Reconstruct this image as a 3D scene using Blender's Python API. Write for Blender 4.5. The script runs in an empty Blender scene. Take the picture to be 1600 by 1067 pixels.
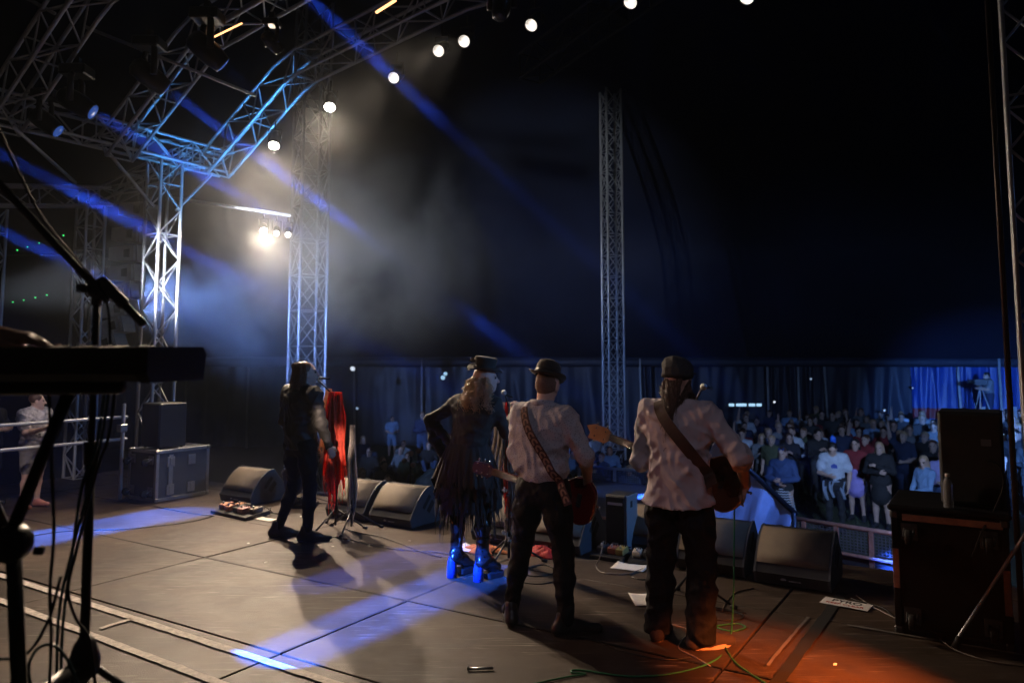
import bpy, math, random
import numpy as np
from mathutils import Vector, Matrix, Euler

random.seed(7); np.random.seed(7)
R = math.radians
scene = bpy.context.scene
COL = scene.collection

# ------------------------------------------------------------------ camera
FPX = 1200.0            # focal length in pixels of a 1600 px wide frame
EYE = 1.85              # the camera stands on the stage, z = 0 is the stage floor
PITCH = math.atan(105 / FPX)
CX, CY = 800.0, 455.0   # optical axis in the 1600x1067 frame
cam_d = bpy.data.cameras.new('camera')
cam = bpy.data.objects.new('camera', cam_d); COL.objects.link(cam)
cam.location = (0, 0, EYE); cam.rotation_euler = (math.pi / 2 + PITCH, 0, 0)
cam_d.sensor_width = 36; cam_d.lens = 36 * FPX / 1600
cam_d.shift_y = (CY - 533.5) / 1600
cam_d.clip_start = 0.05; cam_d.clip_end = 400
cam_d.dof.use_dof = True; cam_d.dof.focus_distance = 5.6; cam_d.dof.aperture_fstop = 2.0
scene.camera = cam

# ------------------------------------------------------------------ world: deep dusk outside the tent
world = bpy.data.worlds.new('World'); scene.world = world; world.use_nodes = True
wn = world.node_tree
sky = wn.nodes.new('ShaderNodeTexSky'); sky.sky_type = 'NISHITA'; sky.sun_disc = False
sky.sun_elevation = R(-4); sky.sun_rotation = R(200)
wn.links.new(sky.outputs[0], wn.nodes['Background'].inputs[0])
wn.nodes['Background'].inputs[1].default_value = 0.1

vs = scene.view_settings
vs.view_transform = 'Standard'; vs.look = 'None'; vs.gamma = 1; vs.exposure = 0.0
try: vs.use_curve_mapping = False
except Exception: pass
cy = scene.cycles
cy.use_denoising = True
cy.max_bounces = 4; cy.diffuse_bounces = 1; cy.glossy_bounces = 2; cy.transmission_bounces = 4
cy.volume_bounces = 0; cy.transparent_max_bounces = 8
cy.volume_step_rate = 5.0; cy.volume_max_steps = 20; cy.use_light_tree = False
cy.sample_clamp_indirect = 3.0; cy.sample_clamp_direct = 0
cy.caustics_reflective = False; cy.caustics_refractive = False

# ------------------------------------------------------------------ coordinates
YAW = R(32)             # stage axes: U along the stage front, V towards the audience
UD = Vector((math.cos(YAW), -math.sin(YAW), 0)); VD = Vector((math.sin(YAW), math.cos(YAW), 0))
RZ = -YAW               # z rotation that turns local +y into V
def S(u, v, z=0.0): return UD * u + VD * v + Vector((0, 0, z))
def UV(p): return p.dot(UD), p.dot(VD)
def ray(px, py):
    a = (px - CX) / FPX; b = -(py - CY) / FPX
    return Vector((a, math.cos(PITCH) - b * math.sin(PITCH), math.sin(PITCH) + b * math.cos(PITCH)))
def P(px, py, Y):
    d = ray(px, py); return d * (Y / d.y) + Vector((0, 0, EYE))
def F(px, py, z=0.0):
    d = ray(px, py); return d * ((z - EYE) / d.z) + Vector((0, 0, EYE))
GZ = -1.6               # grass level

# ------------------------------------------------------------------ materials
MATS = {}
def mat(name, col, rough=0.6, metal=0.0, var=0.0, vscale=8.0, bump=0.0, bscale=60.0, emit=None, estr=0.0,
        spec=0.5, trans=0.0, sheen=0.0, coat=0.0, alpha=1.0, sss=0.0):
    if name in MATS: return MATS[name]
    m = bpy.data.materials.new(name); m.use_nodes = True; nt = m.node_tree
    b = nt.nodes['Principled BSDF']; L = nt.links.new
    b.inputs['Base Color'].default_value = (*col, 1); b.inputs['Roughness'].default_value = rough
    b.inputs['Metallic'].default_value = metal; b.inputs['Specular IOR Level'].default_value = spec
    b.inputs['Transmission Weight'].default_value = trans; b.inputs['Coat Weight'].default_value = coat
    b.inputs['Sheen Weight'].default_value = sheen; b.inputs['Alpha'].default_value = alpha
    if sss: b.inputs['Subsurface Weight'].default_value = sss; b.inputs['Subsurface Radius'].default_value = (.01, .004, .002)
    if emit: b.inputs['Emission Color'].default_value = (*emit, 1); b.inputs['Emission Strength'].default_value = estr
    if var or bump:
        tc = nt.nodes.new('ShaderNodeTexCoord')
    if var:
        n = nt.nodes.new('ShaderNodeTexNoise'); n.inputs['Scale'].default_value = vscale; n.inputs['Detail'].default_value = 6
        n.inputs['Roughness'].default_value = 0.65
        L(tc.outputs['Object'], n.inputs['Vector'])
        r = nt.nodes.new('ShaderNodeValToRGB')
        r.color_ramp.elements[0].position = 0.3; r.color_ramp.elements[1].position = 0.72
        r.color_ramp.elements[0].color = (*[c * (1 - var) for c in col], 1)
        r.color_ramp.elements[1].color = (*[min(1, c * (1 + var)) for c in col], 1)
        L(n.outputs['Fac'], r.inputs['Fac']); L(r.outputs['Color'], b.inputs['Base Color'])
        mr = nt.nodes.new('ShaderNodeMapRange'); mr.inputs['To Min'].default_value = max(0.05, rough - .12); mr.inputs['To Max'].default_value = min(1, rough + .12)
        L(n.outputs['Fac'], mr.inputs['Value']); L(mr.outputs[0], b.inputs['Roughness'])
    if bump:
        n2 = nt.nodes.new('ShaderNodeTexNoise'); n2.inputs['Scale'].default_value = bscale; n2.inputs['Detail'].default_value = 4
        bp = nt.nodes.new('ShaderNodeBump'); bp.inputs['Strength'].default_value = bump; bp.inputs['Distance'].default_value = 0.01
        L(tc.outputs['Object'], n2.inputs['Vector']); L(n2.outputs['Fac'], bp.inputs['Height']); L(bp.outputs['Normal'], b.inputs['Normal'])
    MATS[name] = m
    return m

ALU = mat('truss_aluminium', (.5, .53, .57), .42, .5, .15, 6, .1, 90)
STEEL = mat('galvanised_steel', (.42, .43, .45), .4, .8, .2, 12, .1, 60)
BLACKM = mat('black_powder_coat', (.018, .018, .02), .45, 0, .3, 20, .08, 200)
BLACKP = mat('black_plastic', (.015, .015, .016), .35, 0, .2, 30, .05, 300)
RUBBER = mat('black_rubber', (.012, .012, .012), .7, 0, .2, 30)
CABLE = mat('cable_black', (.012, .013, .014), .5)
CABLEG = mat('cable_green', (.02, .16, .055), .45)
CABLEB = mat('cable_teal', (.012, .05, .06), .45)
PAPER = mat('paper_white', (.75, .73, .70), .8, 0, .08, 15)
LENS = mat('lamp_lens_lit', (.9, .9, .9), .3, emit=(1.0, .9, .78), estr=9)
LENSHOT = mat('lamp_lens_hot', (.9, .9, .9), .3, emit=(1.0, .93, .82), estr=60)
LENSB = mat('lamp_lens_blue', (.3, .5, .9), .3, emit=(.15, .4, 1.0), estr=6)
GREENLED = mat('green_led', (.02, .2, .03), .4, emit=(.05, 1, .2), estr=1.6)

# ------------------------------------------------------------------ helpers: tagging
def tag(o, label=None, cat=None, group=None, kind=None):
    if label: o['label'] = label
    if cat: o['category'] = cat
    if group: o['group'] = group
    if kind: o['kind'] = kind
    return o
def empty(name, loc=(0, 0, 0), rz=0.0, label=None, cat=None, group=None, rot=None):
    o = bpy.data.objects.new(name, None); COL.objects.link(o); o.location = loc
    o.rotation_euler = rot if rot else (0, 0, rz); o.empty_display_size = .1
    return tag(o, label, cat, group)
def copy_tree(o, parent=None):
    c = o.copy(); COL.objects.link(c); c.parent = parent
    if parent is not None: c.matrix_parent_inverse = o.matrix_parent_inverse.copy()
    for ch in o.children: copy_tree(ch, c)
    return c

# ------------------------------------------------------------------ helpers: mesh builder
class MB:
    def __init__(s): s.v = []; s.f = []; s.m = []; s.sm = []
    def add(s, vs_, fs, mi=0, smooth=False):
        o = len(s.v); s.v += [tuple(v) for v in vs_]
        for f in fs: s.f.append([i + o for i in f]); s.m.append(mi); s.sm.append(smooth)
        return s
    def box(s, c, h, rot=None, mi=0, bev=0.0):
        """box of half sizes h about c, edges bevelled by bev"""
        cx, cy_, cz = c; hx, hy, hz = h
        M = Matrix.Identity(3) if rot is None else (rot.to_3x3() if isinstance(rot, Matrix) else Euler(rot).to_matrix())
        if bev <= 0:
            vs_ = [Vector((x, y, z)) for x in (-hx, hx) for y in (-hy, hy) for z in (-hz, hz)]
            fs = [(0, 1, 3, 2), (4, 6, 7, 5), (0, 4, 5, 1), (2, 3, 7, 6), (0, 2, 6, 4), (1, 5, 7, 3)]
        else:
            vs_ = []; idx = {}
            for i, sx in enumerate((-1, 1)):
                for j, sy in enumerate((-1, 1)):
                    for k, sz in enumerate((-1, 1)):
                        for a in range(3):
                            h2 = [hx - bev, hy - bev, hz - bev]; h2[a] = (hx, hy, hz)[a]
                            idx[(i, j, k, a)] = len(vs_); vs_.append(Vector((sx * h2[0], sy * h2[1], sz * h2[2])))
            fs = []
            g = lambda i, j, k, a: idx[(i, j, k, a)]
            for t in (0, 1):
                q = [g(t, 0, 0, 0), g(t, 1, 0, 0), g(t, 1, 1, 0), g(t, 0, 1, 0)]; fs.append(q if t else q[::-1])
                q = [g(0, t, 0, 1), g(0, t, 1, 1), g(1, t, 1, 1), g(1, t, 0, 1)]; fs.append(q if t else q[::-1])
                q = [g(0, 0, t, 2), g(1, 0, t, 2), g(1, 1, t, 2), g(0, 1, t, 2)]; fs.append(q if t else q[::-1])
            for a_ in (0, 1):
                for b_ in (0, 1):
                    fs.append([g(a_, b_, 0, 0), g(a_, b_, 1, 0), g(a_, b_, 1, 1), g(a_, b_, 0, 1)])
                    fs.append([g(a_, 0, b_, 0), g(a_, 1, b_, 0), g(a_, 1, b_, 2), g(a_, 0, b_, 2)])
                    fs.append([g(0, a_, b_, 1), g(1, a_, b_, 1), g(1, a_, b_, 2), g(0, a_, b_, 2)])
            for i in (0, 1):
                for j in (0, 1):
                    for k in (0, 1): fs.append([g(i, j, k, 0), g(i, j, k, 1), g(i, j, k, 2)])
        return s.add([M @ v + Vector(c) for v in vs_], fs, mi)
    def tube(s, pts, r, n=8, mi=0, cap=True, flat=1.0, closed=False):
        pts = [Vector(p) for p in pts]; k = len(pts)
        rr = r if hasattr(r, '__len__') else [r] * k
        vs_ = []; up = None
        for i, p in enumerate(pts):
            if closed: t = pts[(i + 1) % k] - pts[i - 1]
            else: t = pts[min(i + 1, k - 1)] - pts[max(i - 1, 0)]
            if t.length < 1e-9: t = Vector((0, 0, 1))
            t.normalize()
            if up is None:
                up = Vector((0, 0, 1)) if abs(t.z) < .9 else Vector((1, 0, 0))
            a = t.cross(up)
            if a.length < 1e-6: a = t.orthogonal()
            a.normalize(); b = a.cross(t).normalized(); up = b
            for j in range(n):
                an = 2 * math.pi * j / n
                vs_.append(p + (a * math.cos(an) + b * math.sin(an) * flat) * rr[i])
        fs = [(i * n + j, i * n + (j + 1) % n, (i + 1) * n + (j + 1) % n, (i + 1) * n + j) for i in range(k - 1) for j in range(n)]
        if closed: fs += [((k - 1) * n + j, (k - 1) * n + (j + 1) % n, (j + 1) % n, j) for j in range(n)]
        elif cap: s.add([], []); fs = fs + [tuple(range(n))[::-1], tuple((k - 1) * n + j for j in range(n))]
        return s.add(vs_, fs, mi, True)
    def lathe(s, prof, c=(0, 0, 0), n=20, mi=0, axis=None, smooth=True):
        """profile of (radius, height) turned round an axis through c"""
        M = Matrix.Identity(3) if axis is None else Vector((0, 0, 1)).rotation_difference(Vector(axis)).to_matrix()
        vs_ = []
        for (r, h) in prof:
            for j in range(n):
                a = 2 * math.pi * j / n; vs_.append(M @ Vector((r * math.cos(a), r * math.sin(a), h)) + Vector(c))
        k = len(prof)
        fs = [(i * n + j, i * n + (j + 1) % n, (i + 1) * n + (j + 1) % n, (i + 1) * n + j) for i in range(k - 1) for j in range(n)]
        fs += [tuple(range(n))[::-1], tuple((k - 1) * n + j for j in range(n))]
        return s.add(vs_, fs, mi, smooth)
    def prism(s, poly, x0, x1, mi=0, M=None):
        """polygon of (y,z) points extruded along x"""
        M = M or Matrix.Identity(4); n = len(poly)
        vs_ = [M @ Vector((x0, y, z)) for y, z in poly] + [M @ Vector((x1, y, z)) for y, z in poly]
        fs = [(i, (i + 1) % n, n + (i + 1) % n, n + i) for i in range(n)] + [tuple(range(n))[::-1], tuple(range(n, 2 * n))]
        return s.add(vs_, fs, mi)
    def grid(s, fn, nu, nv, mi=0, smooth=True):
        vs_ = [fn(i / nu, j / nv) for i in range(nu + 1) for j in range(nv + 1)]
        fs = [(i * (nv + 1) + j, (i + 1) * (nv + 1) + j, (i + 1) * (nv + 1) + j + 1, i * (nv + 1) + j + 1) for i in range(nu) for j in range(nv)]
        return s.add(vs_, fs, mi, smooth)
    def mesh(s, name, mats):
        me = bpy.data.meshes.new(name); me.from_pydata(s.v, [], s.f)
        for m in (mats if isinstance(mats, (list, tuple)) else [mats]): me.materials.append(m)
        me.polygons.foreach_set('material_index', s.m); me.polygons.foreach_set('use_smooth', s.sm)
        me.update()
        return me
    def build(s, name, mats, parent=None, loc=None, rz=None):
        o = bpy.data.objects.new(name, s.mesh(name, mats)); COL.objects.link(o)
        if parent is not None: o.parent = parent
        if loc is not None: o.location = loc
        if rz is not None: o.rotation_euler = (0, 0, rz)
        return o
def solidify(o, t):
    m = o.modifiers.new('thickness', 'SOLIDIFY'); m.thickness = t; m.offset = 0
    return o
def obj(name, me, parent=None, loc=None, rot=None, scale=None):
    o = bpy.data.objects.new(name, me); COL.objects.link(o)
    if parent is not None: o.parent = parent
    if loc is not None: o.location = loc
    if rot is not None: o.rotation_euler = rot
    if scale is not None: o.scale = scale
    return o
def spline(pts, n=8):
    """Catmull-Rom through pts"""
    p = [Vector(q) for q in pts]; p = [p[0] * 2 - p[1]] + p + [p[-1] * 2 - p[-2]]; out = []
    for i in range(1, len(p) - 2):
        for k in range(n):
            t = k / n
            out.append(0.5 * ((2 * p[i]) + (-p[i - 1] + p[i + 1]) * t + (2 * p[i - 1] - 5 * p[i] + 4 * p[i + 1] - p[i + 2]) * t * t + (-p[i - 1] + 3 * p[i] - 3 * p[i + 1] + p[i + 2]) * t ** 3))
    out.append(p[-2]); return out
def spot(parent_pos, target, power, col, angle, blend=0.3, size=0.05, name='spot_beam', parent=None):
    d = bpy.data.lights.new(name, 'SPOT'); d.energy = power; d.color = col; d.spot_size = R(angle); d.spot_blend = blend
    d.shadow_soft_size = size
    o = bpy.data.objects.new(name, d); COL.objects.link(o)
    a = Vector(parent_pos); t = Vector(target)
    o.location = a; o.rotation_euler = (t - a).to_track_quat('-Z', 'Y').to_euler()
    return o

def beam(loc, target, power, col, diam, spread, name='beam_light'):
    """collimated beam: a small disc light with a narrow spread"""
    d = bpy.data.lights.new(name, 'AREA'); d.shape = 'DISK'; d.size = diam; d.energy = power; d.color = col; d.spread = R(spread)
    o = bpy.data.objects.new(name, d); COL.objects.link(o); a = Vector(loc); t = Vector(target)
    o.location = a; o.rotation_euler = (t - a).to_track_quat('-Z', 'Y').to_euler(); return o
# ================================================================== SDF figures
def smin(a, b, k):
    h = np.clip(k - np.abs(a - b), 0, None) / k
    return np.minimum(a, b) - h * h * k * 0.25
def prim_bounds(p):
    if p['t'] == 'c':
        r = max(p['ra'], p['rb']) * max(1.0, p.get('sqf', 1.0)); a = np.array(p['a']); b = np.array(p['b'])
        return np.minimum(a, b) - r, np.maximum(a, b) + r
    r = max(p['r']) if p['t'] == 'e' else float(np.linalg.norm(p['r'])) + .01
    c = np.array(p['c']); return c - r, c + r
def prim_dist(p, X):
    if p['t'] == 'c':
        a = np.array(p['a'], np.float32); b = np.array(p['b'], np.float32)
        if p.get('sqn') is not None:
            n = np.array(p['sqn'], np.float32); n = n / np.linalg.norm(n); f = p['sqf']
            w = ((X - a) @ n)[..., None] * n; X = X + w * (1 / f - 1)
            w = ((b - a) @ n) * n; b = b + w * (1 / f - 1)
        ab = b - a; L = float(ab @ ab) + 1e-9
        t = np.clip(((X - a) @ ab) / L, 0, 1)
        d = np.linalg.norm(X - a - t[..., None] * ab, axis=-1) - (p['ra'] + (p['rb'] - p['ra']) * t)
        return d * min(1.0, p.get('sqf', 1.0))
    q = X - np.array(p['c'], np.float32)
    if p.get('rot') is not None: q = q @ np.array(p['rot'], np.float32)
    r = np.array(p['r'], np.float32)
    if p['t'] == 'e':
        k0 = np.linalg.norm(q / r, axis=-1); k1 = np.linalg.norm(q / (r * r), axis=-1) + 1e-6
        return k0 * (k0 - 1) / k1
    rd = p.get('rd', .01); q2 = np.abs(q) - r + rd
    return np.linalg.norm(np.clip(q2, 0, None), axis=-1) + np.minimum(q2.max(-1), 0) - rd
def cap(a, b, ra, rb=None, m=0, k=.03, sqn=None, sqf=1.0):
    return dict(t='c', a=tuple(a), b=tuple(b), ra=ra, rb=ra if rb is None else rb, m=m, k=k, sqn=sqn, sqf=sqf)
def ell(c, r, m=0, k=.03, rot=None):
    return dict(t='e', c=tuple(c), r=tuple(r), m=m, k=k, rot=None if rot is None else np.array(Euler(rot).to_matrix()))
def rbox(c, r, m=0, k=.02, rot=None, rd=.01):
    return dict(t='b', c=tuple(c), r=tuple(r), m=m, k=k, rd=rd, rot=None if rot is None else np.array(Euler(rot).to_matrix()))
def sdf_eval(prims, X):
    X = np.asarray(X, np.float32); D = None
    for p in prims:
        d = prim_dist(p, X); D = d if D is None else smin(D, d, p['k'])
    return D
def sdf_mesh(prims, res, cuts=(), folds=None, name='figure'):
    """surface-nets skin of smoothly united tapered capsules and ellipsoids; cuts: (point, normal) half spaces removed; folds: {mat: amplitude}"""
    lo = np.min([prim_bounds(p)[0] for p in prims], 0) - 3 * res; hi = np.max([prim_bounds(p)[1] for p in prims], 0) + 3 * res
    n = np.ceil((hi - lo) / res).astype(int) + 1
    ax = [lo[i] + res * np.arange(n[i]) for i in range(3)]
    D = np.full(n, .5, np.float32); M = np.zeros(n, np.int8); B = np.full(n, .5, np.float32)
    for p in prims:
        a, b = prim_bounds(p); pad = p['k'] + 3 * res
        i0 = np.maximum(np.floor((a - pad - lo) / res).astype(int), 0); i1 = np.minimum(np.ceil((b + pad - lo) / res).astype(int) + 1, n)
        sl = tuple(slice(i0[i], i1[i]) for i in range(3))
        X = np.stack(np.meshgrid(*[ax[i][i0[i]:i1[i]] for i in range(3)], indexing='ij'), -1).astype(np.float32)
        d = prim_dist(p, X).astype(np.float32)
        w = d < B[sl]; M[sl] = np.where(w, p['m'], M[sl]); B[sl] = np.where(w, d, B[sl])
        D[sl] = smin(D[sl], d, p['k'])
    if folds:
        w = np.abs(D) < .05
        ii = np.argwhere(w); X = ii * res + lo
        x, y, z = X.T
        amp = np.zeros(128, np.float32)
        for k_, v_ in folds.items(): amp[k_] = v_
        rg = lambda a, p=4: (.5 + .5 * np.cos(2 * a)) ** (p * .85)
        wx = x + .03 * np.sin(14 * z + 5 * y) + .015 * np.sin(31 * z - 12 * x); wz = z + .035 * np.sin(11 * x + 7 * y) + .012 * np.sin(37 * x)
        msk = .5 + .5 * np.sin(7 * z + 5 * x + 2 * np.sin(6 * x)); msk2 = .5 + .5 * np.sin(9 * x - 6 * z + 4 * y + 1.3)
        f = -(rg(16 * wx + 13 * wz + 6 * y) * .9 * msk + rg(13 * wx - 19 * wz + 9 * y + 1) * .8 * msk2 + rg(30 * wz - 12 * wx + 14 * y + .5, 3) * .55 * (1 - msk * .6) + rg(47 * wx + 22 * wz - 20 * y, 3) * .3) + .45
        f = f + .35 * np.sin(12 * x + 9 * z + 5 * y + 1.7 * np.sin(8 * z))
        D[w] += (amp[M[w]] * f).astype(np.float32)
    if cuts:
        G = np.meshgrid(*ax, indexing='ij')
        for (c, nn) in cuts:
            pl = sum((G[i] - c[i]) * nn[i] for i in range(3))
            D = np.maximum(D, pl.astype(np.float32))
    s = D < 0
    c8 = [s[i:n[0] - 1 + i, j:n[1] - 1 + j, k:n[2] - 1 + k] for i in (0, 1) for j in (0, 1) for k in (0, 1)]
    cnt = sum(c.astype(np.int8) for c in c8); act = (cnt > 0) & (cnt < 8)
    cells = np.argwhere(act); idx = -np.ones(act.shape, np.int32); idx[act] = np.arange(len(cells))
    acc = np.zeros((len(cells), 3)); num = np.zeros(len(cells))
    offs = [(i, j, k) for i in (0, 1) for j in (0, 1) for k in (0, 1)]
    for a in offs:
        for axis in range(3):
            if a[axis]: continue
            b = list(a); b[axis] = 1
            da = D[cells[:, 0] + a[0], cells[:, 1] + a[1], cells[:, 2] + a[2]]; db = D[cells[:, 0] + b[0], cells[:, 1] + b[1], cells[:, 2] + b[2]]
            w = (da < 0) != (db < 0); t = np.zeros(len(cells)); t[w] = da[w] / (da[w] - db[w])
            pt = np.tile(np.array(a, float), (len(cells), 1)); pt[:, axis] = t
            acc[w] += pt[w]; num[w] += 1
    V = (cells + acc / num[:, None]) * res + lo
    mv = M[cells[:, 0], cells[:, 1], cells[:, 2]]
    faces = []; fm = []
    for axis in range(3):
        o1, o2 = (axis + 1) % 3, (axis + 2) % 3
        sl0 = [slice(None)] * 3; sl1 = [slice(None)] * 3
        sl0[axis] = slice(0, -1); sl1[axis] = slice(1, None)
        ch = np.argwhere(s[tuple(sl0)] != s[tuple(sl1)])
        ch = ch[(ch[:, o1] > 0) & (ch[:, o2] > 0)]
        if not len(ch): continue
        q = []
        for (d1, d2) in ((0, 0), (1, 0), (1, 1), (0, 1)):
            c = ch.copy(); c[:, o1] -= d1; c[:, o2] -= d2
            q.append(idx[c[:, 0], c[:, 1], c[:, 2]])
        q = np.stack(q, 1); inside = s[ch[:, 0], ch[:, 1], ch[:, 2]]
        q[~inside] = q[~inside][:, ::-1]
        q = q[(q >= 0).all(1)]
        faces.append(q)
    Fq = np.concatenate(faces)
    me = bpy.data.meshes.new(name)
    me.vertices.add(len(V)); me.vertices.foreach_set('co', V.astype(np.float32).ravel())
    me.loops.add(len(Fq) * 4); me.loops.foreach_set('vertex_index', Fq.astype(np.int32).ravel())
    me.polygons.add(len(Fq)); me.polygons.foreach_set('loop_start', (np.arange(len(Fq)) * 4).astype(np.int32))
    me.polygons.foreach_set('material_index', mv[Fq[:, 0]].astype(np.int32))
    me.polygons.foreach_set('use_smooth', np.ones(len(Fq), bool))
    me.update(calc_edges=True); me.validate()
    return me

V3 = lambda *a: np.array(a, float)
def joints(**kw):
    """standing skeleton 1.75 m tall, facing +y, right hand on +x"""
    j = dict(pelvis=V3(0, 0, .97), waist=V3(0, .0, 1.10), chest=V3(0, .0, 1.29), neck=V3(0, -.015, 1.47), head=V3(0, .015, 1.635))
    for s_, n_ in ((-1, 'L'), (1, 'R')):
        j['sh' + n_] = V3(s_ * .185, -.01, 1.42); j['el' + n_] = V3(s_ * .235, -.04, 1.14); j['wr' + n_] = V3(s_ * .245, .04, .90)
        j['hip' + n_] = V3(s_ * .095, 0, .92); j['kn' + n_] = V3(s_ * .11, .02, .50); j['an' + n_] = V3(s_ * .12, -.02, .09)
        j['toe' + n_] = V3(s_ * .15, .17, .03)
    for k_, v_ in kw.items(): j[k_] = np.array(v_, float)
    return j
def head_prims(c, yaw=0, tilt=0, roll=0, m=0, k=.02, face=True, eye=None, lip=None, s=1.0):
    Rm = np.array(Euler((tilt, roll, yaw)).to_matrix()); c = np.array(c)
    w = lambda x, y, z: tuple(c + Rm @ np.array((x, y, z)) * s)
    e = (tilt, roll, yaw)
    out = [ell(w(0, -.012, .03), (.074 * s, .094 * s, .088 * s), m, k, e), ell(w(0, .022, -.035), (.060 * s, .072 * s, .082 * s), m, .04, e),
           ell(w(0, .05, -.088), (.034 * s, .03 * s, .028 * s), m, .03, e)]
    if face:
        out += [cap(w(0, .082, .018), w(0, .112, -.028), .008 * s, .014 * s, m, .018), ell(w(-.03, .072, .032), (.03 * s, .018 * s, .012 * s), m, .015, e), ell(w(.03, .072, .032), (.03 * s, .018 * s, .012 * s), m, .015, e)]
        if lip is not None: out += [ell(w(0, .084, -.064), (.024 * s, .012 * s, .008 * s), lip, .006, e)]
        if eye is not None: out += [ell(w(sx * .032, .08, .012), (.015 * s, .011 * s, .008 * s), eye, .004, e) for sx in (-1, 1)]
    out += [ell(w(sx * .078, -.01, -.005), (.011 * s, .022 * s, .033 * s), m, .01, e) for sx in (-1, 1)]
    return out
def hand_prims(wr, d, nrm, side, m=0, curl=.5, s=1.0):
    """palm, four fingers of different length and a thumb off the side of the palm"""
    wr = np.array(wr, float); d = np.array(d, float); d /= np.linalg.norm(d); nrm = np.array(nrm, float); nrm -= d * (nrm @ d); nrm /= np.linalg.norm(nrm)
    sd = np.cross(d, nrm) * side            # towards the thumb
    out = [cap(wr, wr + d * .03 * s, .024 * s, .026 * s, m, .02)]
    pc = wr + d * .055 * s
    for q in (-1.4, -.45, .45, 1.4):
        out.append(cap(wr + d * .02 * s + sd * q * .009 * s, wr + d * .088 * s + sd * q * .018 * s, .014 * s, .0125 * s, m, .018))
    ln = (.062, .078, .085, .078)
    for i, q in enumerate((-1.5, -.5, .5, 1.5)):
        p0 = wr + d * (.088 - .004 * abs(q)) * s + sd * q * .019 * s; a = 0
        for seg in range(3):
            a += curl * (.5, .8, .6)[seg]
            L = ln[i] * (.45, .32, .23)[seg] * s
            p1 = p0 + (d * math.cos(a) + nrm * math.sin(a)) * L
            out.append(cap(p0, p1, (.0098, .0088, .0078)[seg] * s, (.0088, .0078, .0068)[seg] * s, m, .004)); p0 = p1
    t0 = wr + d * .028 * s + sd * .022 * s; t1 = t0 + (d * .6 + sd * .75 + nrm * .3) * .036 * s; t2 = t1 + (d * .85 + sd * .25 + nrm * .4 * curl) * .032 * s; t3 = t2 + (d * .95 + nrm * .5 * curl) * .022 * s
    out += [cap(t0, t1, .015 * s, .0115 * s, m, .016), cap(t1, t2, .0112 * s, .0098 * s, m, .004), cap(t2, t3, .0096 * s, .0076 * s, m, .004)]
    return out
def limb(a, b, ra, rm, rb, m, k=.03, bulge=.35, off=(0, 0, 0)):
    a = np.array(a); b = np.array(b); c = a + (b - a) * bulge + np.array(off)
    return [cap(a, c, ra, rm, m, k), cap(c, b, rm, rb, m, k)]
def trunk(j, w=1.0, d=1.0, m=0, k=.08, grow=0.0, belly=0.0):
    g = grow
    fwd = (0, 1, 0)
    pe, wa, ch, ne = j['pelvis'], j['waist'], j['chest'], j['neck']
    return [cap(pe + V3(-.06, 0, -.02) * w, pe + V3(.06, 0, -.02) * w, .118 * w + g, .118 * w + g, m, k, fwd, .95 * d),
            cap(pe, wa, .135 * w + g, .13 * w + g, m, k, fwd, .78 * d), cap(wa, ch, .13 * w + g, .15 * w + g, m, k, fwd, .76 * d),
            cap(ch + V3(-.055, 0, .0) * w, ch + V3(.055, 0, .0) * w, .125 * w + g, .125 * w + g, m, k, fwd, .86 * d),
            cap(j['shL'] * .72 + ne * .28 + V3(0, 0, -.03), j['shR'] * .72 + ne * .28 + V3(0, 0, -.03), .078 + g, .078 + g, m, k),
            cap(j['shL'], j['neck'] + V3(0, 0, .0), .055 + g, .05 + g, m, .06), cap(j['shR'], j['neck'] + V3(0, 0, .0), .055 + g, .05 + g, m, .06)] + \
           ([ell(wa + V3(0, .05, .02), (.14, .13, .15), m, .08)] if belly else [])
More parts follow.
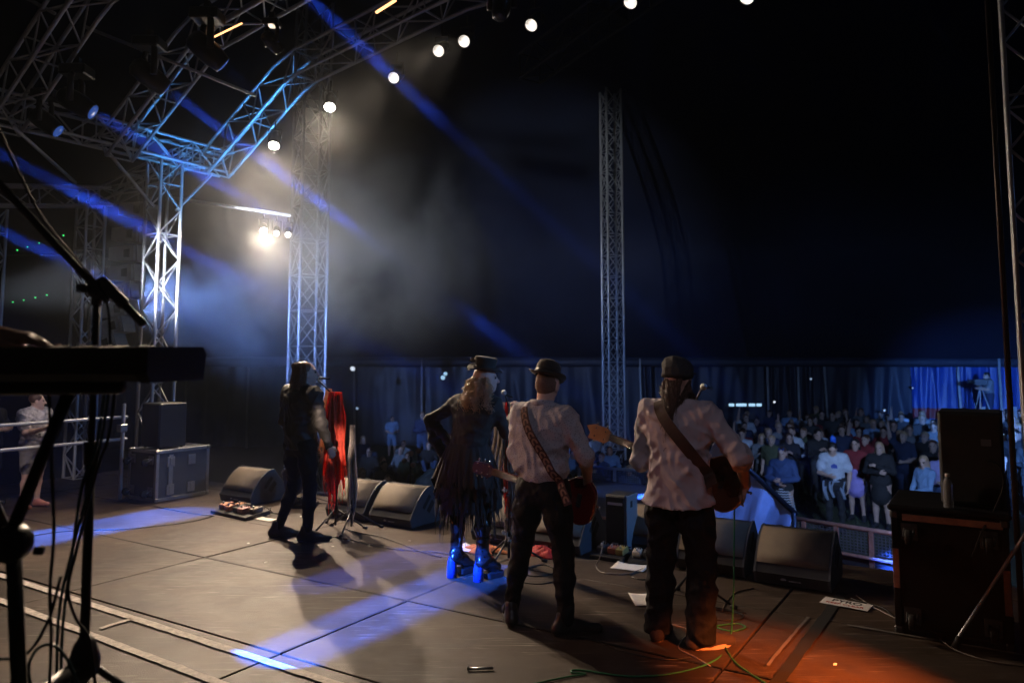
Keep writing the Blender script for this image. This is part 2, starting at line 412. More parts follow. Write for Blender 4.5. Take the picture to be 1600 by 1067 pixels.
def figure(j, mats, g=0.0, sleeve=1.0, w=1.0, d=1.0, shorts=False, skirt=0, shoe=4, hands=True, curl=.5, yaw=0, tilt=0, roll=0, eye=5, lip=0, hair=None, sleeves='long', slim=1.0, handdir=None):
    """clothed one-piece body: materials 0 skin, 1 top, 2 bottom, 3 hair, 4 shoes, 5 dark (eyes), 6 second colour"""
    SK, TOP, BOT, HAIR, SHOE, DARK = 0, 1, 2, 3, 4, 5
    pr = trunk(j, w, d, TOP, .08, g)
    pr[0]['m'] = BOT
    pr += [cap(j['neck'] - V3(0, 0, .03), j['head'] - V3(0, .02, .03), .056, .05, SK, .03)]
    pr += head_prims(j['head'], yaw, tilt, roll, SK, .02, True, DARK, None)
    if hair:
        h = j['head']; Rm = np.array(Euler((tilt, roll, yaw)).to_matrix()); e = (tilt, roll, yaw)
        pr.append(ell(tuple(h + Rm @ V3(0, -.026, .046)), (.086, .096, .088), HAIR, .01, e))
        if hair == 'long':
            pr += [ell(tuple(h + Rm @ V3(0, -.06, -.04)), (.085, .06, .12), HAIR, .03, e), cap(h + Rm @ V3(-.05, -.05, -.05), h + Rm @ V3(-.085, -.02, -.22), .04, .03, HAIR, .04), cap(h + Rm @ V3(.05, -.05, -.05), h + Rm @ V3(.085, -.02, -.22), .04, .03, HAIR, .04)]
    for n_, sd in (('L', -1), ('R', 1)):
        sh, el, wr = j['sh' + n_], j['el' + n_], j['wr' + n_]
        us, fs = (TOP, TOP) if sleeves == 'long' else ((TOP, SK) if sleeves == 'short' else (SK, SK))
        pr += limb(sh, el, .062 * slim + g, .052 * slim + g, .042 * slim + (g if us else 0), us, .03)
        if sleeves == 'short': mid = sh + (el - sh) * .62; pr[-1] = cap(mid, el, .05 * slim, .04 * slim, SK, .01); pr[-2] = cap(sh, mid, .062 * slim + g + .006, .056 * slim + g + .01, TOP, .03)
        pr += limb(el, wr, .042 * slim + (g if fs else 0), .043 * slim + (g if fs else 0), .028 * slim + (g * .8 if fs else 0), fs, .025, .3)
        if hands:
            dd = wr - el
            hd = (handdir or {}).get(n_)
            pr += hand_prims(wr, dd if hd is None else hd[0], V3(-sd, .2, 0) if hd is None else hd[1], sd if hd is None else hd[2], SK, curl)
        hp, kn, an, toe = j['hip' + n_], j['kn' + n_], j['an' + n_], j['toe' + n_]
        if shorts or skirt:
            mid = hp + (kn - hp) * .75
            pr += [cap(hp, mid, .095 * slim, .075 * slim, SK if skirt else BOT, .04), cap(mid, kn, .066 * slim, .054 * slim, SK, .01)]
            if shorts: pr += [cap(hp, mid, .1 * slim, .095 * slim, BOT, .04)]
            pr += limb(kn, an, .054 * slim, .056 * slim, .034 * slim, SK, .03, .3, (0, -.012, 0))
        else:
            pr += limb(hp, kn, .098 * slim, .085 * slim, .062 * slim, BOT, .05, .4) + limb(kn, an, .062 * slim, .064 * slim, .046 * slim, BOT, .04, .35, (0, -.01, 0))
        hl = an + V3(0, -.035, -.045)
        pr += [cap(hl, toe + V3(0, 0, .012), .04, .036, SHOE, .03), cap(an, an + (toe - an) * .5 + V3(0, 0, .0), .04, .04, SHOE, .03)]
    if skirt:
        pr += [cap(j['pelvis'] + V3(0, 0, .06), j['pelvis'] + V3(0, 0, .06 - skirt), .13, .2, 6, .04)]
    return pr
def strands(guides, count, spread, r0=.0035, wav=.012, wl=.09, n=12, seed=1):
    """many thin tapered tubes that follow guide curves"""
    rnd = random.Random(seed); mb = MB()
    gs = [spline(g, 6) for g in guides]
    for i in range(count):
        g = gs[i % len(gs)]; L = len(g)
        off = Vector((rnd.gauss(0, spread), rnd.gauss(0, spread), rnd.gauss(0, spread * .5))); ph = rnd.random() * 6.28; ph2 = rnd.random() * 6.28
        end = rnd.uniform(.65, 1.0); fz = rnd.uniform(.6, 1.5)
        pts = []; rad = []
        for q in range(n):
            t = q / (n - 1) * end; x = t * (L - 1); a = int(x); b = min(a + 1, L - 1); p = g[a].lerp(g[b], x - a)
            s_ = x * .02 * 6.28 / wl
            k_ = wav * fz * min(1, t * 3)
            pts.append(p + off * (.35 + t) + Vector((math.cos(s_ + ph), math.sin(s_ + ph2), math.sin(s_ * .7 + ph))) * k_); rad.append(r0 * (1 - .7 * q / (n - 1)))
        mb.tube(pts, rad, 4, 0, False)
    return mb
# ================================================================== setting
def ground_material():
    m = bpy.data.materials.new('festival_grass'); m.use_nodes = True; nt = m.node_tree; b = nt.nodes['Principled BSDF']; L = nt.links.new
    tc = nt.nodes.new('ShaderNodeTexCoord'); n = nt.nodes.new('ShaderNodeTexNoise'); n.inputs['Scale'].default_value = 3; n.inputs['Detail'].default_value = 9
    r = nt.nodes.new('ShaderNodeValToRGB'); r.color_ramp.elements[0].color = (.018, .022, .01, 1); r.color_ramp.elements[1].color = (.06, .075, .03, 1)
    L(tc.outputs['Object'], n.inputs['Vector']); L(n.outputs['Fac'], r.inputs['Fac']); L(r.outputs['Color'], b.inputs['Base Color']); b.inputs['Roughness'].default_value = .9
    n2 = nt.nodes.new('ShaderNodeTexNoise'); n2.inputs['Scale'].default_value = 40; n2.inputs['Detail'].default_value = 5
    bp = nt.nodes.new('ShaderNodeBump'); bp.inputs['Strength'].default_value = .8; bp.inputs['Distance'].default_value = .05
    L(tc.outputs['Object'], n2.inputs['Vector']); L(n2.outputs['Fac'], bp.inputs['Height']); L(bp.outputs[0], b.inputs['Normal'])
    return m
g = MB(); g.add([(-70, -40, GZ), (70, -40, GZ), (70, 70, GZ), (-70, 70, GZ)], [(0, 1, 2, 3)])
tag(g.build('ground', ground_material()), 'trampled dark grass ground in front of the stage', None, None, 'structure')
# tufts of grass near the barrier: one mass
gb = MB(); rg = random.Random(3)
for i in range(5200):
    x = rg.uniform(2.5, 15); y = rg.uniform(11.5, 26)
    h = rg.uniform(.04, .11); a = rg.uniform(0, 3.14); dx, dy = math.cos(a) * .012, math.sin(a) * .012; lx, ly = rg.gauss(0, .03), rg.gauss(0, .03)
    gb.add([(x - dx, y - dy, GZ), (x + dx, y + dy, GZ), (x + lx, y + ly, GZ + h)], [(0, 1, 2)])
tag(gb.build('grass', mat('grass_blades', (.05, .075, .025), .8, 0, .4, 2)), 'short trodden grass between the standing spectators', 'grass', None, 'stuff')

# ---- stage deck: 2.44 x 1.22 m sheets with open joints
def deck_material():
    m = bpy.data.materials.new('stage_deck_plywood'); m.use_nodes = True; nt = m.node_tree; b = nt.nodes['Principled BSDF']; L = nt.links.new
    tc = nt.nodes.new('ShaderNodeTexCoord'); gm = nt.nodes.new('ShaderNodeNewGeometry')
    def noise(sc, det, vec=None, rough=.6):
        n = nt.nodes.new('ShaderNodeTexNoise'); n.inputs['Scale'].default_value = sc; n.inputs['Detail'].default_value = det; n.inputs['Roughness'].default_value = rough
        L(vec or gm.outputs['Position'], n.inputs['Vector']); return n
    oi = nt.nodes.new('ShaderNodeObjectInfo')
    base = nt.nodes.new('ShaderNodeValToRGB'); base.color_ramp.elements[0].position = .40; base.color_ramp.elements[1].position = .62
    base.color_ramp.elements[0].color = (.026, .016, .010, 1); base.color_ramp.elements[1].color = (.078, .051, .034, 1)
    L(noise(1.3, 10).outputs['Fac'], base.inputs['Fac'])
    # each sheet a little lighter or darker
    hsv = nt.nodes.new('ShaderNodeHueSaturation'); mr = nt.nodes.new('ShaderNodeMapRange'); mr.inputs['To Min'].default_value = .8; mr.inputs['To Max'].default_value = 1.15
    L(oi.outputs['Random'], mr.inputs['Value']); L(mr.outputs[0], hsv.inputs['Value']); L(base.outputs['Color'], hsv.inputs['Color'])
    # long thin scuffs: stretched noise in two directions
    acc = None
    for rot, sx, th in ((.5, 45, .64), (-.35, 60, .66), (1.2, 70, .68), (.9, 30, .69)):
        mp = nt.nodes.new('ShaderNodeMapping'); mp.inputs['Rotation'].default_value = (0, 0, rot); mp.inputs['Scale'].default_value = (2.4, sx, 1)
        L(gm.outputs['Position'], mp.inputs['Vector'])
        n = noise(1.0, 3, mp.outputs[0], .5); n.inputs['Distortion'].default_value = .9
        st = nt.nodes.new('ShaderNodeMapRange'); st.inputs['From Min'].default_value = th - .02; st.inputs['From Max'].default_value = th + .05
        L(n.outputs['Fac'], st.inputs['Value'])
        if acc is None: acc = st.outputs[0]
        else:
            mx = nt.nodes.new('ShaderNodeMath'); mx.operation = 'MAXIMUM'; L(acc, mx.inputs[0]); L(st.outputs[0], mx.inputs[1]); acc = mx.outputs[0]
    sp = noise(55, 2); st = nt.nodes.new('ShaderNodeMapRange'); st.inputs['From Min'].default_value = .73; st.inputs['From Max'].default_value = .78
    L(sp.outputs['Fac'], st.inputs['Value']); mx = nt.nodes.new('ShaderNodeMath'); mx.operation = 'MAXIMUM'; L(acc, mx.inputs[0]); L(st.outputs[0], mx.inputs[1])
    patch = noise(.9, 3); pm = nt.nodes.new('ShaderNodeMapRange'); pm.inputs['From Min'].default_value = .36; pm.inputs['From Max'].default_value = .6; L(patch.outputs['Fac'], pm.inputs['Value'])
    mul = nt.nodes.new('ShaderNodeMath'); mul.operation = 'MULTIPLY'; L(mx.outputs[0], mul.inputs[0]); L(pm.outputs[0], mul.inputs[1])
    mul2 = nt.nodes.new('ShaderNodeMath'); mul2.operation = 'MULTIPLY'; L(mul.outputs[0], mul2.inputs[0]); mul2.inputs[1].default_value = .6
    mix = nt.nodes.new('ShaderNodeMix'); mix.data_type = 'RGBA'; L(mul2.outputs[0], mix.inputs['Factor']); L(hsv.outputs['Color'], mix.inputs['A']); mix.inputs['B'].default_value = (.30, .26, .22, 1)
    # dark stains
    sn = noise(2.6, 6); sm = nt.nodes.new('ShaderNodeMapRange'); sm.inputs['From Min'].default_value = .5; sm.inputs['From Max'].default_value = .68; sm.inputs['To Max'].default_value = .75
    L(sn.outputs['Fac'], sm.inputs['Value'])
    mix2 = nt.nodes.new('ShaderNodeMix'); mix2.data_type = 'RGBA'; L(sm.outputs[0], mix2.inputs['Factor']); L(mix.outputs['Result'], mix2.inputs['A']); mix2.inputs['B'].default_value = (.03, .022, .018, 1)
    L(mix2.outputs['Result'], b.inputs['Base Color'])
    rr = nt.nodes.new('ShaderNodeMapRange'); rr.inputs['To Min'].default_value = .38; rr.inputs['To Max'].default_value = .66; L(noise(4, 7).outputs['Fac'], rr.inputs['Value']); L(rr.outputs[0], b.inputs['Roughness'])
    bp = nt.nodes.new('ShaderNodeBump'); bp.inputs['Strength'].default_value = .5; bp.inputs['Distance'].default_value = .006
    L(noise(140, 4).outputs['Fac'], bp.inputs['Height']); L(bp.outputs[0], b.inputs['Normal']); b.inputs['Specular IOR Level'].default_value = .4
    return m
DECK = deck_material()
U0, V0 = -3.9, 4.72
sub = MB()
M4 = Matrix.Rotation(RZ, 4, 'Z')
u0s, u1s, v0s, v1s = U0 - 2.44 * 3.5, U0 + 2.44 * 3, V0 - 1.24 * 6, V0 + 1.24 * 2.35
c = S((u0s + u1s) / 2, (v0s + v1s) / 2, -.41)
sub.box(c, ((u1s - u0s) / 2, (v1s - v0s) / 2, .37), M4)
floor = sub.build('stage_floor', mat('stage_substructure', (.012, .011, .010), .7, 0, .3, 5))
tag(floor, 'dark brown scuffed plywood stage deck on a black riser', None, None, 'structure')
panel_me = None
rp = random.Random(5)
for i in range(-4, 3):
    for k in range(-6, 3):
        ua, ub = U0 + 2.44 * i, U0 + 2.44 * (i + 1); va, vb = V0 + 1.24 * k, V0 + 1.24 * (k + 1)
        ua = max(ua, u0s); vb = min(vb, v1s)
        gu = .006 if i != 0 else .009
        pm = MB(); pm.box((0, 0, -.02), ((ub - ua) / 2 - gu, (vb - va) / 2 - .006, .02), None, 0, .004)
        o = pm.build('deck_panel', DECK, floor)
        o.location = S((ua + ub) / 2, (va + vb) / 2, rp.uniform(-.003, .003)); o.rotation_euler = (rp.gauss(0, .0006), rp.gauss(0, .0006), RZ)
# the wide open joint with a worn metal edge on the right
TAPE = mat('gaffer_tape_white', (.56, .51, .47), .7, 0, .4, 22, .3, 90)
def tape(a, b, w, name='floor_tape', m=TAPE, z=.0075):
    a = Vector(a); b = Vector(b); d = (b - a); L_ = d.length; d.normalize(); nn = Vector((-d.y, d.x, 0)); rt = random.Random(int(L_ * 1000))
    mb = MB(); n = max(6, int(L_ / .08)); vs_ = []
    for i in range(n + 1):
        p = a + d * L_ * i / n; j1, j2 = rt.gauss(0, .0022), rt.gauss(0, .0022)
        vs_ += [p + nn * (w / 2 + j1) + Vector((0, 0, z)), p - nn * (w / 2 + j2) + Vector((0, 0, z))]
    mb.add(vs_, [(2 * i, 2 * i + 1, 2 * i + 3, 2 * i + 2) for i in range(n)])
    o = mb.build(name, m, floor); return o
tape(S(-9.5, 3.455), S(-3.0, 3.325), .065)
tape(S(-9.5, 3.16), S(-3.2, 2.965), .06)
tape(S(-5.29, 3.13, 0), S(-5.29, 3.36, 0), .045)
EDGE = mat('worn_joint_metal', (.22, .20, .18), .45, .4, .4, 25)
tape(S(-1.245, 4.9), S(-1.215, 5.95), .02, 'joint_edge_strip', EDGE)
tape(S(-.95, 5.92), S(2.2, 5.92), .03, 'joint_edge_strip', EDGE)
DARKT = mat('joint_gap_dark', (.006, .006, .006), .75)  # dark strips laid on the deck stand in for the open gaps
tape(S(-1.16, 3.2), S(-1.10, 6.7), .075, 'joint_gap_strip', DARKT, .0065)
tape(S(-9.9, 4.72), S(1.5, 4.72), .018, 'joint_gap_strip', DARKT, .0062)
tape(S(-3.9, 3.5), S(-3.9, 6.6), .02, 'joint_gap_strip', DARKT, .0062)

# ---- tent: wall bays, poles and roof
def fabric(name, col, rough=.65, trans=.0):
    return mat(name, col, rough, 0, .25, 1.2, .35, 7)
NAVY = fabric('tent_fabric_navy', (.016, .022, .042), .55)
HAZEF = fabric('tent_fabric_haze_tint', (.11, .125, .16), .55)  # left bays: grey of the smoke before them put into the fabric colour
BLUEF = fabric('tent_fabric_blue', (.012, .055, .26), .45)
REDF = fabric('tent_fabric_red', (.22, .012, .015), .5)
tent = empty('festival_tent', (0, 30, GZ), 0, 'large round navy circus tent with hanging side walls and white poles', 'tent')
WY = 31.0
def wall_pt(px): # plan of the side wall: a wide shallow arc
    a = (px - 800) / FPX
    Y = WY - 3.5 * a * a * 1.4
    return Vector((a * Y, Y, 0))
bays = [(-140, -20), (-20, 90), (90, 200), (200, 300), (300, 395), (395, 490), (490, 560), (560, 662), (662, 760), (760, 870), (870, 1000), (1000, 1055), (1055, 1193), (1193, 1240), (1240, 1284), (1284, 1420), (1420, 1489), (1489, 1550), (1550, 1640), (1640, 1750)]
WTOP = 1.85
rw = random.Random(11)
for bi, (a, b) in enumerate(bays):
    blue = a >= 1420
    m0 = BLUEF if blue else (HAZEF if b <= 760 else NAVY)
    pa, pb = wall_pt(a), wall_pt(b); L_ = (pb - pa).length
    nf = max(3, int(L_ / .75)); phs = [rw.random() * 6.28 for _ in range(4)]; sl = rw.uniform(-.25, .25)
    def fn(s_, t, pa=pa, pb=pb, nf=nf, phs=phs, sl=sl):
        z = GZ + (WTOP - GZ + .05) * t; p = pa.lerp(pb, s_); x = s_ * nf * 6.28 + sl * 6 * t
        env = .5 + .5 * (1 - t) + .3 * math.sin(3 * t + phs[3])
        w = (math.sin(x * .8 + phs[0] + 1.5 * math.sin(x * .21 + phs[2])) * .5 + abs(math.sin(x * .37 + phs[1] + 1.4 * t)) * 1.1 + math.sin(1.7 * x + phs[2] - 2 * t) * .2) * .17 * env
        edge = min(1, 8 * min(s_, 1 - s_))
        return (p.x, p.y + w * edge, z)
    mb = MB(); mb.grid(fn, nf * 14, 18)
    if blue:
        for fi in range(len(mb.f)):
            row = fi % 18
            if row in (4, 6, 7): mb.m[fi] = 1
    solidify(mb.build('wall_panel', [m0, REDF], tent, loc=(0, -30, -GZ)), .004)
POLEM = mat('tent_pole_paint', (.42, .44, .44), .5, .2, .2, 6)
for px in (300, 395, 560, 662, 760, 1000, 1193, 1240, 1284, 1489, 1550):
    p = wall_pt(px); lean = rw.uniform(-.03, .1)
    mb = MB(); mb.tube([(p.x, p.y - .3, GZ), (p.x - lean, p.y - .3, WTOP)], .045, 8)
    mb.build('side_pole', POLEM, tent, loc=(0, -30, -GZ))
ROOFM = mat('tent_roof_fabric', (.010, .016, .04), .6, 0, .3, .4, .3, 2)
seg = 40
def roof_fn(s_, t):
    a = -math.pi * .02 + math.pi * 1.04 * s_
    r = 34 * (1 - t) + 3 * t
    z = WTOP + (18.5 - WTOP) * (t ** .46) - .5 * math.sin(math.pi * t) * (1 + .5 * math.cos(a * 24))
    rr = r if t > .02 else r * 1.0
    return (rr * math.cos(a) * 1.05, 3 + rr * math.sin(a) * .86, z)
mb = MB(); mb.grid(roof_fn, 72, 20); solidify(mb.build('roof', ROOFM, tent, loc=(0, -30, -GZ)), .01)
mb = MB()
mb.grid(lambda s_, t: tuple(wall_pt(-200 + 2000 * s_) + Vector((0, -.35 - .05 * math.sin(s_ * 300), WTOP - .32 + .34 * t))), 120, 2)
solidify(mb.build('valance', NAVY, tent, loc=(0, -30, -GZ)), .006)

# ---- truss work
def unit_cyl(name, m, n=6):
    mb = MB(); mb.tube([(0, 0, 0), (0, 0, 1)], 1.0, n); return mb.mesh(name, m)
CYL = unit_cyl('tube_aluminium', ALU)
DARKALU = mat('truss_silhouette', (.03, .03, .033), .5, .4, .2, 8); CYLD = unit_cyl('tube_dark', DARKALU)  # dark copy of the truss metal, silhouette shade put into its colour
def rod(name, a, b, r, parent, me=None):
    a = Vector(a); b = Vector(b); d = b - a
    o = bpy.data.objects.new(name, me or CYL); COL.objects.link(o); o.parent = parent
    o.location = a; o.rotation_mode = 'QUATERNION'; o.rotation_quaternion = Vector((0, 0, 1)).rotation_difference(d.normalized()); o.scale = (r, r, d.length)
    return o
def truss(name, path, e1, w, bay, label, cat='truss', group=None, rc=.024, rb=.012, me=None, w2=None, frames=4, cross=False):
    """four-chord lattice along a path; e1 is one cross direction, the other is normal to it and the path"""
    path = [Vector(p) for p in path]; base = path[0].copy(); me = me or CYL
    root = empty(name, base, 0, label, cat, group); e1 = Vector(e1).normalized(); w2 = w2 or w
    L_ = [0]
    for i in range(1, len(path)): L_.append(L_[-1] + (path[i] - path[i - 1]).length)
    nb = max(2, round(L_[-1] / bay))
    def at(s_):
        i = max(j for j in range(len(path) - 1) if L_[j] <= s_ + 1e-6 or j == 0); t = (s_ - L_[i]) / (L_[i + 1] - L_[i])
        return path[i].lerp(path[i + 1], t), i
    nodes = []
    for k in range(nb + 1):
        p, i = at(L_[-1] * k / nb); t = (path[min(i + 1, len(path) - 1)] - path[max(i - 1, 0)] if 0 < i else path[i + 1] - path[i]).normalized()
        e2 = t.cross(e1).normalized()
        nodes.append([p - base + e1 * (sx * w / 2) + e2 * (sy * w2 / 2) for sx, sy in ((-1, -1), (1, -1), (1, 1), (-1, 1))])
    for c_ in range(4):
        if len(path) == 2: rod('chord', nodes[0][c_], nodes[-1][c_], rc, root, me)
        else:
            mb = MB(); mb.tube([n_[c_] for n_ in nodes], rc, 8); mb.build('chord', me.materials[0], root)
    for k in range(nb):
        for c_ in range(4):
            d_ = (c_ + 1) % 4
            a, b = (c_, d_) if (k + c_) % 2 else (d_, c_)
            rod('brace', nodes[k][a], nodes[k + 1][b], rb, root, me)
            if cross: rod('brace', nodes[k][b], nodes[k + 1][a], rb, root, me)
            if k % frames == 0 or k == nb - 1: rod('strut', nodes[k][c_], nodes[k][d_], rb, root, me)
    return root
TW = .30
def arch_z(u): return float(np.interp(u, [-10.05, -8.2, -5.4, .3], [4.70, 5.92, 6.36, 6.36]))
def arch(v, name, label, u0, u1, n=26):
    return truss('arch_truss', [S(u, v, arch_z(u)) for u in sorted([u0, u1] + [q for q in (-8.2, -8.1, -5.5, -5.3) if u0 < q < u1])], VD, .36, .38, label, 'truss', 'arched roof trusses over the stage', .025, .012, frames=3)
arch(7.35, '', 'front arched aluminium roof truss rising from the blue-lit corner, lamps hung under it', -9.95, .3)
arch(4.4, '', 'rear arched roof truss crossing the top left corner, nearest to the camera', -10.05, -5.0, 15)
arch(5.85, '', 'middle arched roof truss with dark moving head lamps hanging from it', -10.05, -5.0, 15)
truss('beam_truss', [S(-10.05, 2.6, 4.87), S(-10.05, 7.65, 4.87)], UD, .33, .36, 'straight side truss beam on top of the column beside the line array', 'truss', None, frames=2)
def column(u, v, top, label, base=0, w=TW, **kw):
    t_ = truss('truss_column', [S(u, v, base), S(u, v, top)], UD, w, .36, label, 'truss', 'upright truss columns beside the stage', frames=5, **kw)
    return t_
column(-10.08, 6.62, 4.7, 'upright truss column rising behind the flight case with the dark speaker', w=.33)
column(-12.2, 6.75, 4.3, 'thinner looking truss column left of the hanging speaker column, in the far wing')
column(-12.75, 5.55, 4.1, 'truss column cut by the left picture edge in the far wing')
rt_ = column(.30, 6.0, 6.4, 'truss column cut by the right picture edge behind the tripod leg', rc=.014, rb=.009)
mb = MB(); mb.tube([S(.075, 5.95, 0), S(.075, 5.95, 6.3)], .018, 10)
tag(mb.build('support_pipe', mat('rusty_dark_pipe', (.05, .035, .03), .4, .5, .3, 8)), 'dark brown steel pipe standing just left of the right edge column', 'pipe')
truss('beam_truss', [S(-12.75, 5.4, 4.28), S(-12.2, 7.0, 4.48)], UD, TW, .36, 'dim short truss beam joining the two far wing columns', 'truss', None, frames=2)
truss('beam_truss', [S(-12.2, 7.0, 4.5), S(-10.2, 7.2, 5.0)], VD, .25, .36, 'dim cross truss from the wing column to the stage corner', 'truss', None, frames=2)
wing = empty('wing_brace_pipes', S(-10.08, 6.6, 4.1), 0, 'two slanting brace pipes between the column top and the side beam', 'pipe')
o_ = wing.location
rod('pipe', S(-10.05, 6.8, 4.0) - o_, S(-10.05, 7.4, 4.68) - o_, .024, wing); rod('pipe', S(-10.05, 6.45, 4.0) - o_, S(-10.05, 5.7, 4.68) - o_, .024, wing)
# long cross pipes near the top left
for (a, b, lb) in (((P(28, -10, 8.6)), P(86, 22, 8.6), 'short bright pipe crossing the top left corner'), (P(132, 42, 8.8), P(400, 150, 9.6), 'long thin pipe running under the arches to the blue-lit truss'), (P(20, 198, 8.4), P(118, 286, 10.6), 'slack dark brace pipe below the side beam at far left')):
    mb = MB(); mb.tube([a, b], .022, 8); tag(mb.build('cross_pipe', ALU), lb, 'pipe', 'loose pipes in the roof')
# king poles of the tent
def mast(x, y, top, w, rot, label):
    e = Vector((math.cos(rot), math.sin(rot), 0))
    return truss('lattice_mast', [(x, y, GZ), (x, y, top)], e, w, w * 1.3, label, 'mast', 'tall lattice masts holding the tent', .042, .015, frames=1, cross=True)
pm_ = P(476, 700, 20.5); mast(pm_.x, pm_.y, 11.6, .74, .62, 'tall hazy lattice mast behind the singer in the smoke')
pm_ = P(960, 700, 24); mast(pm_.x, pm_.y, 10.4, .5, .28, 'slim dark lattice mast above the crowd between the two guitarists')
truss('roof_truss', [P(828, 108, 15), P(1035, -40, 12)], (0, 0, 1), .5, .5, 'truss darkened to a silhouette under the tent roof at the top centre', 'truss', None, .03, .014, CYLD)
# ================================================================== lamps
def par_can(loc, target, hot, label, power, col=(1, .86, .70), angle=34, r=.078, lens=None, blend=.5, group='round white lamps hung under the front arch'):
    loc = Vector(loc); d = (Vector(target) - loc).normalized()
    root = empty('par_can', loc, 0, label, 'stage lamp', group)
    mb = MB(); q = -d
    mb.lathe([(r * 1.08, 0), (r * 1.08, .05), (r, .06), (r, .22), (r * .6, .3), (r * .3, .32)], Vector((0, 0, 0)) + q * .0, 20, 0, q)
    mb.build('housing', BLACKM, root)
    mb = MB(); mb.lathe([(r * .96, 0), (r * .8, .012), (r * .4, .02), (.004, .022)], d * -.004, 20, 0, d); mb.build('lens', lens or (LENSHOT if hot else LENS), root)
    side = d.cross(Vector((0, 0, 1))).normalized(); c_ = q * .12
    mb = MB(); mb.tube([c_ + side * (r + .01), c_ + side * (r + .015) + Vector((0, 0, .16)), c_ - side * (r + .015) + Vector((0, 0, .16)), c_ - side * (r + .01)], .008, 6)
    mb.tube([c_ + Vector((0, 0, .16)), c_ + Vector((0, 0, .3))], .012, 6); mb.build('yoke', BLACKM, root)
    if power:
        s_ = spot(loc + d * .03, target, power, col, angle, blend, r * .8); s_.location = d * .03; s_.parent = root
    return root
V67 = 7.3
def onV(px, py, v):
    d = ray(px, py); t = v / d.dot(VD); return d * t + Vector((0, 0, EYE))
SING = S(-6.16, 5.7); WOM = S(-3.8, 5.46); GUI = S(-2.78, 4.74); BAS = S(-1.81, 4.99)
WARM = (1.0, .76, .54)
par_can(onV(428, 228, V67), S(-6.4, 4.6, .2), True, 'glaring white lamp nearest the blue corner of the front arch', 950, WARM, 96, blend=1.0)
par_can(onV(515, 168, V67), S(-5.0, 4.3, .3), True, 'glaring white lamp in front of the hazy mast', 650, WARM, 96, blend=1.0)
par_can(onV(615, 122, V67), S(-4.6, 1.5, 1.2), False, 'single pale round lamp crossed by the blue beam', 350, WARM, 34)
par_can(onV(685, 80, V67), S(-4.2, 1.4, 1.8), False, 'left one of two pale lamps close together under the arch', 250, WARM, 30)
par_can(onV(725, 65, V67), S(-3.6, 1.2, 1.8), False, 'right one of two pale lamps close together under the arch', 250, WARM, 30)
par_can(onV(830, 40, V67), S(-4.3, 4.5, 3.2), False, 'long black can lamp with pale round face at top centre', 0)
par_can(onV(985, 4, V67), S(-3.5, 3.5, 2.2), False, 'can lamp half cut by the top edge right of centre', 0)
par_can(onV(1167, -4, V67), S(-2.5, 3.5, 2.2), False, 'can lamp barely showing at the top edge, rightmost', 0)
# three small lamps on the low pipe left of the mast
pa, pb = P(272, 310, 12.6), P(455, 337, 12.2)
mb = MB(); mb.tube([pa, pb], .03, 8); tag(mb.build('lamp_pipe', ALU), 'thin horizontal pipe in the smoke carrying three small lamps', 'pipe')
for (px, py, hot, lb, w) in ((412, 361, True, 'brightest and leftmost of the three small lamps under the thin pipe', 1350), (432, 365, False, 'middle one of the three small lamps under the thin pipe', 0), (450, 367, False, 'rightmost of the three small lamps under the thin pipe, beside the mast', 0)):
    par_can(P(px, py, 12.2), S(-4.6, 4.0, .2), hot, lb, w, WARM, 120, .055, None, 1.0, 'small lamps on the thin pipe')
def moving_head(loc, target, label, power, col, angle, lit=True, blend=.25, sc=1.0, slit=None):
    loc = Vector(loc); d = (Vector(target) - loc).normalized()
    root = empty('moving_head', loc, 0, label, 'stage lamp', 'moving head lamps under the arches')
    mb = MB(); mb.box((0, 0, .36 * sc), (.15 * sc, .13 * sc, .06 * sc), None, 0, .015); mb.box((0, 0, .47 * sc), (.03, .03, .05)); mb.build('base', BLACKP, root)
    side = d.cross(Vector((0, 0, 1))).normalized()
    mb = MB()
    for q in (-1, 1): mb.tube([side * q * .1 * sc + Vector((0, 0, .32 * sc)), side * q * .165 * sc + Vector((0, 0, .26 * sc)), side * q * .165 * sc + Vector((0, 0, -.03))], [.03 * sc, .035 * sc, .04 * sc], 8)
    mb.build('yoke', BLACKP, root)
    mb = MB(); mb.lathe([(.06 * sc, -.2 * sc), (.11 * sc, -.16 * sc), (.125 * sc, -.02 * sc), (.12 * sc, .1 * sc), (.1 * sc, .2 * sc), (.095 * sc, .22 * sc)], (0, 0, 0), 18, 0, d); mb.build('head', BLACKP, root)
    mb = MB(); mb.lathe([(.088 * sc, 0), (.05 * sc, .012), (.003, .016)], d * .221 * sc, 18, 0, d); mb.build('lens', mat('lamp_lens_dim', (.05, .08, .2), .15, emit=(.1, .25, 1), estr=.25) if lit else mat('lamp_lens_off', (.05, .06, .08), .1), root)
    if power:
        s_ = spot((0, 0, 0), d, power, col, angle, blend, .004 if slit else .02); s_.location = d * .26 * sc; s_.parent = root
    if slit:        # two shutter blades leave a straight-edged band of light along V
        nn = d.cross(VD).normalized(); al = nn.cross(d).normalized()
        for q in (-1, 1):
            mb = MB(); c_ = d * (.26 * sc + .4) + nn * q * (slit / 2 + .08); mb.add([c_ + nn * i * .08 + al * j * .12 + d * k * .001 for k in (-1, 1) for i, j in ((-1, -1), (1, -1), (1, 1), (-1, 1))], [(0, 1, 2, 3), (7, 6, 5, 4), (0, 4, 5, 1), (1, 5, 6, 2), (2, 6, 7, 3), (3, 7, 4, 0)]); mb.build('shutter_blade', BLACKM, root)
    return root
BLUE = (.03, .12, 1.0)
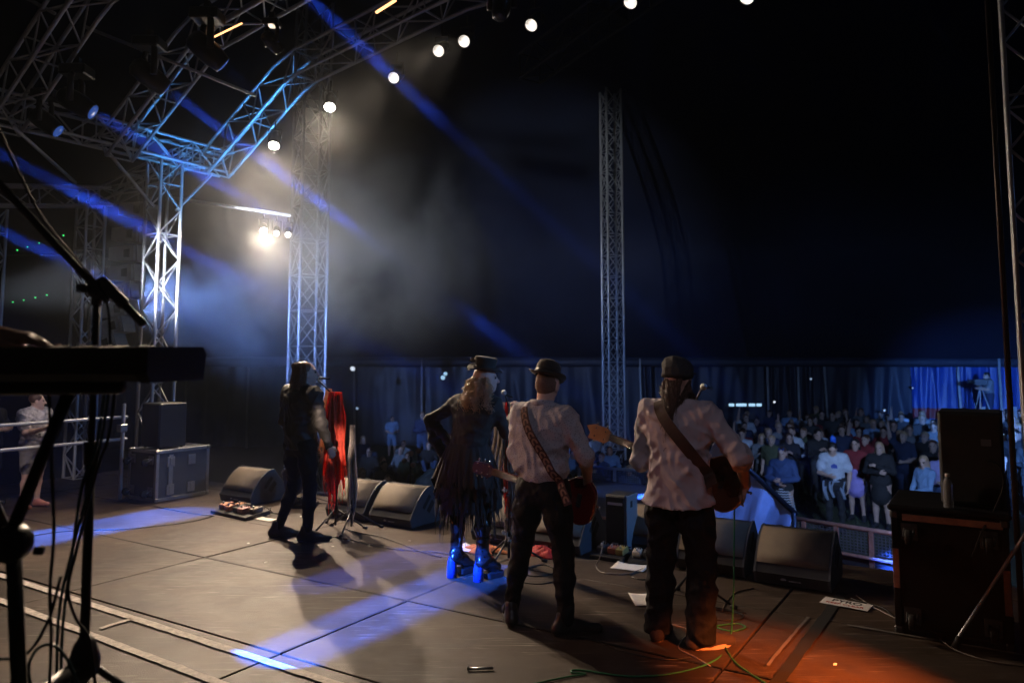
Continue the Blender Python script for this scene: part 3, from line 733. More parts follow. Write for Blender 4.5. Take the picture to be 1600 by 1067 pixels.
def beam_head(loc, target, label, power, diam=.12, spread=3.0, **kw):
    r_ = moving_head(loc, target, label, 0, BLUE, 5, **kw); d = (Vector(target) - Vector(loc)).normalized()
    b_ = beam((0, 0, 0), d, power, BLUE, diam, spread); b_.location = d * .3; b_.parent = r_; return r_
moving_head(P(70, 190, 9.0), P(440, 462, 9.3), 'blue-lit lamp head hanging under the side beam at far left', 0, BLUE, 5, sc=.9)
beam_head(P(118, 160, 8.6), P(460, 356, 9.0), 'dark moving head above the blue-lit beam, third from the left', 30)
beam_head(P(232, 118, 8.4), P(420, 258, 9.4), 'dark moving head in the middle of the arch, long drop', 48)
beam_head(P(322, 78, 7.8), P(600, 330, 9), 'largest dark moving head, right one near the arch crown', 6)
moving_head(P(424, 66, 8.2), P(740, 440, 11), 'small dark lamp hanging left of the mast top', 0, BLUE, 5, False, sc=.6)
moving_head(P(784, 10, 7.8), P(600, 900, 5), 'dark lamp body at the top edge above the pale lamps', 0, BLUE, 5, False, sc=.8)
# lamps further upstage, out of the picture at the left and top
beam_head(P(-120, 178, 7.2), P(450, 474, 9.0), 'lamp head outside the left edge sending the lowest blue beam', 140)
beam_head(P(420, -60, 7.2), P(800, 292, 7.5), 'lamp head above the top edge sending the steep blue beam', 40)
beam_head(P(-130, 300, 7.6), P(440, 566, 9.6), 'lamp head outside the left edge sending a faint low beam', 50)
moving_head(S(-4.6, -3.6, 5.0), S(-3.86, 4.45, 0), 'lamp head behind the camera painting the long blue floor band', 110000, (.02, .12, 1), 9, blend=.1, slit=.026)
moving_head(S(-6.0, -3.6, 5.0), S(-4.75, 5.3, 0), 'lamp head behind the camera painting the violet floor patch', 38000, (.06, .12, 1), 6, blend=.3, slit=.022)
moving_head(S(-5.4, -3.6, 5.0), S(-4.35, 5.6, 0), 'lamp head behind the camera painting the narrow blue streak by the boots', 7000, (.03, .12, 1), 5, blend=.2, slit=.012)
moving_head(S(-9.6, -3.0, 5.0), S(-8.45, 4.7, 0), 'lamp head behind the camera painting the far left blue floor patch', 120000, (.02, .14, 1), 10, blend=.15, slit=.034)
# a strip of orange light on the roof and the rear rig behind the camera
mb = MB(); mb.tube([P(588, 20, 8.2), P(618, 1, 8.0)], .016, 6); tag(mb.build('light_strip', mat('orange_strip', (.5, .25, .1), .5, emit=(1, .45, .18), estr=3.0)), 'short orange glowing strip at the top above the mast', 'light strip')
mb = MB(); mb.tube([P(335, 58, 8.2), P(378, 37, 8.0)], .009, 6); tag(mb.build('light_strip', MATS['orange_strip']), 'thin dim orange strip beside the largest moving head', 'light strip')
def rear_lamp(loc, target, power, col, angle, label, blend=.7, size=.12):
    root = par_can(loc, target, False, label, 0, col, angle, .1, mat('lens_%02x%02x%02x' % tuple(int(c * 255) for c in col), (.5, .5, .5), .3, emit=col, estr=3), group='rear lamps behind the camera')
    d = (Vector(target) - Vector(loc)).normalized(); s_ = spot((0, 0, 0), d, power, col, angle, blend, size); s_.location = d * .05; s_.parent = root
rear_lamp(S(-8.2, 2.9, 3.6), S(-2.3, 4.9, 1.0), 330, (1, .62, .42), 24, 'amber lamp on the rear rig behind the camera, left')
rear_lamp(S(.6, -.2, 5.2), S(-2.0, 5, 1.1), 110, (.80, .74, 1.0), 30, 'pale lamp on the rear rig behind the camera, right')
rear_lamp(S(1.6, 3.2, 2.3), S(-.78, 4.7, 0), 5200, (1, .19, .03), 25, 'red lamp high at the right behind the camera', 1.0, .05)
rear_lamp(S(-8.6, 3.4, 2.4), P(560, 390, 15), 6500, (.86, .88, .93), 31, 'added cool white lamp outside the left edge, unseen, brightening the smoke', .8)  # added lamp, lights the background smoke
rear_lamp(S(-6.2, 2.0, .5), S(-3.0, 4.9, .9), 40, (1, .16, .05), 40, 'red floor lamp left of the riser')
rear_lamp(S(-6.0, 1.0, 4.5), S(-10.4, 5.1, .8), 520, (1, .82, .8), 15, 'pinkish lamp on the rear rig aimed at the left rail', .5)
rear_lamp(S(-1.6, -.5, 5.0), P(534, 705, 8.7), 11000, (1, .74, .58), 2.7, 'narrow warm lamp added overhead, unseen, to brighten the red scarf', .8, .03)  # added lamp that only lifts the scarf
rear_lamp(S(1.6, 7.2, .4), P(1310, 812, 11), 160, (1, .3, .1), 16, 'orange lamp outside the right edge aimed at the pit barrier')
# blue floods from the stage front over the spectators
def flood(loc, target, power, col, angle, label, blend=.8):
    root = par_can(loc, target, False, label, 0, col, angle, .12, LENSB, group='blue floods on the stage front')
    d = (Vector(target) - Vector(loc)).normalized(); s_ = spot((0, 0, 0), d, power, col, angle, blend, .15); s_.location = d * .08; s_.parent = root
flood(S(1.1, 7.3, 2.6), P(1360, 740, 16), 1700, (.25, .45, 1.0), 66, 'blue flood outside the right edge aimed at the spectators')
flood(S(1.4, 7.6, 2.9), P(1320, 750, 15.5), 1500, (.42, .6, 1.0), 20, 'paler flood added outside the right edge to brighten the front row')  # extra flood added to lift the nearest spectators
flood(S(-5.0, 9.5, -.8), (2, 16, 9), 900, (.10, .22, 1.0), 110, 'dim blue uplight added in the pit to wash the tent roof')  # added unseen, gives the roof its blue wash
flood(S(-13.5, 7.5, 3.0), P(760, 540, 27), 6000, (.25, .42, 1.0), 50, 'blue flood outside the left edge aimed at the far wall')
flood(S(2.2, 7.6, 2.2), P(1540, 680, 31), 24000, (.10, .30, 1.0), 22, 'blue flood further right aimed at the blue tent wall')
flood(S(.9, 8.0, 3.2), P(1150, 800, 8.7), 800, (.10, .25, 1.0), 26, 'blue spot outside the right edge over the draped sheet')
flood(S(-3.0, 7.6, 7.6), P(975, 762, 12.2), 3200, (.25, .4, 1.0), 8.5, 'narrow blue-white spot above the picture on the thrust platform', .3)
flood(S(1.6, 7.1, 3.4), S(-6.0, 6.5, .6), 480, (.12, .38, 1.0), 50, 'blue side lamp outside the right stage front')
flood(S(-7.6, 6.9, .45), onV(370, 215, 7.35), 2300, (.08, .40, 1.0), 34, 'cyan-blue uplight behind the smoky wedge colouring the arch corner', .4)

# ================================================================== haze and drifting smoke
hz = MB(); hz.box((0, 13.5, 7.0), (40, 26, 9.6))
ho = hz.build('haze', None); ho.data.materials.clear()
def volume(name, dens, col=(.9, .92, 1.0), aniso=.35):
    m = bpy.data.materials.new(name); m.use_nodes = True; nt = m.node_tree; nt.nodes.remove(nt.nodes['Principled BSDF'])
    pv = nt.nodes.new('ShaderNodeVolumePrincipled'); pv.inputs['Color'].default_value = (*col, 1); pv.inputs['Density'].default_value = dens; pv.inputs['Anisotropy'].default_value = aniso
    nt.links.new(pv.outputs[0], nt.nodes['Material Output'].inputs['Volume']); return m, nt, pv
hm, _, _ = volume('haze_air', .0007, (.75, .85, 1.0), .4); ho.data.materials.append(hm)
tag(ho, 'thin stage haze filling the tent', 'haze', None, 'stuff'); ho.display_type = 'WIRE'
sm_, nt, pv = volume('drifting_smoke', .1, (.82, .88, .95), .1)
tc = nt.nodes.new('ShaderNodeTexCoord'); n1 = nt.nodes.new('ShaderNodeTexNoise'); n1.inputs['Scale'].default_value = .8; n1.inputs['Detail'].default_value = 4; n1.inputs['Roughness'].default_value = .6; n1.inputs['Distortion'].default_value = .7
nt.links.new(tc.outputs['Object'], n1.inputs['Vector'])
mr = nt.nodes.new('ShaderNodeMapRange'); mr.inputs['From Min'].default_value = .43; mr.inputs['From Max'].default_value = .62; mr.inputs['To Max'].default_value = .26
nt.links.new(n1.outputs['Fac'], mr.inputs['Value'])
# fades out towards the edges of its cloud
vl = nt.nodes.new('ShaderNodeVectorMath'); vl.operation = 'DIVIDE'; vl.inputs[1].default_value = (5.2, 5.2, 3.6)
nt.links.new(tc.outputs['Object'], vl.inputs[0]); ln = nt.nodes.new('ShaderNodeVectorMath'); ln.operation = 'LENGTH'; nt.links.new(vl.outputs[0], ln.inputs[0])
fd = nt.nodes.new('ShaderNodeMapRange'); fd.inputs['From Min'].default_value = .35; fd.inputs['From Max'].default_value = 1.0; fd.inputs['To Min'].default_value = 1; fd.inputs['To Max'].default_value = 0; fd.interpolation_type = 'SMOOTHSTEP'
nt.links.new(ln.outputs['Value'], fd.inputs['Value'])
ml = nt.nodes.new('ShaderNodeMath'); ml.operation = 'MULTIPLY'; nt.links.new(mr.outputs[0], ml.inputs[0]); nt.links.new(fd.outputs[0], ml.inputs[1]); nt.links.new(ml.outputs[0], pv.inputs['Density'])
so = MB(); so.lathe([(.01, -3.6), (2.6, -3.1), (4.5, -1.9), (5.2, 0), (4.5, 1.9), (2.6, 3.1), (.01, 3.6)], (0, 0, 0), 24)
so = so.build('smoke', sm_); so.location = (-3.9, 15.2, 3.2); so.scale = (1.1, .68, 1.25); so.display_type = 'WIRE'
tag(so, 'drifting pale smoke cloud lit by the lamps at the left', 'smoke', None, 'stuff')

def puff(loc, scale, dens, label, nscale=1.1):
    """local drift of smoke, thinning out to nothing at its edge"""
    m_, nt, pv = volume('smoke_puff', dens, (.82, .88, .96), .3)
    tc = nt.nodes.new('ShaderNodeTexCoord'); n1 = nt.nodes.new('ShaderNodeTexNoise'); n1.inputs['Scale'].default_value = nscale; n1.inputs['Detail'].default_value = 3; n1.inputs['Distortion'].default_value = .6
    nt.links.new(tc.outputs['Object'], n1.inputs['Vector']); ln = nt.nodes.new('ShaderNodeVectorMath'); ln.operation = 'LENGTH'; nt.links.new(tc.outputs['Object'], ln.inputs[0])
    fd = nt.nodes.new('ShaderNodeMapRange'); fd.interpolation_type = 'SMOOTHSTEP'; fd.inputs['From Min'].default_value = .2; fd.inputs['From Max'].default_value = 1.95; fd.inputs['To Min'].default_value = 1; fd.inputs['To Max'].default_value = 0; nt.links.new(ln.outputs['Value'], fd.inputs['Value'])
    mr = nt.nodes.new('ShaderNodeMapRange'); mr.inputs['From Min'].default_value = .36; mr.inputs['From Max'].default_value = .66; mr.inputs['To Max'].default_value = dens; nt.links.new(n1.outputs['Fac'], mr.inputs['Value'])
    ml = nt.nodes.new('ShaderNodeMath'); ml.operation = 'MULTIPLY'; nt.links.new(mr.outputs[0], ml.inputs[0]); nt.links.new(fd.outputs[0], ml.inputs[1]); nt.links.new(ml.outputs[0], pv.inputs['Density'])
    mb = MB(); mb.lathe([(.01, -2), (1.1, -1.67), (1.8, -.87), (2, 0), (1.8, .87), (1.1, 1.67), (.01, 2)], (0, 0, 0), 20)
    o = mb.build('smoke', m_); o.location = loc; o.scale = scale; o.display_type = 'WIRE'; return tag(o, label, 'smoke', None, 'stuff')
puff(onV(455, 262, 7.0), (1.15, .85, 1.15), .05, 'thin puff of smoke added round the two glaring lamps for their halos')  # smoke added here so the lamps get a glow around them
puff(P(585, 92, 8.0), (.85, .5, .75), .03, 'faint wisp of smoke under the arch crown crossed by the steep blue beam')
puff(P(170, 330, 9.0), (1.6, .6, 1.2), .02, 'faint drift of smoke before the left columns crossed by blue beams')
puff(P(300, 760, 10.8), (1.7, .8, .45), .05, 'low mist creeping round the blue-grey flight case')
puff(P(560, 430, 13.0), (1.9, .9, 1.7), .15, 'grey billow of smoke right of the hazy mast', 1.5)

nt = LENS.node_tree; tc = nt.nodes.new('ShaderNodeTexCoord'); n = nt.nodes.new('ShaderNodeTexNoise'); n.inputs['Scale'].default_value = 16; n.inputs['Detail'].default_value = 2
mr = nt.nodes.new('ShaderNodeMapRange'); mr.inputs['From Min'].default_value = .35; mr.inputs['From Max'].default_value = .6; mr.inputs['To Min'].default_value = .45; mr.inputs['To Max'].default_value = 1.6
nt.links.new(tc.outputs['Object'], n.inputs['Vector']); nt.links.new(n.outputs['Fac'], mr.inputs['Value']); nt.links.new(mr.outputs[0], nt.nodes['Principled BSDF'].inputs['Emission Strength'])
# ================================================================== performers
SKIN = mat('skin_fair', (.50, .30, .22), .5, 0, .12, 20, .1, 120, sss=.1)
SKINP = mat('skin_pale', (.62, .42, .34), .48, 0, .08, 20, .1, 120, sss=.1)
DENIM = mat('trousers_black', (.007, .007, .0085), .75, 0, .35, 25, .4, 60, spec=.2)
LEATH = mat('black_leather', (.014, .013, .013), .32, 0, .3, 30, .25, 70, coat=.15)
SHOEBR = mat('shoe_dark_brown', (.035, .022, .016), .35, 0, .3, 25, .15, 80)
SOLE = mat('sneaker_sole', (.5, .32, .26), .7)
CANVAS = mat('sneaker_canvas', (.03, .02, .02), .8, 0, .2, 40, .3, 200)
EYED = mat('eye_dark', (.02, .015, .012), .3)
def cloth(name, col, rough=.8, weave=.5, bscale=38, crease=.6, cs=7.0):
    """woven cloth: fine weave plus sharp creases from ridged noise stretched along the hang"""
    m = mat(name, col, rough, 0, .12, 6, weave * .4, 220, sheen=.2); return add_crease(m, crease, cs)
def add_crease(m, crease=.6, cs=7.0, stretch=.5):
    nt = m.node_tree; b = nt.nodes['Principled BSDF']; L = nt.links.new; tc = nt.nodes.new('ShaderNodeTexCoord'); mp = nt.nodes.new('ShaderNodeMapping'); mp.inputs['Scale'].default_value = (1, 1, stretch); mp.inputs['Rotation'].default_value = (0, .35, .2)
    L(tc.outputs['Object'], mp.inputs['Vector']); n = nt.nodes.new('ShaderNodeTexNoise'); n.noise_type = 'RIDGED_MULTIFRACTAL'; n.normalize = True
    n.inputs['Scale'].default_value = cs; n.inputs['Detail'].default_value = 3.0; n.inputs['Roughness'].default_value = .45; n.inputs['Distortion'].default_value = .6
    L(mp.outputs[0], n.inputs['Vector']); bp = nt.nodes.new('ShaderNodeBump'); bp.inputs['Strength'].default_value = crease; bp.inputs['Distance'].default_value = .05
    L(n.outputs['Fac'], bp.inputs['Height'])
    if b.inputs['Normal'].links: L(b.inputs['Normal'].links[0].from_socket, bp.inputs['Normal'])
    L(bp.outputs[0], b.inputs['Normal']); return m
add_crease(DENIM, .5, 9.0, .8)
LINEN = cloth('linen_pink_white', (.54, .46, .47), .85, .9, 26, .8, 11.0)
CHECK = cloth('cotton_grey_fine_pattern', (.36, .33, .34), .85, .6, 45, .7, 11.0)
def add_check(m):
    nt = m.node_tree; b = nt.nodes['Principled BSDF']; tc = nt.nodes.new('ShaderNodeTexCoord'); vo = nt.nodes.new('ShaderNodeTexVoronoi'); vo.inputs['Scale'].default_value = 85
    nt.links.new(tc.outputs['Object'], vo.inputs['Vector']); r = nt.nodes.new('ShaderNodeValToRGB'); r.color_ramp.elements[0].position = .15; r.color_ramp.elements[1].position = .4
    r.color_ramp.elements[0].color = (.19, .19, .22, 1); r.color_ramp.elements[1].color = (.46, .45, .49, 1); nt.links.new(vo.outputs['Distance'], r.inputs['Fac']); nt.links.new(r.outputs[0], b.inputs['Base Color'])
add_check(CHECK)
JACK = mat('jacket_dark_velvet', (.014, .013, .011), .75, 0, .3, 14, .5, 40, sheen=.15)
TULLE = mat('skirt_black_tulle', (.013, .010, .009), .8, 0, .35, 20, .3, 90, sheen=.1)
FELT = mat('hat_black_felt', (.022, .020, .016), .85, 0, .3, 25, .2, 150, sheen=.2)
HBROWN = mat('hair_dark_brown', (.075, .036, .02), .42, 0, .4, 30); HAUB = mat('hair_light_brown', (.16, .075, .04), .42, 0, .35, 30); HBLON = mat('hair_blonde', (.42, .27, .15), .42, 0, .35, 30)
def person(name, loc, rz, label, sc=1.0, group='musicians on the stage'):
    o = empty(name, loc, rz, label, 'person', group); o.scale = (sc,) * 3; return o
def piece(name, me, mats, parent):
    for m in mats: me.materials.append(m)
    return obj(name, me, parent)
def shoe(j, n_, mats, parent, long=1.0, sole=True, bulk=1.0, pointed=False):
    an, toe = j['an' + n_], j['toe' + n_]; d = toe - an; d[2] = 0; L_ = np.linalg.norm(d); d = d / L_
    b = an.copy(); b[2] = 0; yaw = math.atan2(-d[0], d[1])
    w = lambda x, y, z: tuple(b + V3(d[1] * x + d[0] * y, -d[0] * x + d[1] * y, z))
    k = bulk
    pr = [cap(w(0, -.06, .045), w(0, .06, .05), .04 * k, .04 * k, 0, .04), cap(w(0, .05, .042), w(0, .2 * long, .032), .043 * k, (.018 if pointed else .036) * k, 0, .04), cap(w(0, -.04, .05), w(0, -.02, .13), .042 * k, .044 * k, 0, .04),
          cap(w(0, .0, .08), w(0, .11, .055), .036 * k, .03 * k, 0, .03)]
    o = piece('shoe', sdf_mesh(pr, .007, [(V3(0, 0, .012), V3(0, 0, -1))]), [mats[0]], parent)
    if sole:
        mb = MB(); n = 18; ring = []
        for i in range(n):
            a = 2 * math.pi * i / n; y = .065 + .15 * long * math.sin(a) * .93; x = (.046 if math.sin(a) > -.2 else .04) * math.cos(a) * k
            if pointed and math.sin(a) > .3: x *= .55
            ring.append((x, y))
        vs_ = [w(x, y, 0.001) for x, y in ring] + [w(x, y, .026) for x, y in ring]
        mb.add(vs_, [(i, (i + 1) % n, n + (i + 1) % n, n + i) for i in range(n)] + [tuple(range(n))[::-1], tuple(range(n, 2 * n))])
        mb.build('sole', mats[1], o)
    return o
def ribbon(prims, pts, w, t, name, m, parent, gap=.004, side=-1, flatten=False):
    """strap that follows the back (side -1) or chest (+1): pts are (x, z) stations in the figure's frame"""
    P2 = spline([Vector((x, 0, z)) for x, z in pts], 8); cen = []
    for q in P2:
        ys = np.linspace(side * .45, -side * .1, 160); X = np.stack([np.full(160, q.x), ys, np.full(160, q.z)], 1)
        d = sdf_eval(prims, X); i = np.argmax(d < .012) if (d < .012).any() else 100
        cen.append(Vector((q.x, ys[i] + side * gap, q.z)))
    for _ in range(3): cen = [cen[0]] + [(cen[i - 1] + cen[i] * 2 + cen[i + 1]) / 4 for i in range(1, len(cen) - 1)] + [cen[-1]]
    mb = MB(); vs_ = []; k = len(cen)
    for i in range(k):
        tn = (cen[min(i + 1, k - 1)] - cen[max(i - 1, 0)]).normalized(); nn = Vector((0, side, 0)); b = tn.cross(nn).normalized(); nn = b.cross(tn).normalized() * 1
        for (s_, q) in ((-1, 0), (1, 0), (1, 1), (-1, 1)): vs_.append(cen[i] + b * (s_ * w / 2) + nn * ((q - .0) * t))
    fs = [(4 * i + a, 4 * i + (a + 1) % 4, 4 * i + 4 + (a + 1) % 4, 4 * i + 4 + a) for i in range(k - 1) for a in range(4)] + [(0, 1, 2, 3), (4 * k - 4, 4 * k - 3, 4 * k - 2, 4 * k - 1)]
    mb.add(vs_, fs, 0, False)
    return mb.build(name, m, parent), cen

def instrument(loc, M3, kind, label, cat, bodym, neckm, scale_len=.62):
    """guitar in its own frame: +x towards the headstock, z up, y out of the player's chest"""
    root = empty('electric_guitar' if kind == 'g' else 'acoustic_bass', loc, 0, label, cat, 'string instruments'); root.rotation_euler = M3.to_euler()
    if kind == 'g': out = [(-.22, .0), (-.205, .1), (-.13, .165), (-.04, .155), (.02, .115), (.08, .115), (.15, .145), (.19, .12), (.2, .06), (.18, .03), (.18, -.035), (.14, -.045), (.17, -.10), (.12, -.14), (.04, -.115), (-.02, -.115), (-.1, -.165), (-.19, -.13), (-.22, -.05)]; th = .022
    else: out = [(-.26, .0), (-.24, .11), (-.16, .185), (-.06, .18), (.02, .13), (.08, .125), (.15, .15), (.205, .11), (.22, .05), (.22, -.05), (.205, -.11), (.15, -.15), (.08, -.125), (.02, -.13), (-.06, -.18), (-.16, -.185), (-.24, -.11)]; th = .042
    sp = spline([Vector((x, 0, z)) for x, z in out + out[:1]], 4)[:-1]; n = len(sp)
    vs_ = []
    for (y, s_) in ((-th, .965), (-th + .008, 1), (th - .008, 1), (th, .965)): vs_ += [(p.x * s_, y, p.z * s_) for p in sp]
    fs = [(r * n + i, r * n + (i + 1) % n, (r + 1) * n + (i + 1) % n, (r + 1) * n + i) for r in range(3) for i in range(n)] + [tuple(range(n)), tuple(range(3 * n, 4 * n))[::-1]]
    mb = MB(); mb.add(vs_, fs); body = mb.build('body', bodym, root)
    if kind == 'g':
        mb = MB()
        for y in (-th - .001,): mb.tube([Vector((p.x * .985, y + .003, p.z * .985)) for p in sp], .004, 5, 0, False, 1, True)
        mb.build('binding', mat('guitar_binding_cream', (.6, .5, .36), .4), body)
    N = .2 + scale_len * .72
    mb = MB(); mb.box(((.1 + N) / 2, th * .6, .01), ((N - .1) / 2, .011, .024), None, 0, .006); nk = mb.build('neck', neckm, root)
    mb = MB(); mb.box(((.1 + N) / 2, th * .6 + .014, .01), ((N - .1) / 2, .003, .026)); mb.build('fretboard', mat('rosewood', (.04, .02, .012), .5), nk)
    mb = MB(); hd = [(N, -.022), (N + .03, -.045), (N + .17, -.04), (N + .185, -.005), (N + .17, .045), (N + .03, .06), (N, .04)] if kind == 'g' else [(N, -.02), (N + .03, -.05), (N + .17, -.055), (N + .16, -.01), (N + .2, .03), (N + .14, .06), (N + .03, .06), (N, .04)]
    y0 = th * .6; k = len(hd)
    mb.add([(x, y0 - .008, z) for x, z in hd] + [(x, y0 + .008, z) for x, z in hd], [(i, (i + 1) % k, k + (i + 1) % k, k + i) for i in range(k)] + [tuple(range(k))[::-1], tuple(range(k, 2 * k))])
    hs = mb.build('headstock', neckm if kind != 'g' else mat('headstock_blue_black', (.008, .012, .05), .4, spec=.3), root)
    CHR = mat('chrome_tuner', (.8, .8, .82), .2, 1)
    for i in range(3 if kind == 'g' else 2):
        for s_ in (-1, 1):
            mb = MB(); x = N + .04 + i * (.05 if kind == 'g' else .08); z = .008 + s_ * .055
            mb.tube([(x, y0, .008 + s_ * .03), (x, y0 - .004, z)], .004, 6); mb.tube([(x, y0 - .004, z), (x, y0 - .004, z + s_ * .02)], [.011, .009], 8, flat=.55); mb.tube([(x, y0 - .014, .008 + s_ * .03), (x, y0 + .014, .008 + s_ * .03)], .006, 6)
            mb.build('tuner', CHR, hs)
    mb = MB()
    for i in range(6 if kind == 'g' else 4): z = .01 + (i - (2.5 if kind == 'g' else 1.5)) * (.007 if kind == 'g' else .01); mb.tube([(-.1, th + .012, z), (N + .02, th * .6 + .022, z)], .0009, 4)
    mb.build('strings', CHR, root)
    mb = MB(); mb.box((-.1, th + .005, .01), (.015, .006, .045)); mb.box((.0, th + .004, .01), (.02, .005, .04)) ; mb.build('bridge', BLACKM, root)
    mb = MB(); mb.lathe([(.008, 0), (.008, .02), (.012, .024), (.006, .03)], (-.225 if kind == 'g' else -.265, 0, 0), 10, 0, (-1, 0, 0)); mb.build('strap_button', CHR, root)
    return root
def in_frame(root, p):
    return Matrix.LocRotScale(root.location, root.rotation_euler, root.scale) @ Vector(p)

# ---------------------------------------------------------------- bass player (white shirt, dark cap)
jb = joints(shL=(-.19, -.01, 1.42), shR=(.20, -.01, 1.42), elL=(-.27, .04, 1.10), wrL=(-.33, .27, 1.20), elR=(.40, -.05, 1.18), wrR=(.37, .19, .98), hipL=(-.1, 0, .92), hipR=(.1, 0, .92), knL=(-.14, .03, .50), knR=(.13, .02, .5), anL=(-.155, 0, .09), anR=(.13, -.02, .09), toeL=(-.19, .16, .03), toeR=(.24, .10, .03), head=(.0, .03, 1.63), neck=(0, -.01, 1.47))
bas = person('person', BAS, RZ, 'long-haired musician in loose pale shirt and dark cap, seen from behind', 1.045)
inner = trunk(jb, .97, .95, 0, .08, -.01) + [cap(jb['neck'] - V3(0, 0, .03), jb['head'] - V3(0, .02, .03), .058, .052, 0, .03)] + head_prims(jb['head'], -.25, -.12, 0, 0, .02, True, 1)
for n_, sd in (('L', -1), ('R', 1)):
    inner += limb(jb['sh' + n_], jb['el' + n_], .05, .045, .038, 0) + limb(jb['el' + n_], jb['wr' + n_], .044, .043, .028, 0, .02, .3)
    inner += limb(jb['hip' + n_], jb['kn' + n_], .08, .07, .05, 0, .04) + limb(jb['kn' + n_], jb['an' + n_], .05, .05, .035, 0, .03)
inner += hand_prims(jb['wrL'], V3(-.25, .95, .25), V3(.6, .1, .8), -1, 0, .9) + hand_prims(jb['wrR'], V3(-.45, .35, -.75), V3(-.3, .4, -.8), 1, 0, .5)
piece('body', sdf_mesh(inner, .007), [SKIN, EYED], bas)
sp_ = [cap((0, -.01, .84), (0, 0, 1.10), .232, .18, 0, .08, (0, 1, 0), .80), cap((0, 0, 1.10), (0, 0, 1.3), .176, .17, 0, .08, (0, 1, 0), .82), cap((-.07, -.01, 1.32), (.07, -.01, 1.32), .14, .14, 0, .08, (0, 1, 0), .92),
       cap(jb['shL'] * .8, jb['shR'] * .8 + V3(0, 0, 0), .085, .085, 0, .08)]
sp_[3] = cap((-.13, -.01, 1.40), (.13, -.01, 1.40), .085, .085, 0, .08)
sp_ += [cap(jb['shL'], (0, -.015, 1.47), .068, .062, 0, .06), cap(jb['shR'], (0, -.015, 1.47), .068, .062, 0, .06)]
for n_ in 'LR':
    sh, el, wr = jb['sh' + n_], jb['el' + n_], jb['wr' + n_]; cuff = el + (wr - el) * .22
    sp_ += [cap(sh, el, .076, .072, 0, .05), cap(el, cuff, .072, .06, 0, .03), cap(cuff - (wr - el) * .06, cuff, .063, .061, 0, .008)]
shirt = piece('shirt', sdf_mesh(sp_, .008, [(V3(0, 0, .87), V3(0, .12, -.99)), (V3(0, 0, 1.505), V3(0, .3, .95))], {0: .014}), [LINEN], bas)
tp_ = [cap((-.06, 0, .95), (.06, 0, .95), .13, .13, 0, .06, (0, 1, 0), .95)]
for n_ in 'LR': tp_ += limb(jb['hip' + n_], jb['kn' + n_], .098, .104, .088, 0, .05, .4) + limb(jb['kn' + n_], jb['an' + n_] + V3(0, 0, -.02), .088, .086, .088, 0, .04, .4)
piece('trousers', sdf_mesh(tp_, .008, [(V3(0, 0, .045), V3(0, 0, -1))], {0: .013}), [DENIM], bas)
for n_ in 'LR': shoe(jb, n_, [CANVAS, SOLE], bas, .98)
h_ = jb['head']
cp = [ell(h_ + V3(0, -.012, .062), (.095, .112, .078), 0, .02, (-.12, 0, -.25)), ell(h_ + V3(-.02, .0, .105), (.075, .09, .045), 0, .04), ell(h_ + V3(.0, -.02, .03), (.092, .108, .035), 0, .02, (-.12, 0, -.25)), ell(h_ + V3(.035, .11, .035), (.06, .055, .012), 0, .02, (-.25, 0, -.25))]
piece('cap', sdf_mesh(cp, .006, [(h_ + V3(0, 0, .012), V3(0, .25, -.97))], {0: .010}), [mat('cap_dark_grey', (.035, .037, .038), .85, 0, .25, 30, .4, 60)], bas)
gd = [[h_ + V3(x, -.08, .01), h_ + V3(x * .7, -.115, -.06), h_ + V3(x * .4, -.15, -.16), h_ + V3(-.01 + x * .3, -.165, -.27), h_ + V3(-.02 + x * .3, -.16, -.38)] for x in (-.045, -.02, 0, .02, .045)] + \
     [[h_ + V3(-.082, -.02, .01), h_ + V3(-.09, -.05, -.06), h_ + V3(-.06, -.11, -.12), h_ + V3(-.02, -.15, -.2)], [h_ + V3(.08, -.03, .0), h_ + V3(.08, -.07, -.06), h_ + V3(.04, -.12, -.14), h_ + V3(0, -.155, -.24)]]
strands(gd, 420, .010, .0034, .010, .12, 14, 4).build('hair', HBROWN, bas)
gl = [[h_ + V3(-.02, -.165, -.34), h_ + V3(-.03, -.16, -.45), h_ + V3(-.025, -.155, -.53)]]
strands(gl, 60, .008, .003, .008, .12, 8, 9).build('ponytail_end', HBROWN, bas)
# beard at the side of the jaw
strands([[h_ + V3(.06, .03, -.05), h_ + V3(.065, .05, -.11), h_ + V3(.05, .06, -.16)], [h_ + V3(.02, .08, -.08), h_ + V3(.02, .09, -.15)]], 120, .013, .003, .006, .1, 7, 3).build('beard', HBROWN, bas)
Mb = Matrix.Rotation(RZ, 3, 'Z') @ Matrix.Rotation(math.pi, 3, 'Z')
Mg = lambda rz, tilt, out: Matrix.Rotation(rz, 3, 'Z') @ Matrix(((-math.cos(tilt), 0, math.sin(tilt)), (0, 1, 0), (math.sin(tilt), 0, math.cos(tilt)))) if False else Matrix.Rotation(rz, 3, 'Z') @ (Matrix.Scale(1, 3) @ Matrix.Rotation(math.pi, 3, 'Z') @ Matrix.Rotation(-tilt, 3, 'Y'))
def guitar_matrix(rz, tilt):
    ex = Vector((-math.cos(tilt), 0, math.sin(tilt))); ey = Vector((0, 1, 0)); ez = ex.cross(ey)
    if ez.z < 0: ey = -ey; ez = ex.cross(ey)
    return Matrix.Rotation(rz, 3, 'Z') @ Matrix((ex, ey, ez)).transposed()
WOODB = mat('bass_wood_brown', (.085, .032, .015), .3, 0, .35, 4, 0, 1, coat=.4); NECKB = mat('bass_neck_wood', (.32, .15, .06), .4, 0, .3, 9)
bass = instrument(in_frame(bas, (.12, .24, 1.0)), guitar_matrix(RZ, R(17)), 'b', 'brown wooden bass with four tuners held by the long-haired musician', 'guitar', WOODB, NECKB, .78)
STRAPB = mat('strap_brown_leather', (.055, .028, .018), .6, 0, .3, 20, .2, 60)
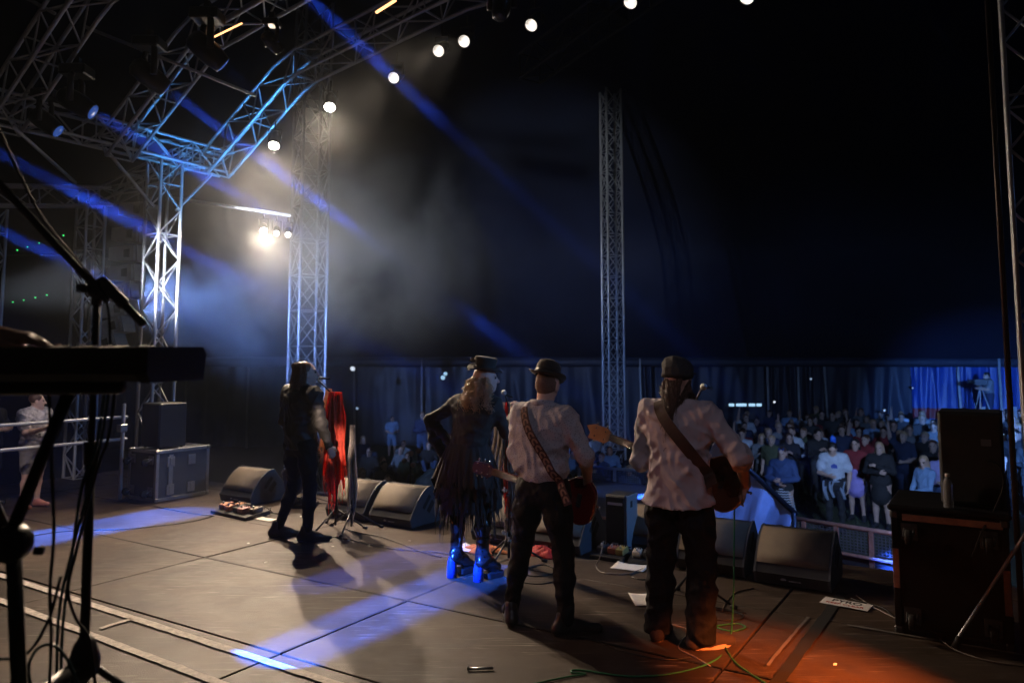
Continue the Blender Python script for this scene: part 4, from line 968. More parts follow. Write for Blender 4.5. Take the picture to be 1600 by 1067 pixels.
st, _ = ribbon(sp_, [(-.085, 1.50), (-.06, 1.44), (.0, 1.36), (.09, 1.25), (.17, 1.13), (.25, 1.0)], .075, .006, 'strap', STRAPB, None, .006)
st.matrix_world = Matrix.LocRotScale(bas.location, bas.rotation_euler, bas.scale)
bpy.context.view_layer.update()
mw = Matrix.LocRotScale(bas.location, bas.rotation_euler.to_quaternion(), bas.scale); bw = Matrix.LocRotScale(bass.location, bass.rotation_euler.to_quaternion(), None)
st.parent = bass; st.matrix_parent_inverse = Matrix.Identity(4); st.matrix_basis = bw.inverted() @ mw

# ---------------------------------------------------------------- guitarist (grey shirt, bowler)
jg = joints(shL=(-.17, -.01, 1.42), shR=(.19, -.01, 1.41), elL=(-.20, -.03, 1.15), wrL=(-.15, .2, 1.0), elR=(.33, -.02, 1.17), wrR=(.24, .2, .98), hipL=(-.1, 0, .92), hipR=(.09, 0, .92), knL=(-.19, .03, .5), knR=(.14, .03, .50), anL=(-.25, -.02, .09), anR=(.18, -.02, .09), toeL=(-.35, .10, .03), toeR=(.31, .10, .03), head=(.02, .035, 1.625))
gui = person('person', GUI + UD * .075, RZ, 'musician in grey short-sleeved shirt and bowler hat with patterned strap, seen from behind', 1.02)
inner = trunk(jg, .95, .95, 0, .08, -.012) + [cap(jg['neck'] - V3(0, 0, .03), jg['head'] - V3(0, .02, .03), .055, .05, 0, .03)] + head_prims(jg['head'], .1, -.3, .12, 0, .02, True, 1)
for n_, sd in (('L', -1), ('R', 1)):
    inner += limb(jg['sh' + n_], jg['el' + n_], .05, .046, .041, 0) + limb(jg['el' + n_], jg['wr' + n_], .044, .045, .028, 0, .02, .3)
    inner += limb(jg['hip' + n_], jg['kn' + n_], .075, .065, .045, 0, .04) + limb(jg['kn' + n_], jg['an' + n_], .045, .046, .033, 0, .03)
inner += hand_prims(jg['wrL'], V3(-.5, .7, .3), V3(.5, .3, .8), -1, 0, .9) + hand_prims(jg['wrR'], V3(-.6, .35, -.5), V3(-.2, .6, -.7), 1, 0, .6)
piece('body', sdf_mesh(inner, .007), [SKINP, EYED], gui)
sg = [cap((0, 0, 1.0), (0, 0, 1.12), .150, .158, 0, .08, (0, 1, 0), .80), cap((0, 0, 1.12), (0, 0, 1.3), .158, .172, 0, .08, (0, 1, 0), .80), cap((-.065, -.01, 1.31), (.065, -.01, 1.31), .135, .135, 0, .08, (0, 1, 0), .92), cap((-.13, -.01, 1.39), (.13, -.01, 1.39), .078, .078, 0, .08),
      cap(jg['shL'], (0, -.015, 1.47), .062, .06, 0, .06), cap(jg['shR'], (0, -.015, 1.47), .062, .06, 0, .06), ell((-.14, -.03, 1.08), (.07, .1, .06), 0, .06), ell((.12, -.02, 1.06), (.06, .1, .05), 0, .05),
      cap((-.05, -.025, 1.475), (.05, -.025, 1.475), .055, .055, 0, .03)]
for n_ in 'LR':
    sh, el, wr = jg['sh' + n_], jg['el' + n_], jg['wr' + n_]; cuff = el + (wr - el) * .12
    sg += [cap(sh, el, .076, .062, 0, .05), cap(el, cuff, .062, .056, 0, .03), cap(el + (sh - el) * .1, cuff, .064, .060, 0, .008)]
piece('shirt', sdf_mesh(sg, .007, [(V3(0, 0, .985), V3(0, 0, -1)), (V3(0, 0, 1.515), V3(0, .35, .93))], {0: .010}), [CHECK], gui)
mb = MB(); mb.tube([Vector((.075 * math.cos(a), -.012 + .072 * math.sin(a), 1.505 - .03 * math.sin(a) ** 1 * (1 if math.sin(a) > 0 else .3))) for a in np.linspace(0, 2 * math.pi, 24, endpoint=False)], .016, 6, 0, False, 1.6, True); mb.build('collar', CHECK, gui)
tg = [cap((-.05, 0, .94), (.05, 0, .94), .13, .13, 0, .06, (0, 1, 0), .92), cap((0, 0, .95), (0, 0, 1.01), .14, .137, 0, .05, (0, 1, 0), .80)]
for n_ in 'LR': tg += limb(jg['hip' + n_], jg['kn' + n_], .1, .092, .068, 0, .05, .4) + limb(jg['kn' + n_], jg['an' + n_], .068, .066, .052, 0, .04, .35)
piece('trousers', sdf_mesh(tg, .007, [(V3(0, 0, 1.03), V3(0, 0, 1)), (V3(0, 0, .07), V3(0, 0, -1))], {0: .009}), [DENIM], gui)
mb = MB(); n = 40
bel = [(math.cos(a) * .153, math.sin(a) * .124) for a in np.linspace(0, 2 * math.pi, n, endpoint=False)]
mb.add([(x * s_, y * s_, z) for z, s_ in ((.985, 1.0), (.985, 1.03), (1.022, 1.03), (1.022, 1.0)) for x, y in bel], [(r * n + i, r * n + (i + 1) % n, ((r + 1) % 4) * n + (i + 1) % n, ((r + 1) % 4) * n + i) for r in range(4) for i in range(n)])
mb.build('belt', LEATH, gui)
for n_ in 'LR': shoe(jg, n_, [LEATH, SHOEBR], gui, 1.08)
hg = jg['head']; Rh = Matrix.Translation(Vector(hg + V3(0, -.015, .062))) @ Euler((-.3, .12, .1)).to_matrix().to_4x4()
def bowler(parent, Rm, dome, r, brim, m, band=None, name='hat', top=None, curl=.016):
    mb = MB(); n = 36
    prof = top or [(r, 0), (r * 1.0, dome * .35), (r * .96, dome * .62), (r * .82, dome * .86), (r * .5, dome * .98), (.002, dome)]
    vs_ = []; allp = [(r + brim, None)] + prof
    rings = []
    for (q, h) in [(r * .98, -.004), (r + brim, -.004), (r + brim, .003), (r, .006)] + prof[1:]:
        ring = []
        for i in range(n):
            a = 2 * math.pi * i / n; z = h
            if q > r * 1.1: z += curl * 2.0 * abs(math.cos(a)) ** 2 - .004
            ring.append(Rm @ Vector((q * .92 * math.cos(a), q * 1.1 * math.sin(a), z)))
        rings.append(ring)
    k = len(rings); mb.add([p for r_ in rings for p in r_], [(a * n + i, a * n + (i + 1) % n, (a + 1) * n + (i + 1) % n, (a + 1) * n + i) for a in range(k - 1) for i in range(n)] + [tuple((k - 1) * n + i for i in range(n))], 0, True)
    o = mb.build(name, m, parent)
    if band:
        mb = MB(); mb.add([Rm @ Vector(((r + .002) * .92 * math.cos(2 * math.pi * i / n), (r + .002) * 1.1 * math.sin(2 * math.pi * i / n), z)) for z in (.008, .034) for i in range(n)], [(i, (i + 1) % n, n + (i + 1) % n, n + i) for i in range(n)], 0, True); solidify(mb.build('hat_band', band, o), .003)
    return o
bowler(gui, Rh, .118, .094, .046, FELT, LEATH)
piece('hair', sdf_mesh([ell(hg + V3(0, -.014, .028), (.0765, .0965, .09), 0, .02, (-.3, .12, .1)), ell(hg + V3(0, -.012, -.02), (.066, .076, .07), 0, .03, (-.3, .12, .1))], .006, [(hg + V3(0, -.05, -.045), V3(0, .35, -.94)), (hg + V3(0, .01, 0), V3(0, .95, -.3))]), [mat('hair_short_cropped', (.17, .10, .075), .7, 0, .35, 90, .6, 260)], gui)
GRED = mat('guitar_red', (.12, .007, .007), .22, 0, .2, 6, coat=.6); NRED = mat('guitar_neck_red', (.30, .03, .02), .3, 0, .2, 6, coat=.3)
gtr = instrument(in_frame(gui, (.085, .20, .85)), guitar_matrix(RZ, R(11)), 'g', 'red electric guitar with blue-black headstock and chrome tuners at the hip of the bowler-hatted musician', 'guitar', GRED, NRED, .62)
STRP = mat('strap_black_red', (.045, .012, .012), .7, 0, .2, 30)
st, cen = ribbon(sg, [(-.085, 1.475), (-.06, 1.42), (-.005, 1.32), (.07, 1.20), (.14, 1.07), (.215, .94), (.25, .86)], .058, .005, 'strap', STRP, None, .006)
mw = Matrix.LocRotScale(gui.location, gui.rotation_euler.to_quaternion(), gui.scale); bw = Matrix.LocRotScale(gtr.location, gtr.rotation_euler.to_quaternion(), None)
st.parent = gtr; st.matrix_basis = bw.inverted() @ mw
# woven pale arch motifs on the strap
mb = MB(); acc = 0; nxt = .01
for i in range(1, len(cen)):
    sg_ = cen[i] - cen[i - 1]; L_ = sg_.length
    while nxt <= acc + L_:
        p = cen[i - 1].lerp(cen[i], (nxt - acc) / L_); t_ = sg_.normalized(); b_ = t_.cross(Vector((0, -1, 0))).normalized(); nn = b_.cross(t_).normalized()
        if nn.y > 0: nn = -nn
        p = p + nn * .0068
        arch_o = [(math.cos(a) * .022, -math.sin(a) * .03 + .008) for a in np.linspace(0, math.pi, 9)]; arch_i = [(math.cos(a) * .0085, -math.sin(a) * .014 + .008) for a in np.linspace(math.pi, 0, 7)]
        # arch with two feet
        pl = [(-.022, .02)] + arch_o[::-1] + [(.022, .02), (.0085, .02)] + arch_i[::-1] + [(-.0085, .02)]
        vs_ = [p + b_ * x + t_ * y for x, y in pl]
        k = 9
        o1 = [p + b_ * x + t_ * y for x, y in [(-.022, .02)] + arch_o[::-1] + [(.022, .02)]]; i1 = [p + b_ * x + t_ * y for x, y in [(-.0085, .02)] + [(math.cos(a) * .0085, -math.sin(a) * .012 + .004) for a in np.linspace(math.pi, 0, 9)] + [(.0085, .02)]]
        kk = len(o1); mb.add(o1 + i1, [(q, q + 1, kk + q + 1, kk + q) for q in range(kk - 1)])
        nxt += .049
    acc += L_
mb.build('woven_motif', mat('strap_motif_beige', (.26, .15, .11), .8), st)

# ---------------------------------------------------------------- woman in top hat and tulle skirt
jw = joints(pelvis=(0, 0, 1.02), waist=(.02, 0, 1.14), chest=(.05, .02, 1.32), neck=(.10, .03, 1.48), head=(.13, .06, 1.625), shL=(-.11, -.01, 1.42), shR=(.23, .05, 1.42), elL=(-.37, -.06, 1.27), wrL=(-.14, -.04, 1.07), elR=(.28, .14, 1.18), wrR=(.24, .3, 1.33), hipL=(-.09, 0, .96), hipR=(.09, 0, .96), knL=(-.12, .03, .56), knR=(.12, .06, .56), anL=(-.13, 0, .2), anR=(.13, .03, .2), toeL=(-.11, .15, .08), toeR=(.16, .17, .08))
wom = person('person', WOM - UD * .05, R(-36), 'woman in black jacket, ragged black tulle skirt and small top hat with hand on hip', 1.03)
wh = dict(yaw=-.75, tilt=.05, roll=.12)
inner = trunk(jw, .85, .9, 0, .08, -.012) + [cap(jw['neck'] - V3(0, 0, .03), jw['head'] - V3(0, .02, .03), .048, .044, 0, .03)] + head_prims(jw['head'], -.75, .05, .12, 0, .02, True, 1, 2, .97)
for n_ in 'LR':
    inner += limb(jw['sh' + n_], jw['el' + n_], .042, .038, .034, 0) + limb(jw['el' + n_], jw['wr' + n_], .036, .035, .023, 0, .02, .3)
    inner += limb(jw['hip' + n_], jw['kn' + n_], .08, .068, .05, 3, .04) + limb(jw['kn' + n_], jw['an' + n_], .045, .044, .03, 3, .03) + [cap(jw['an' + n_], jw['toe' + n_], .026, .024, 3, .03)]
inner += hand_prims(jw['wrL'], V3(.75, .5, -.3), V3(.5, -.6, -.2), 1, 0, .4, .92) + hand_prims(jw['wrR'], V3(-.1, .3, .9), V3(-.4, .9, 0), -1, 0, 1.0, .92)
piece('body', sdf_mesh(inner, .007), [SKINP, EYED, mat('lips_red', (.35, .05, .05), .4), mat('red_stockings', (.6, .02, .015), .6, 0, .2, 50)], wom)
sw = [cap((0, 0, 1.04), (.02, 0, 1.16), .165, .145, 0, .08, (0, 1, 0), .85), cap((.02, 0, 1.16), (.05, .01, 1.32), .145, .158, 0, .08, (0, 1, 0), .85), cap((-.01, .0, 1.32), (.12, .03, 1.32), .12, .12, 0, .08, (0, 1, 0), .92), cap((-.06, .0, 1.40), (.19, .04, 1.40), .072, .072, 0, .08), cap(jw['shL'], jw['neck'] - V3(0, 0, .01), .06, .055, 0, .06), cap(jw['shR'], jw['neck'] - V3(0, 0, .01), .06, .055, 0, .06)]
for n_ in 'LR':
    sh, el, wr = jw['sh' + n_], jw['el' + n_], jw['wr' + n_]
    sw += [cap(sh, el, .062, .05, 0, .03), cap(el, el + (wr - el) * .85, .05, .04, 0, .02)]
# hanging bell of the left sleeve
sw += [cap(jw['elL'], jw['elL'] + V3(.03, .02, -.16), .045, .05, 0, .03), cap((-.33, -.05, 1.12), (-.25, -.03, .98), .05, .045, 0, .03)]
piece('jacket', sdf_mesh(sw, .008, [], {0: .010}), [JACK], wom)
# skirt: layered tulle with a ragged hem
mb = MB(); rs = random.Random(8)
for lay in range(4):
    hem = [.60 + .06 * lay + rs.uniform(-.09, .06) for _ in range(97)]; hem[-1] = hem[0]
    def fn(s_, t, lay=lay, hem=hem):
        a = 2 * math.pi * s_; h = hem[int(round(s_ * 96))]; z = 1.10 + (h - 1.10) * t
        r = (.138 + .008 * lay) + (.115 + .02 * math.sin(3 * a + lay)) * t ** .8 + (.018 * t) * math.sin(22 * a + lay * 2) + .01 * t * math.sin(51 * a + lay)
        return (r * math.cos(a) * 1.0 - .0 * t, r * math.sin(a) * .9 + .0, z)
    mb.grid(fn, 96, 14)
sk = mb.build('skirt', TULLE, wom)
# loose threads and shreds of the skirt
mb = MB()
for i in range(170):
    a = rs.uniform(0, 6.28); r = rs.uniform(.15, .27); z0 = rs.uniform(.72, 1.0); L_ = rs.uniform(.25, .5); w = rs.uniform(.004, .012); x, y = r * math.cos(a), r * .9 * math.sin(a); sx = rs.gauss(0, .02)
    tx, ty = -math.sin(a) * w, math.cos(a) * w; o_ = 1.10
    mb.add([(x * .95 - tx, y * .95 - ty, z0), (x * .95 + tx, y * .95 + ty, z0), (x * o_ + sx + tx, y * o_ + ty, z0 - L_ * .6), (x * o_ + sx - tx, y * o_ - ty, z0 - L_ * .6), (x * 1.13 + sx * 2, y * 1.13, z0 - L_)], [(0, 1, 2, 3), (3, 2, 4)])
solidify(mb.build('skirt_shreds', TULLE, sk), .002)
BOOT = mat('boot_black_patent', (.008, .008, .009), .22, 0, .2, 20, .25, 45, coat=.3); HEEL = mat('boot_heel_blue', (.012, .04, .2), .3, .3, .15, 30)
for n_ in 'LR':
    kn, an, toe = jw['kn' + n_], jw['an' + n_], jw['toe' + n_]
    pr = limb(kn + V3(0, 0, -.03), an, .066, .062, .047, 0, .04, .3, (0, -.012, 0)) + [cap(an + V3(0, -.03, -.05), toe + V3(0, .0, .0), .045, .042, 0, .04), cap(an, an + (toe - an) * .6, .045, .04, 0, .04)]
    bt = piece('boot', sdf_mesh(pr, .007, [(V3(0, 0, .06), V3(0, 0, -1)), (kn + V3(0, 0, -.01), V3(0, 0, 1))], {0: .008}), [BOOT], wom)
    mb = MB(); d = toe - an; yaw = math.atan2(-d[0], d[1]); M_ = Matrix.Rotation(yaw, 3, 'Z')
    b = Vector((an[0], an[1], 0)); mb.lathe([(.043, 0.0), (.041, .09), (.032, .14), (.025, .17)], b + M_ @ Vector((0, -.045, .0)), 16); mb.build('heel', HEEL, bt)
    mb = MB(); mb.box(b + M_ @ Vector((0, .115, .03)), (.046, .085, .03), M_.to_4x4(), 0, .012); mb.build('platform_sole', BOOT, bt)
    mb = MB()
    for i in range(6):
        z = .2 + i * .05; q = an + (kn - an) * (i * .13); mb.tube([Vector(q) + M_ @ Vector((-.03, .045, .0)), Vector(q) + M_ @ Vector((.03, .05, .02))], .004, 5); mb.tube([Vector(q) + M_ @ Vector((.03, .045, .0)), Vector(q) + M_ @ Vector((-.03, .05, .02))], .004, 5)
    mb.build('laces', mat('boot_lace', (.25, .22, .3), .4), bt)
hw = jw['head']; Ew = Euler((.05, .12, -.75)).to_matrix()
Rw = Matrix.Translation(Vector(hw) + Ew @ Vector((.0, -.005, .078))) @ Euler((-.12, .16, -.5)).to_matrix().to_4x4()
ht = bowler(wom, Rw, .135, .088, .05, FELT, LEATH, 'top_hat', [(.088, 0), (.084, .04), (.085, .075), (.089, .098), (.086, .105), (.002, .107)], .02)
# flower bunch on the back of the hat
mb = MB(); rs = random.Random(4)
for i in range(26):
    c_ = Rw @ Vector((rs.gauss(-.06, .025), rs.gauss(-.085, .02), rs.gauss(.03, .035)))
    for q in range(5):
        a = q * 1.256 + rs.random(); d1 = Vector((math.cos(a), math.sin(a), rs.uniform(-.3, .5))).normalized() * rs.uniform(.014, .022); d2 = d1.orthogonal().normalized() * .007
        mb.add([c_, c_ + d1 * .6 + d2, c_ + d1, c_ + d1 * .6 - d2], [(0, 1, 2, 3)], 0 if i % 3 else 1)
solidify(mb.build('hat_flowers', [mat('flower_dark', (.05, .035, .03), .6), mat('flower_pale', (.45, .36, .30), .6)], ht), .0015)
gdw = []
for (x, y) in ((-.075, -.02), (-.07, -.06), (-.04, -.09), (0, -.1), (.04, -.09), (.07, -.05), (.075, .0)):
    b = Vector(hw) + Ew @ Vector((x, y, .02)); o_ = Ew @ Vector((x, y, 0)).normalized()
    gdw.append([b, b + o_ * .045 + Vector((0, 0, -.06)), b + o_ * .06 + Vector((0, 0, -.13)), b + o_ * .075 + Vector((0, -.015, -.20)), b + o_ * .06 + Vector((0, -.02, -.27))])
strands(gdw, 420, .016, .0035, .02, .10, 16, 6).build('hair', HBLON, wom)

# ---------------------------------------------------------------- singer
jsn = joints(shL=(-.2, 0, 1.42), shR=(.2, 0, 1.42), elR=(.27, .03, 1.14), wrR=(.27, .14, .91), elL=(-.27, .02, 1.14), wrL=(-.25, .13, .9), hipL=(-.095, 0, .91), hipR=(.095, 0, .91), knL=(-.16, .06, .50), knR=(.13, .03, .50), anL=(-.23, -.06, .09), anR=(.16, -.02, .085), toeL=(-.10, .10, .03), toeR=(.30, .13, .03), pelvis=(0, 0, .95), head=(.02, .05, 1.625), neck=(0, .01, 1.47))
sng = person('person', SING, R(-36), 'singer in black jacket and tight trousers with shoulder-length brown hair at the mic stand', 1.04)
inner = trunk(jsn, .97, .95, 0, .08, -.012) + [cap(jsn['neck'] - V3(0, 0, .03), jsn['head'] - V3(0, .02, .03), .055, .05, 0, .03)] + head_prims(jsn['head'], -.62, .10, 0, 0, .02, True, 1, 2)
for n_ in 'LR':
    inner += limb(jsn['sh' + n_], jsn['el' + n_], .045, .04, .036, 0) + limb(jsn['el' + n_], jsn['wr' + n_], .04, .04, .028, 0, .02, .3)
    inner += limb(jsn['hip' + n_], jsn['kn' + n_], .075, .065, .045, 0, .04) + limb(jsn['kn' + n_], jsn['an' + n_], .045, .046, .033, 0, .03)
inner += hand_prims(jsn['wrR'], V3(0, .45, -.9), V3(-.8, .3, -.1), 1, 0, .6) + hand_prims(jsn['wrL'], V3(0, .35, -.9), V3(.8, .3, -.1), -1, 0, .6)
piece('body', sdf_mesh(inner, .007), [SKINP, EYED, MATS['lips_red']], sng)
ss = [cap((0, 0, .90), (0, 0, 1.10), .165, .16, 0, .08, (0, 1, 0), .86), cap((0, 0, 1.10), (0, 0, 1.3), .16, .172, 0, .08, (0, 1, 0), .82), cap((-.065, 0, 1.32), (.065, 0, 1.32), .138, .138, 0, .08, (0, 1, 0), .92), cap((-.13, 0, 1.39), (.13, 0, 1.39), .08, .08, 0, .08), cap(jsn['shL'], (0, 0, 1.47), .066, .06, 0, .06), cap(jsn['shR'], (0, 0, 1.47), .066, .06, 0, .06), cap((-.04, -.01, 1.49), (.04, -.01, 1.49), .055, .055, 0, .03)]
for n_ in 'LR':
    sh, el, wr = jsn['sh' + n_], jsn['el' + n_], jsn['wr' + n_]
    ss += [cap(sh, el, .08, .065, 0, .05), cap(el, el + (wr - el) * .95, .065, .045, 0, .03)]
piece('jacket', sdf_mesh(ss, .008, [(V3(0, 0, .87), V3(0, -.1, -1)), (V3(0, 0, 1.535), V3(0, .3, .95))], {0: .014}), [mat('jacket_black_satin', (.016, .015, .014), .62, 0, .3, 20, .4, 30)], sng)
ts = [cap((-.05, 0, .93), (.05, 0, .93), .128, .128, 0, .06, (0, 1, 0), .95)]
for n_ in 'LR': ts += limb(jsn['hip' + n_], jsn['kn' + n_], .097, .087, .062, 0, .05, .4) + limb(jsn['kn' + n_], jsn['an' + n_], .062, .06, .045, 0, .04, .35)
piece('trousers', sdf_mesh(ts, .007, [(V3(0, 0, .06), V3(0, 0, -1))], {0: .007}), [DENIM], sng)
for n_ in 'LR': shoe(jsn, n_, [LEATH, LEATH], sng, 1.12, True, 1.0, True)
hs_ = jsn['head']; gds = []
for (x, y) in ((-.07, -.02), (-.075, -.05), (-.05, -.085), (0, -.105), (.05, -.085), (.075, -.05), (.078, -.015)):
    Q_ = Matrix.Rotation(-.62, 3, 'Z'); b = Vector(hs_) + Q_ @ Vector((x * .5, y * .5 - .02, .115)); e = Vector(hs_) + Q_ @ Vector((x * 1.12, y * 1.1 - .01, .0)); x, y, _z = Q_ @ Vector((x, y, 0))
    gds.append([b, b.lerp(e, .5) + Vector((x * .35, y * .35, .035)), e, e + Vector((x * .15, -.015, -.08)), e + Vector((x * .1, -.015, -.15)), e + Vector((x * .15, -.03, -.19))])
strands(gds, 420, .011, .0036, .007, .12, 13, 2).build('hair', HAUB, sng)
piece('hair_cap', sdf_mesh([ell(hs_ + V3(-.018, -.025, .042), (.083, .092, .082), 0, .02, (0, 0, -.62)), ell(hs_ + V3(-.035, -.05, -.04), (.075, .055, .09), 0, .03, (0, 0, -.62))], .007, [], {0: .006}), [HAUB], sng)
# ================================================================== stage equipment
def text_mesh(s_, size, m, name='lettering', extrude=.0006, bold=0.0):
    c_ = bpy.data.curves.new(name, 'FONT'); c_.body = s_; c_.size = size; c_.extrude = extrude; c_.offset = bold; c_.align_x = 'CENTER'; c_.align_y = 'CENTER'
    o = bpy.data.objects.new('tmp', c_); COL.objects.link(o); dg = bpy.context.evaluated_depsgraph_get()
    me = bpy.data.meshes.new_from_object(o.evaluated_get(dg)); bpy.data.objects.remove(o); bpy.data.curves.remove(c_)
    me.materials.clear(); me.materials.append(m); return me
GRILLE = mat('monitor_grille', (.15, .12, .09), .62, .15, .2, 8, .6, 420)
CAB = mat('cabinet_black_paint', (.022, .024, .028), .5, 0, .2, 20, .3, 160)
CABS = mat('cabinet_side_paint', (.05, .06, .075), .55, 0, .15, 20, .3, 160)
LOGO = mat('logo_grey', (.4, .4, .42), .5)
def wedge_proto():
    root = empty('stage_monitor', (0, 0, 0), 0, 'x', 'stage monitor', 'wedge monitors along the stage front')
    prof = [(-.27, .0), (-.30, .09)] + [(-.30 + .30 * t + .0, .09 + .31 * t + .055 * math.sin(math.pi * t)) for t in np.linspace(.0, 1, 8)][1:] + [(.07, .405), (.27, .16), (.27, .03), (.24, 0)]
    W = .30
    mb = MB(); inner = prof; mb.prism(inner, -W + .018, W - .018); mb.build('cabinet', CAB, root)
    for s_ in (-1, 1):
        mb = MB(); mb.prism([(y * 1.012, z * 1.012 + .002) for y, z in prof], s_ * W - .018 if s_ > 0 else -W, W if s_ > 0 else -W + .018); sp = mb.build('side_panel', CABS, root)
        # two slanted hand slots
        for q in (0, 1):
            mb = MB(); a = R(48); c_ = Vector((s_ * (W + .0015), -.02 + .07 * q, .245 - .06 * q)); u_ = Vector((0, math.cos(a), math.sin(a))); v_ = Vector((0, -math.sin(a), math.cos(a)))
            L1, L2 = (.085, .022) if q == 0 else (.07, .03)
            vs_ = [c_ + u_ * (i * L1) + v_ * (j * L2) + Vector((k * .002 * s_, 0, 0)) for k in (-1, 1) for i, j in ((-1, -1), (1, -1), (1, 1), (-1, 1))]
            mb.add(vs_, [(0, 1, 2, 3), (4, 7, 6, 5), (0, 4, 5, 1), (1, 5, 6, 2), (2, 6, 7, 3), (3, 7, 4, 0)]); mb.build('hand_slot', RUBBER, sp)
    gp = [(y - .006, z + .004) for y, z in prof[2:9]]
    mb = MB(); n = len(gp)
    vs_ = [(x, y, z) for x in (-W + .02, W - .02) for y, z in gp] + [(x, y + .01, z - .006) for x in (-W + .02, W - .02) for y, z in gp]
    fs = [(i, i + 1, n + i + 1, n + i) for i in range(n - 1)]; mb.add(vs_, fs, 0, True); gr = mb.build('grille', GRILLE, root); solidify(gr, .006)
    me = text_mesh('d&b', .026, LOGO); o = obj('logo', me, root, (-.06, -.305, .055), (R(78), 0, 0))
    me = text_mesh('audiotechnik', .018, LOGO); o = obj('logo', me, root, (.03, -.305, .05), (R(78), 0, 0))
    return root
wp = wedge_proto()
WEDGES = [((-8.30, 6.9), .0, 'stage monitor wedge in the smoke beside the aluminium-edged flight case'), ((-6.42, 6.93), 0, 'left one of the pair of tan-lit monitor wedges behind the red scarf'), ((-5.74, 6.93), 0, 'right one of the pair of tan-lit monitor wedges, blue-lit side with two slots'),
          ((-4.30, 6.87), 0, 'monitor wedge half hidden behind the legs of the woman'), ((-3.66, 6.87), 0, 'monitor wedge half hidden behind the guitarist, blue side showing'), ((-2.16, 6.95), 0, 'dark monitor wedge right behind the legs of the long-haired musician'), ((-1.47, 6.9), 0, 'large dark monitor wedge with small white logo, nearest the wheeled case'), ((-2.86, 7.25), 0, 'monitor wedge mostly hidden behind the upright small speaker')]
for i, (uv, dr, lb) in enumerate(WEDGES):
    o = wp if i == 0 else copy_tree(wp); o.location = S(*uv, .012); o.rotation_euler = (0, 0, RZ + dr); o['label'] = lb
# upright fill speaker
def cabinet(name, loc, rz, h, label, side=None, logo=False, grille=True, cat='speaker', group=None):
    root = empty(name, loc, rz, label, cat, group); mb = MB(); mb.box((0, 0, h[2]), h, None, 0, .012); mb.build('cabinet', CAB, root)
    if grille: mb = MB(); mb.box((0, -h[1] - .004, h[2]), (h[0] * .93, .006, h[2] * .94), None, 0, .004); mb.build('grille', mat('speaker_grille_black', (.02, .02, .022), .6, .2, .2, 9, .5, 500), root)
    if side: 
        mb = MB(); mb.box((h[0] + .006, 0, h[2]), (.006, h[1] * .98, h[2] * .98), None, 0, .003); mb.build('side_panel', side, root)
    mb = MB()
    for sx in (-1, 1):
        for sy in (-1, 1): mb.lathe([(.018, -.014), (.02, .0)], (sx * h[0] * .8, sy * h[1] * .8, 0), 10)
    mb.build('rubber_feet', RUBBER, root); return root
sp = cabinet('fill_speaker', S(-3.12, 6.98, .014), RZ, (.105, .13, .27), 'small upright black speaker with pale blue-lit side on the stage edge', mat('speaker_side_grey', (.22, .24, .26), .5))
mb = MB(); mb.box((0, -.14, .075), (.03, .004, .025)); mb.build('rating_plate', mat('plate_grey', (.3, .3, .33), .5), sp)
mb = MB(); mb.box((0, -.14, .46), (.075, .004, .012)); mb.build('connector_strip', LOGO, sp)
mb = MB(); mb.box((.114, -.02, .45), (.004, .025, .03)); mb.build('handle_recess', RUBBER, sp)

# flight cases
CASEB = mat('flightcase_laminate', (.12, .13, .15), .45, 0, .15, 12, .15, 120); CASEA = mat('flightcase_aluminium', (.55, .58, .62), .35, .7, .15, 14); CASED = mat('flightcase_dark', (.007, .007, .009), .6, 0, .2, 12, .15, 120, spec=.15); CASER = mat('strip_red_light_tint', (.30, .17, .13), .45, .4, .3, 12)  # CASER: red and orange light on edges put into the colour
def flight_case(loc, rz, h, label, bm, em, castor_face, STEEL=STEEL):
    root = empty('flight_case', loc, rz, label, 'flight case', 'flight cases'); hx, hy, hz = h
    mb = MB(); mb.box((0, 0, hz), (hx - .012, hy - .012, hz - .012)); mb.build('panels', bm, root)
    e = .022
    for (sx, sy) in ((-1, -1), (1, -1), (1, 1), (-1, 1)): mb = MB(); mb.box((sx * (hx - e), sy * (hy - e), hz), (e, e, hz - .045), None, 0, .004); mb.build('edge_profile', em, root)
    for sz in (0, 1):
        z = e if sz == 0 else 2 * hz - e
        for s_ in (-1, 1):
            mb = MB(); mb.box((0, s_ * (hy - e), z), (hx - .045, e, e), None, 0, .004); mb.build('edge_profile', em, root)
            mb = MB(); mb.box((s_ * (hx - e), 0, z), (e, hy - .045, e), None, 0, .004); mb.build('edge_profile', em, root)
    for sx in (-1, 1):
        for sy in (-1, 1):
            for sz in (0, 1): mb = MB(); mb.box((sx * (hx - .022), sy * (hy - .022), sz * (2 * hz - .044) + .022), (.03, .03, .03), None, 0, .014); mb.build('ball_corner', STEEL, root)
    if castor_face:
        for sx in (-1, 1):
            for sz in (0, 1):
                c_ = Vector((sx * (hx - .11), -hy, .13 if sz == 0 else 2 * hz - .13))
                mb = MB(); mb.box(c_ + Vector((0, -.004, 0)), (.05, .006, .055), None, 0, .003); pl = mb.build('castor', STEEL, root)
                mb = MB(); mb.tube([c_ + Vector((-.03, -.01, .02)), c_ + Vector((-.03, -.09, -.02))], .007, 6); mb.tube([c_ + Vector((.03, -.01, .02)), c_ + Vector((.03, -.09, -.02))], .007, 6); mb.build('fork', STEEL, pl)
                mb = MB(); mb.lathe([(.02, -.018), (.048, -.018), (.05, -.008), (.05, .008), (.048, .018), (.02, .018)], c_ + Vector((0, -.085, -.02)), 18, 0, (1, 0, 0)); mb.build('wheel', RUBBER, pl)
    return root
fl = flight_case(S(-9.56, 6.52, 0), RZ, (.31, .40, .33), 'blue-grey aluminium-edged flight case in the smoke below the truss column', CASEB, CASEA, True)
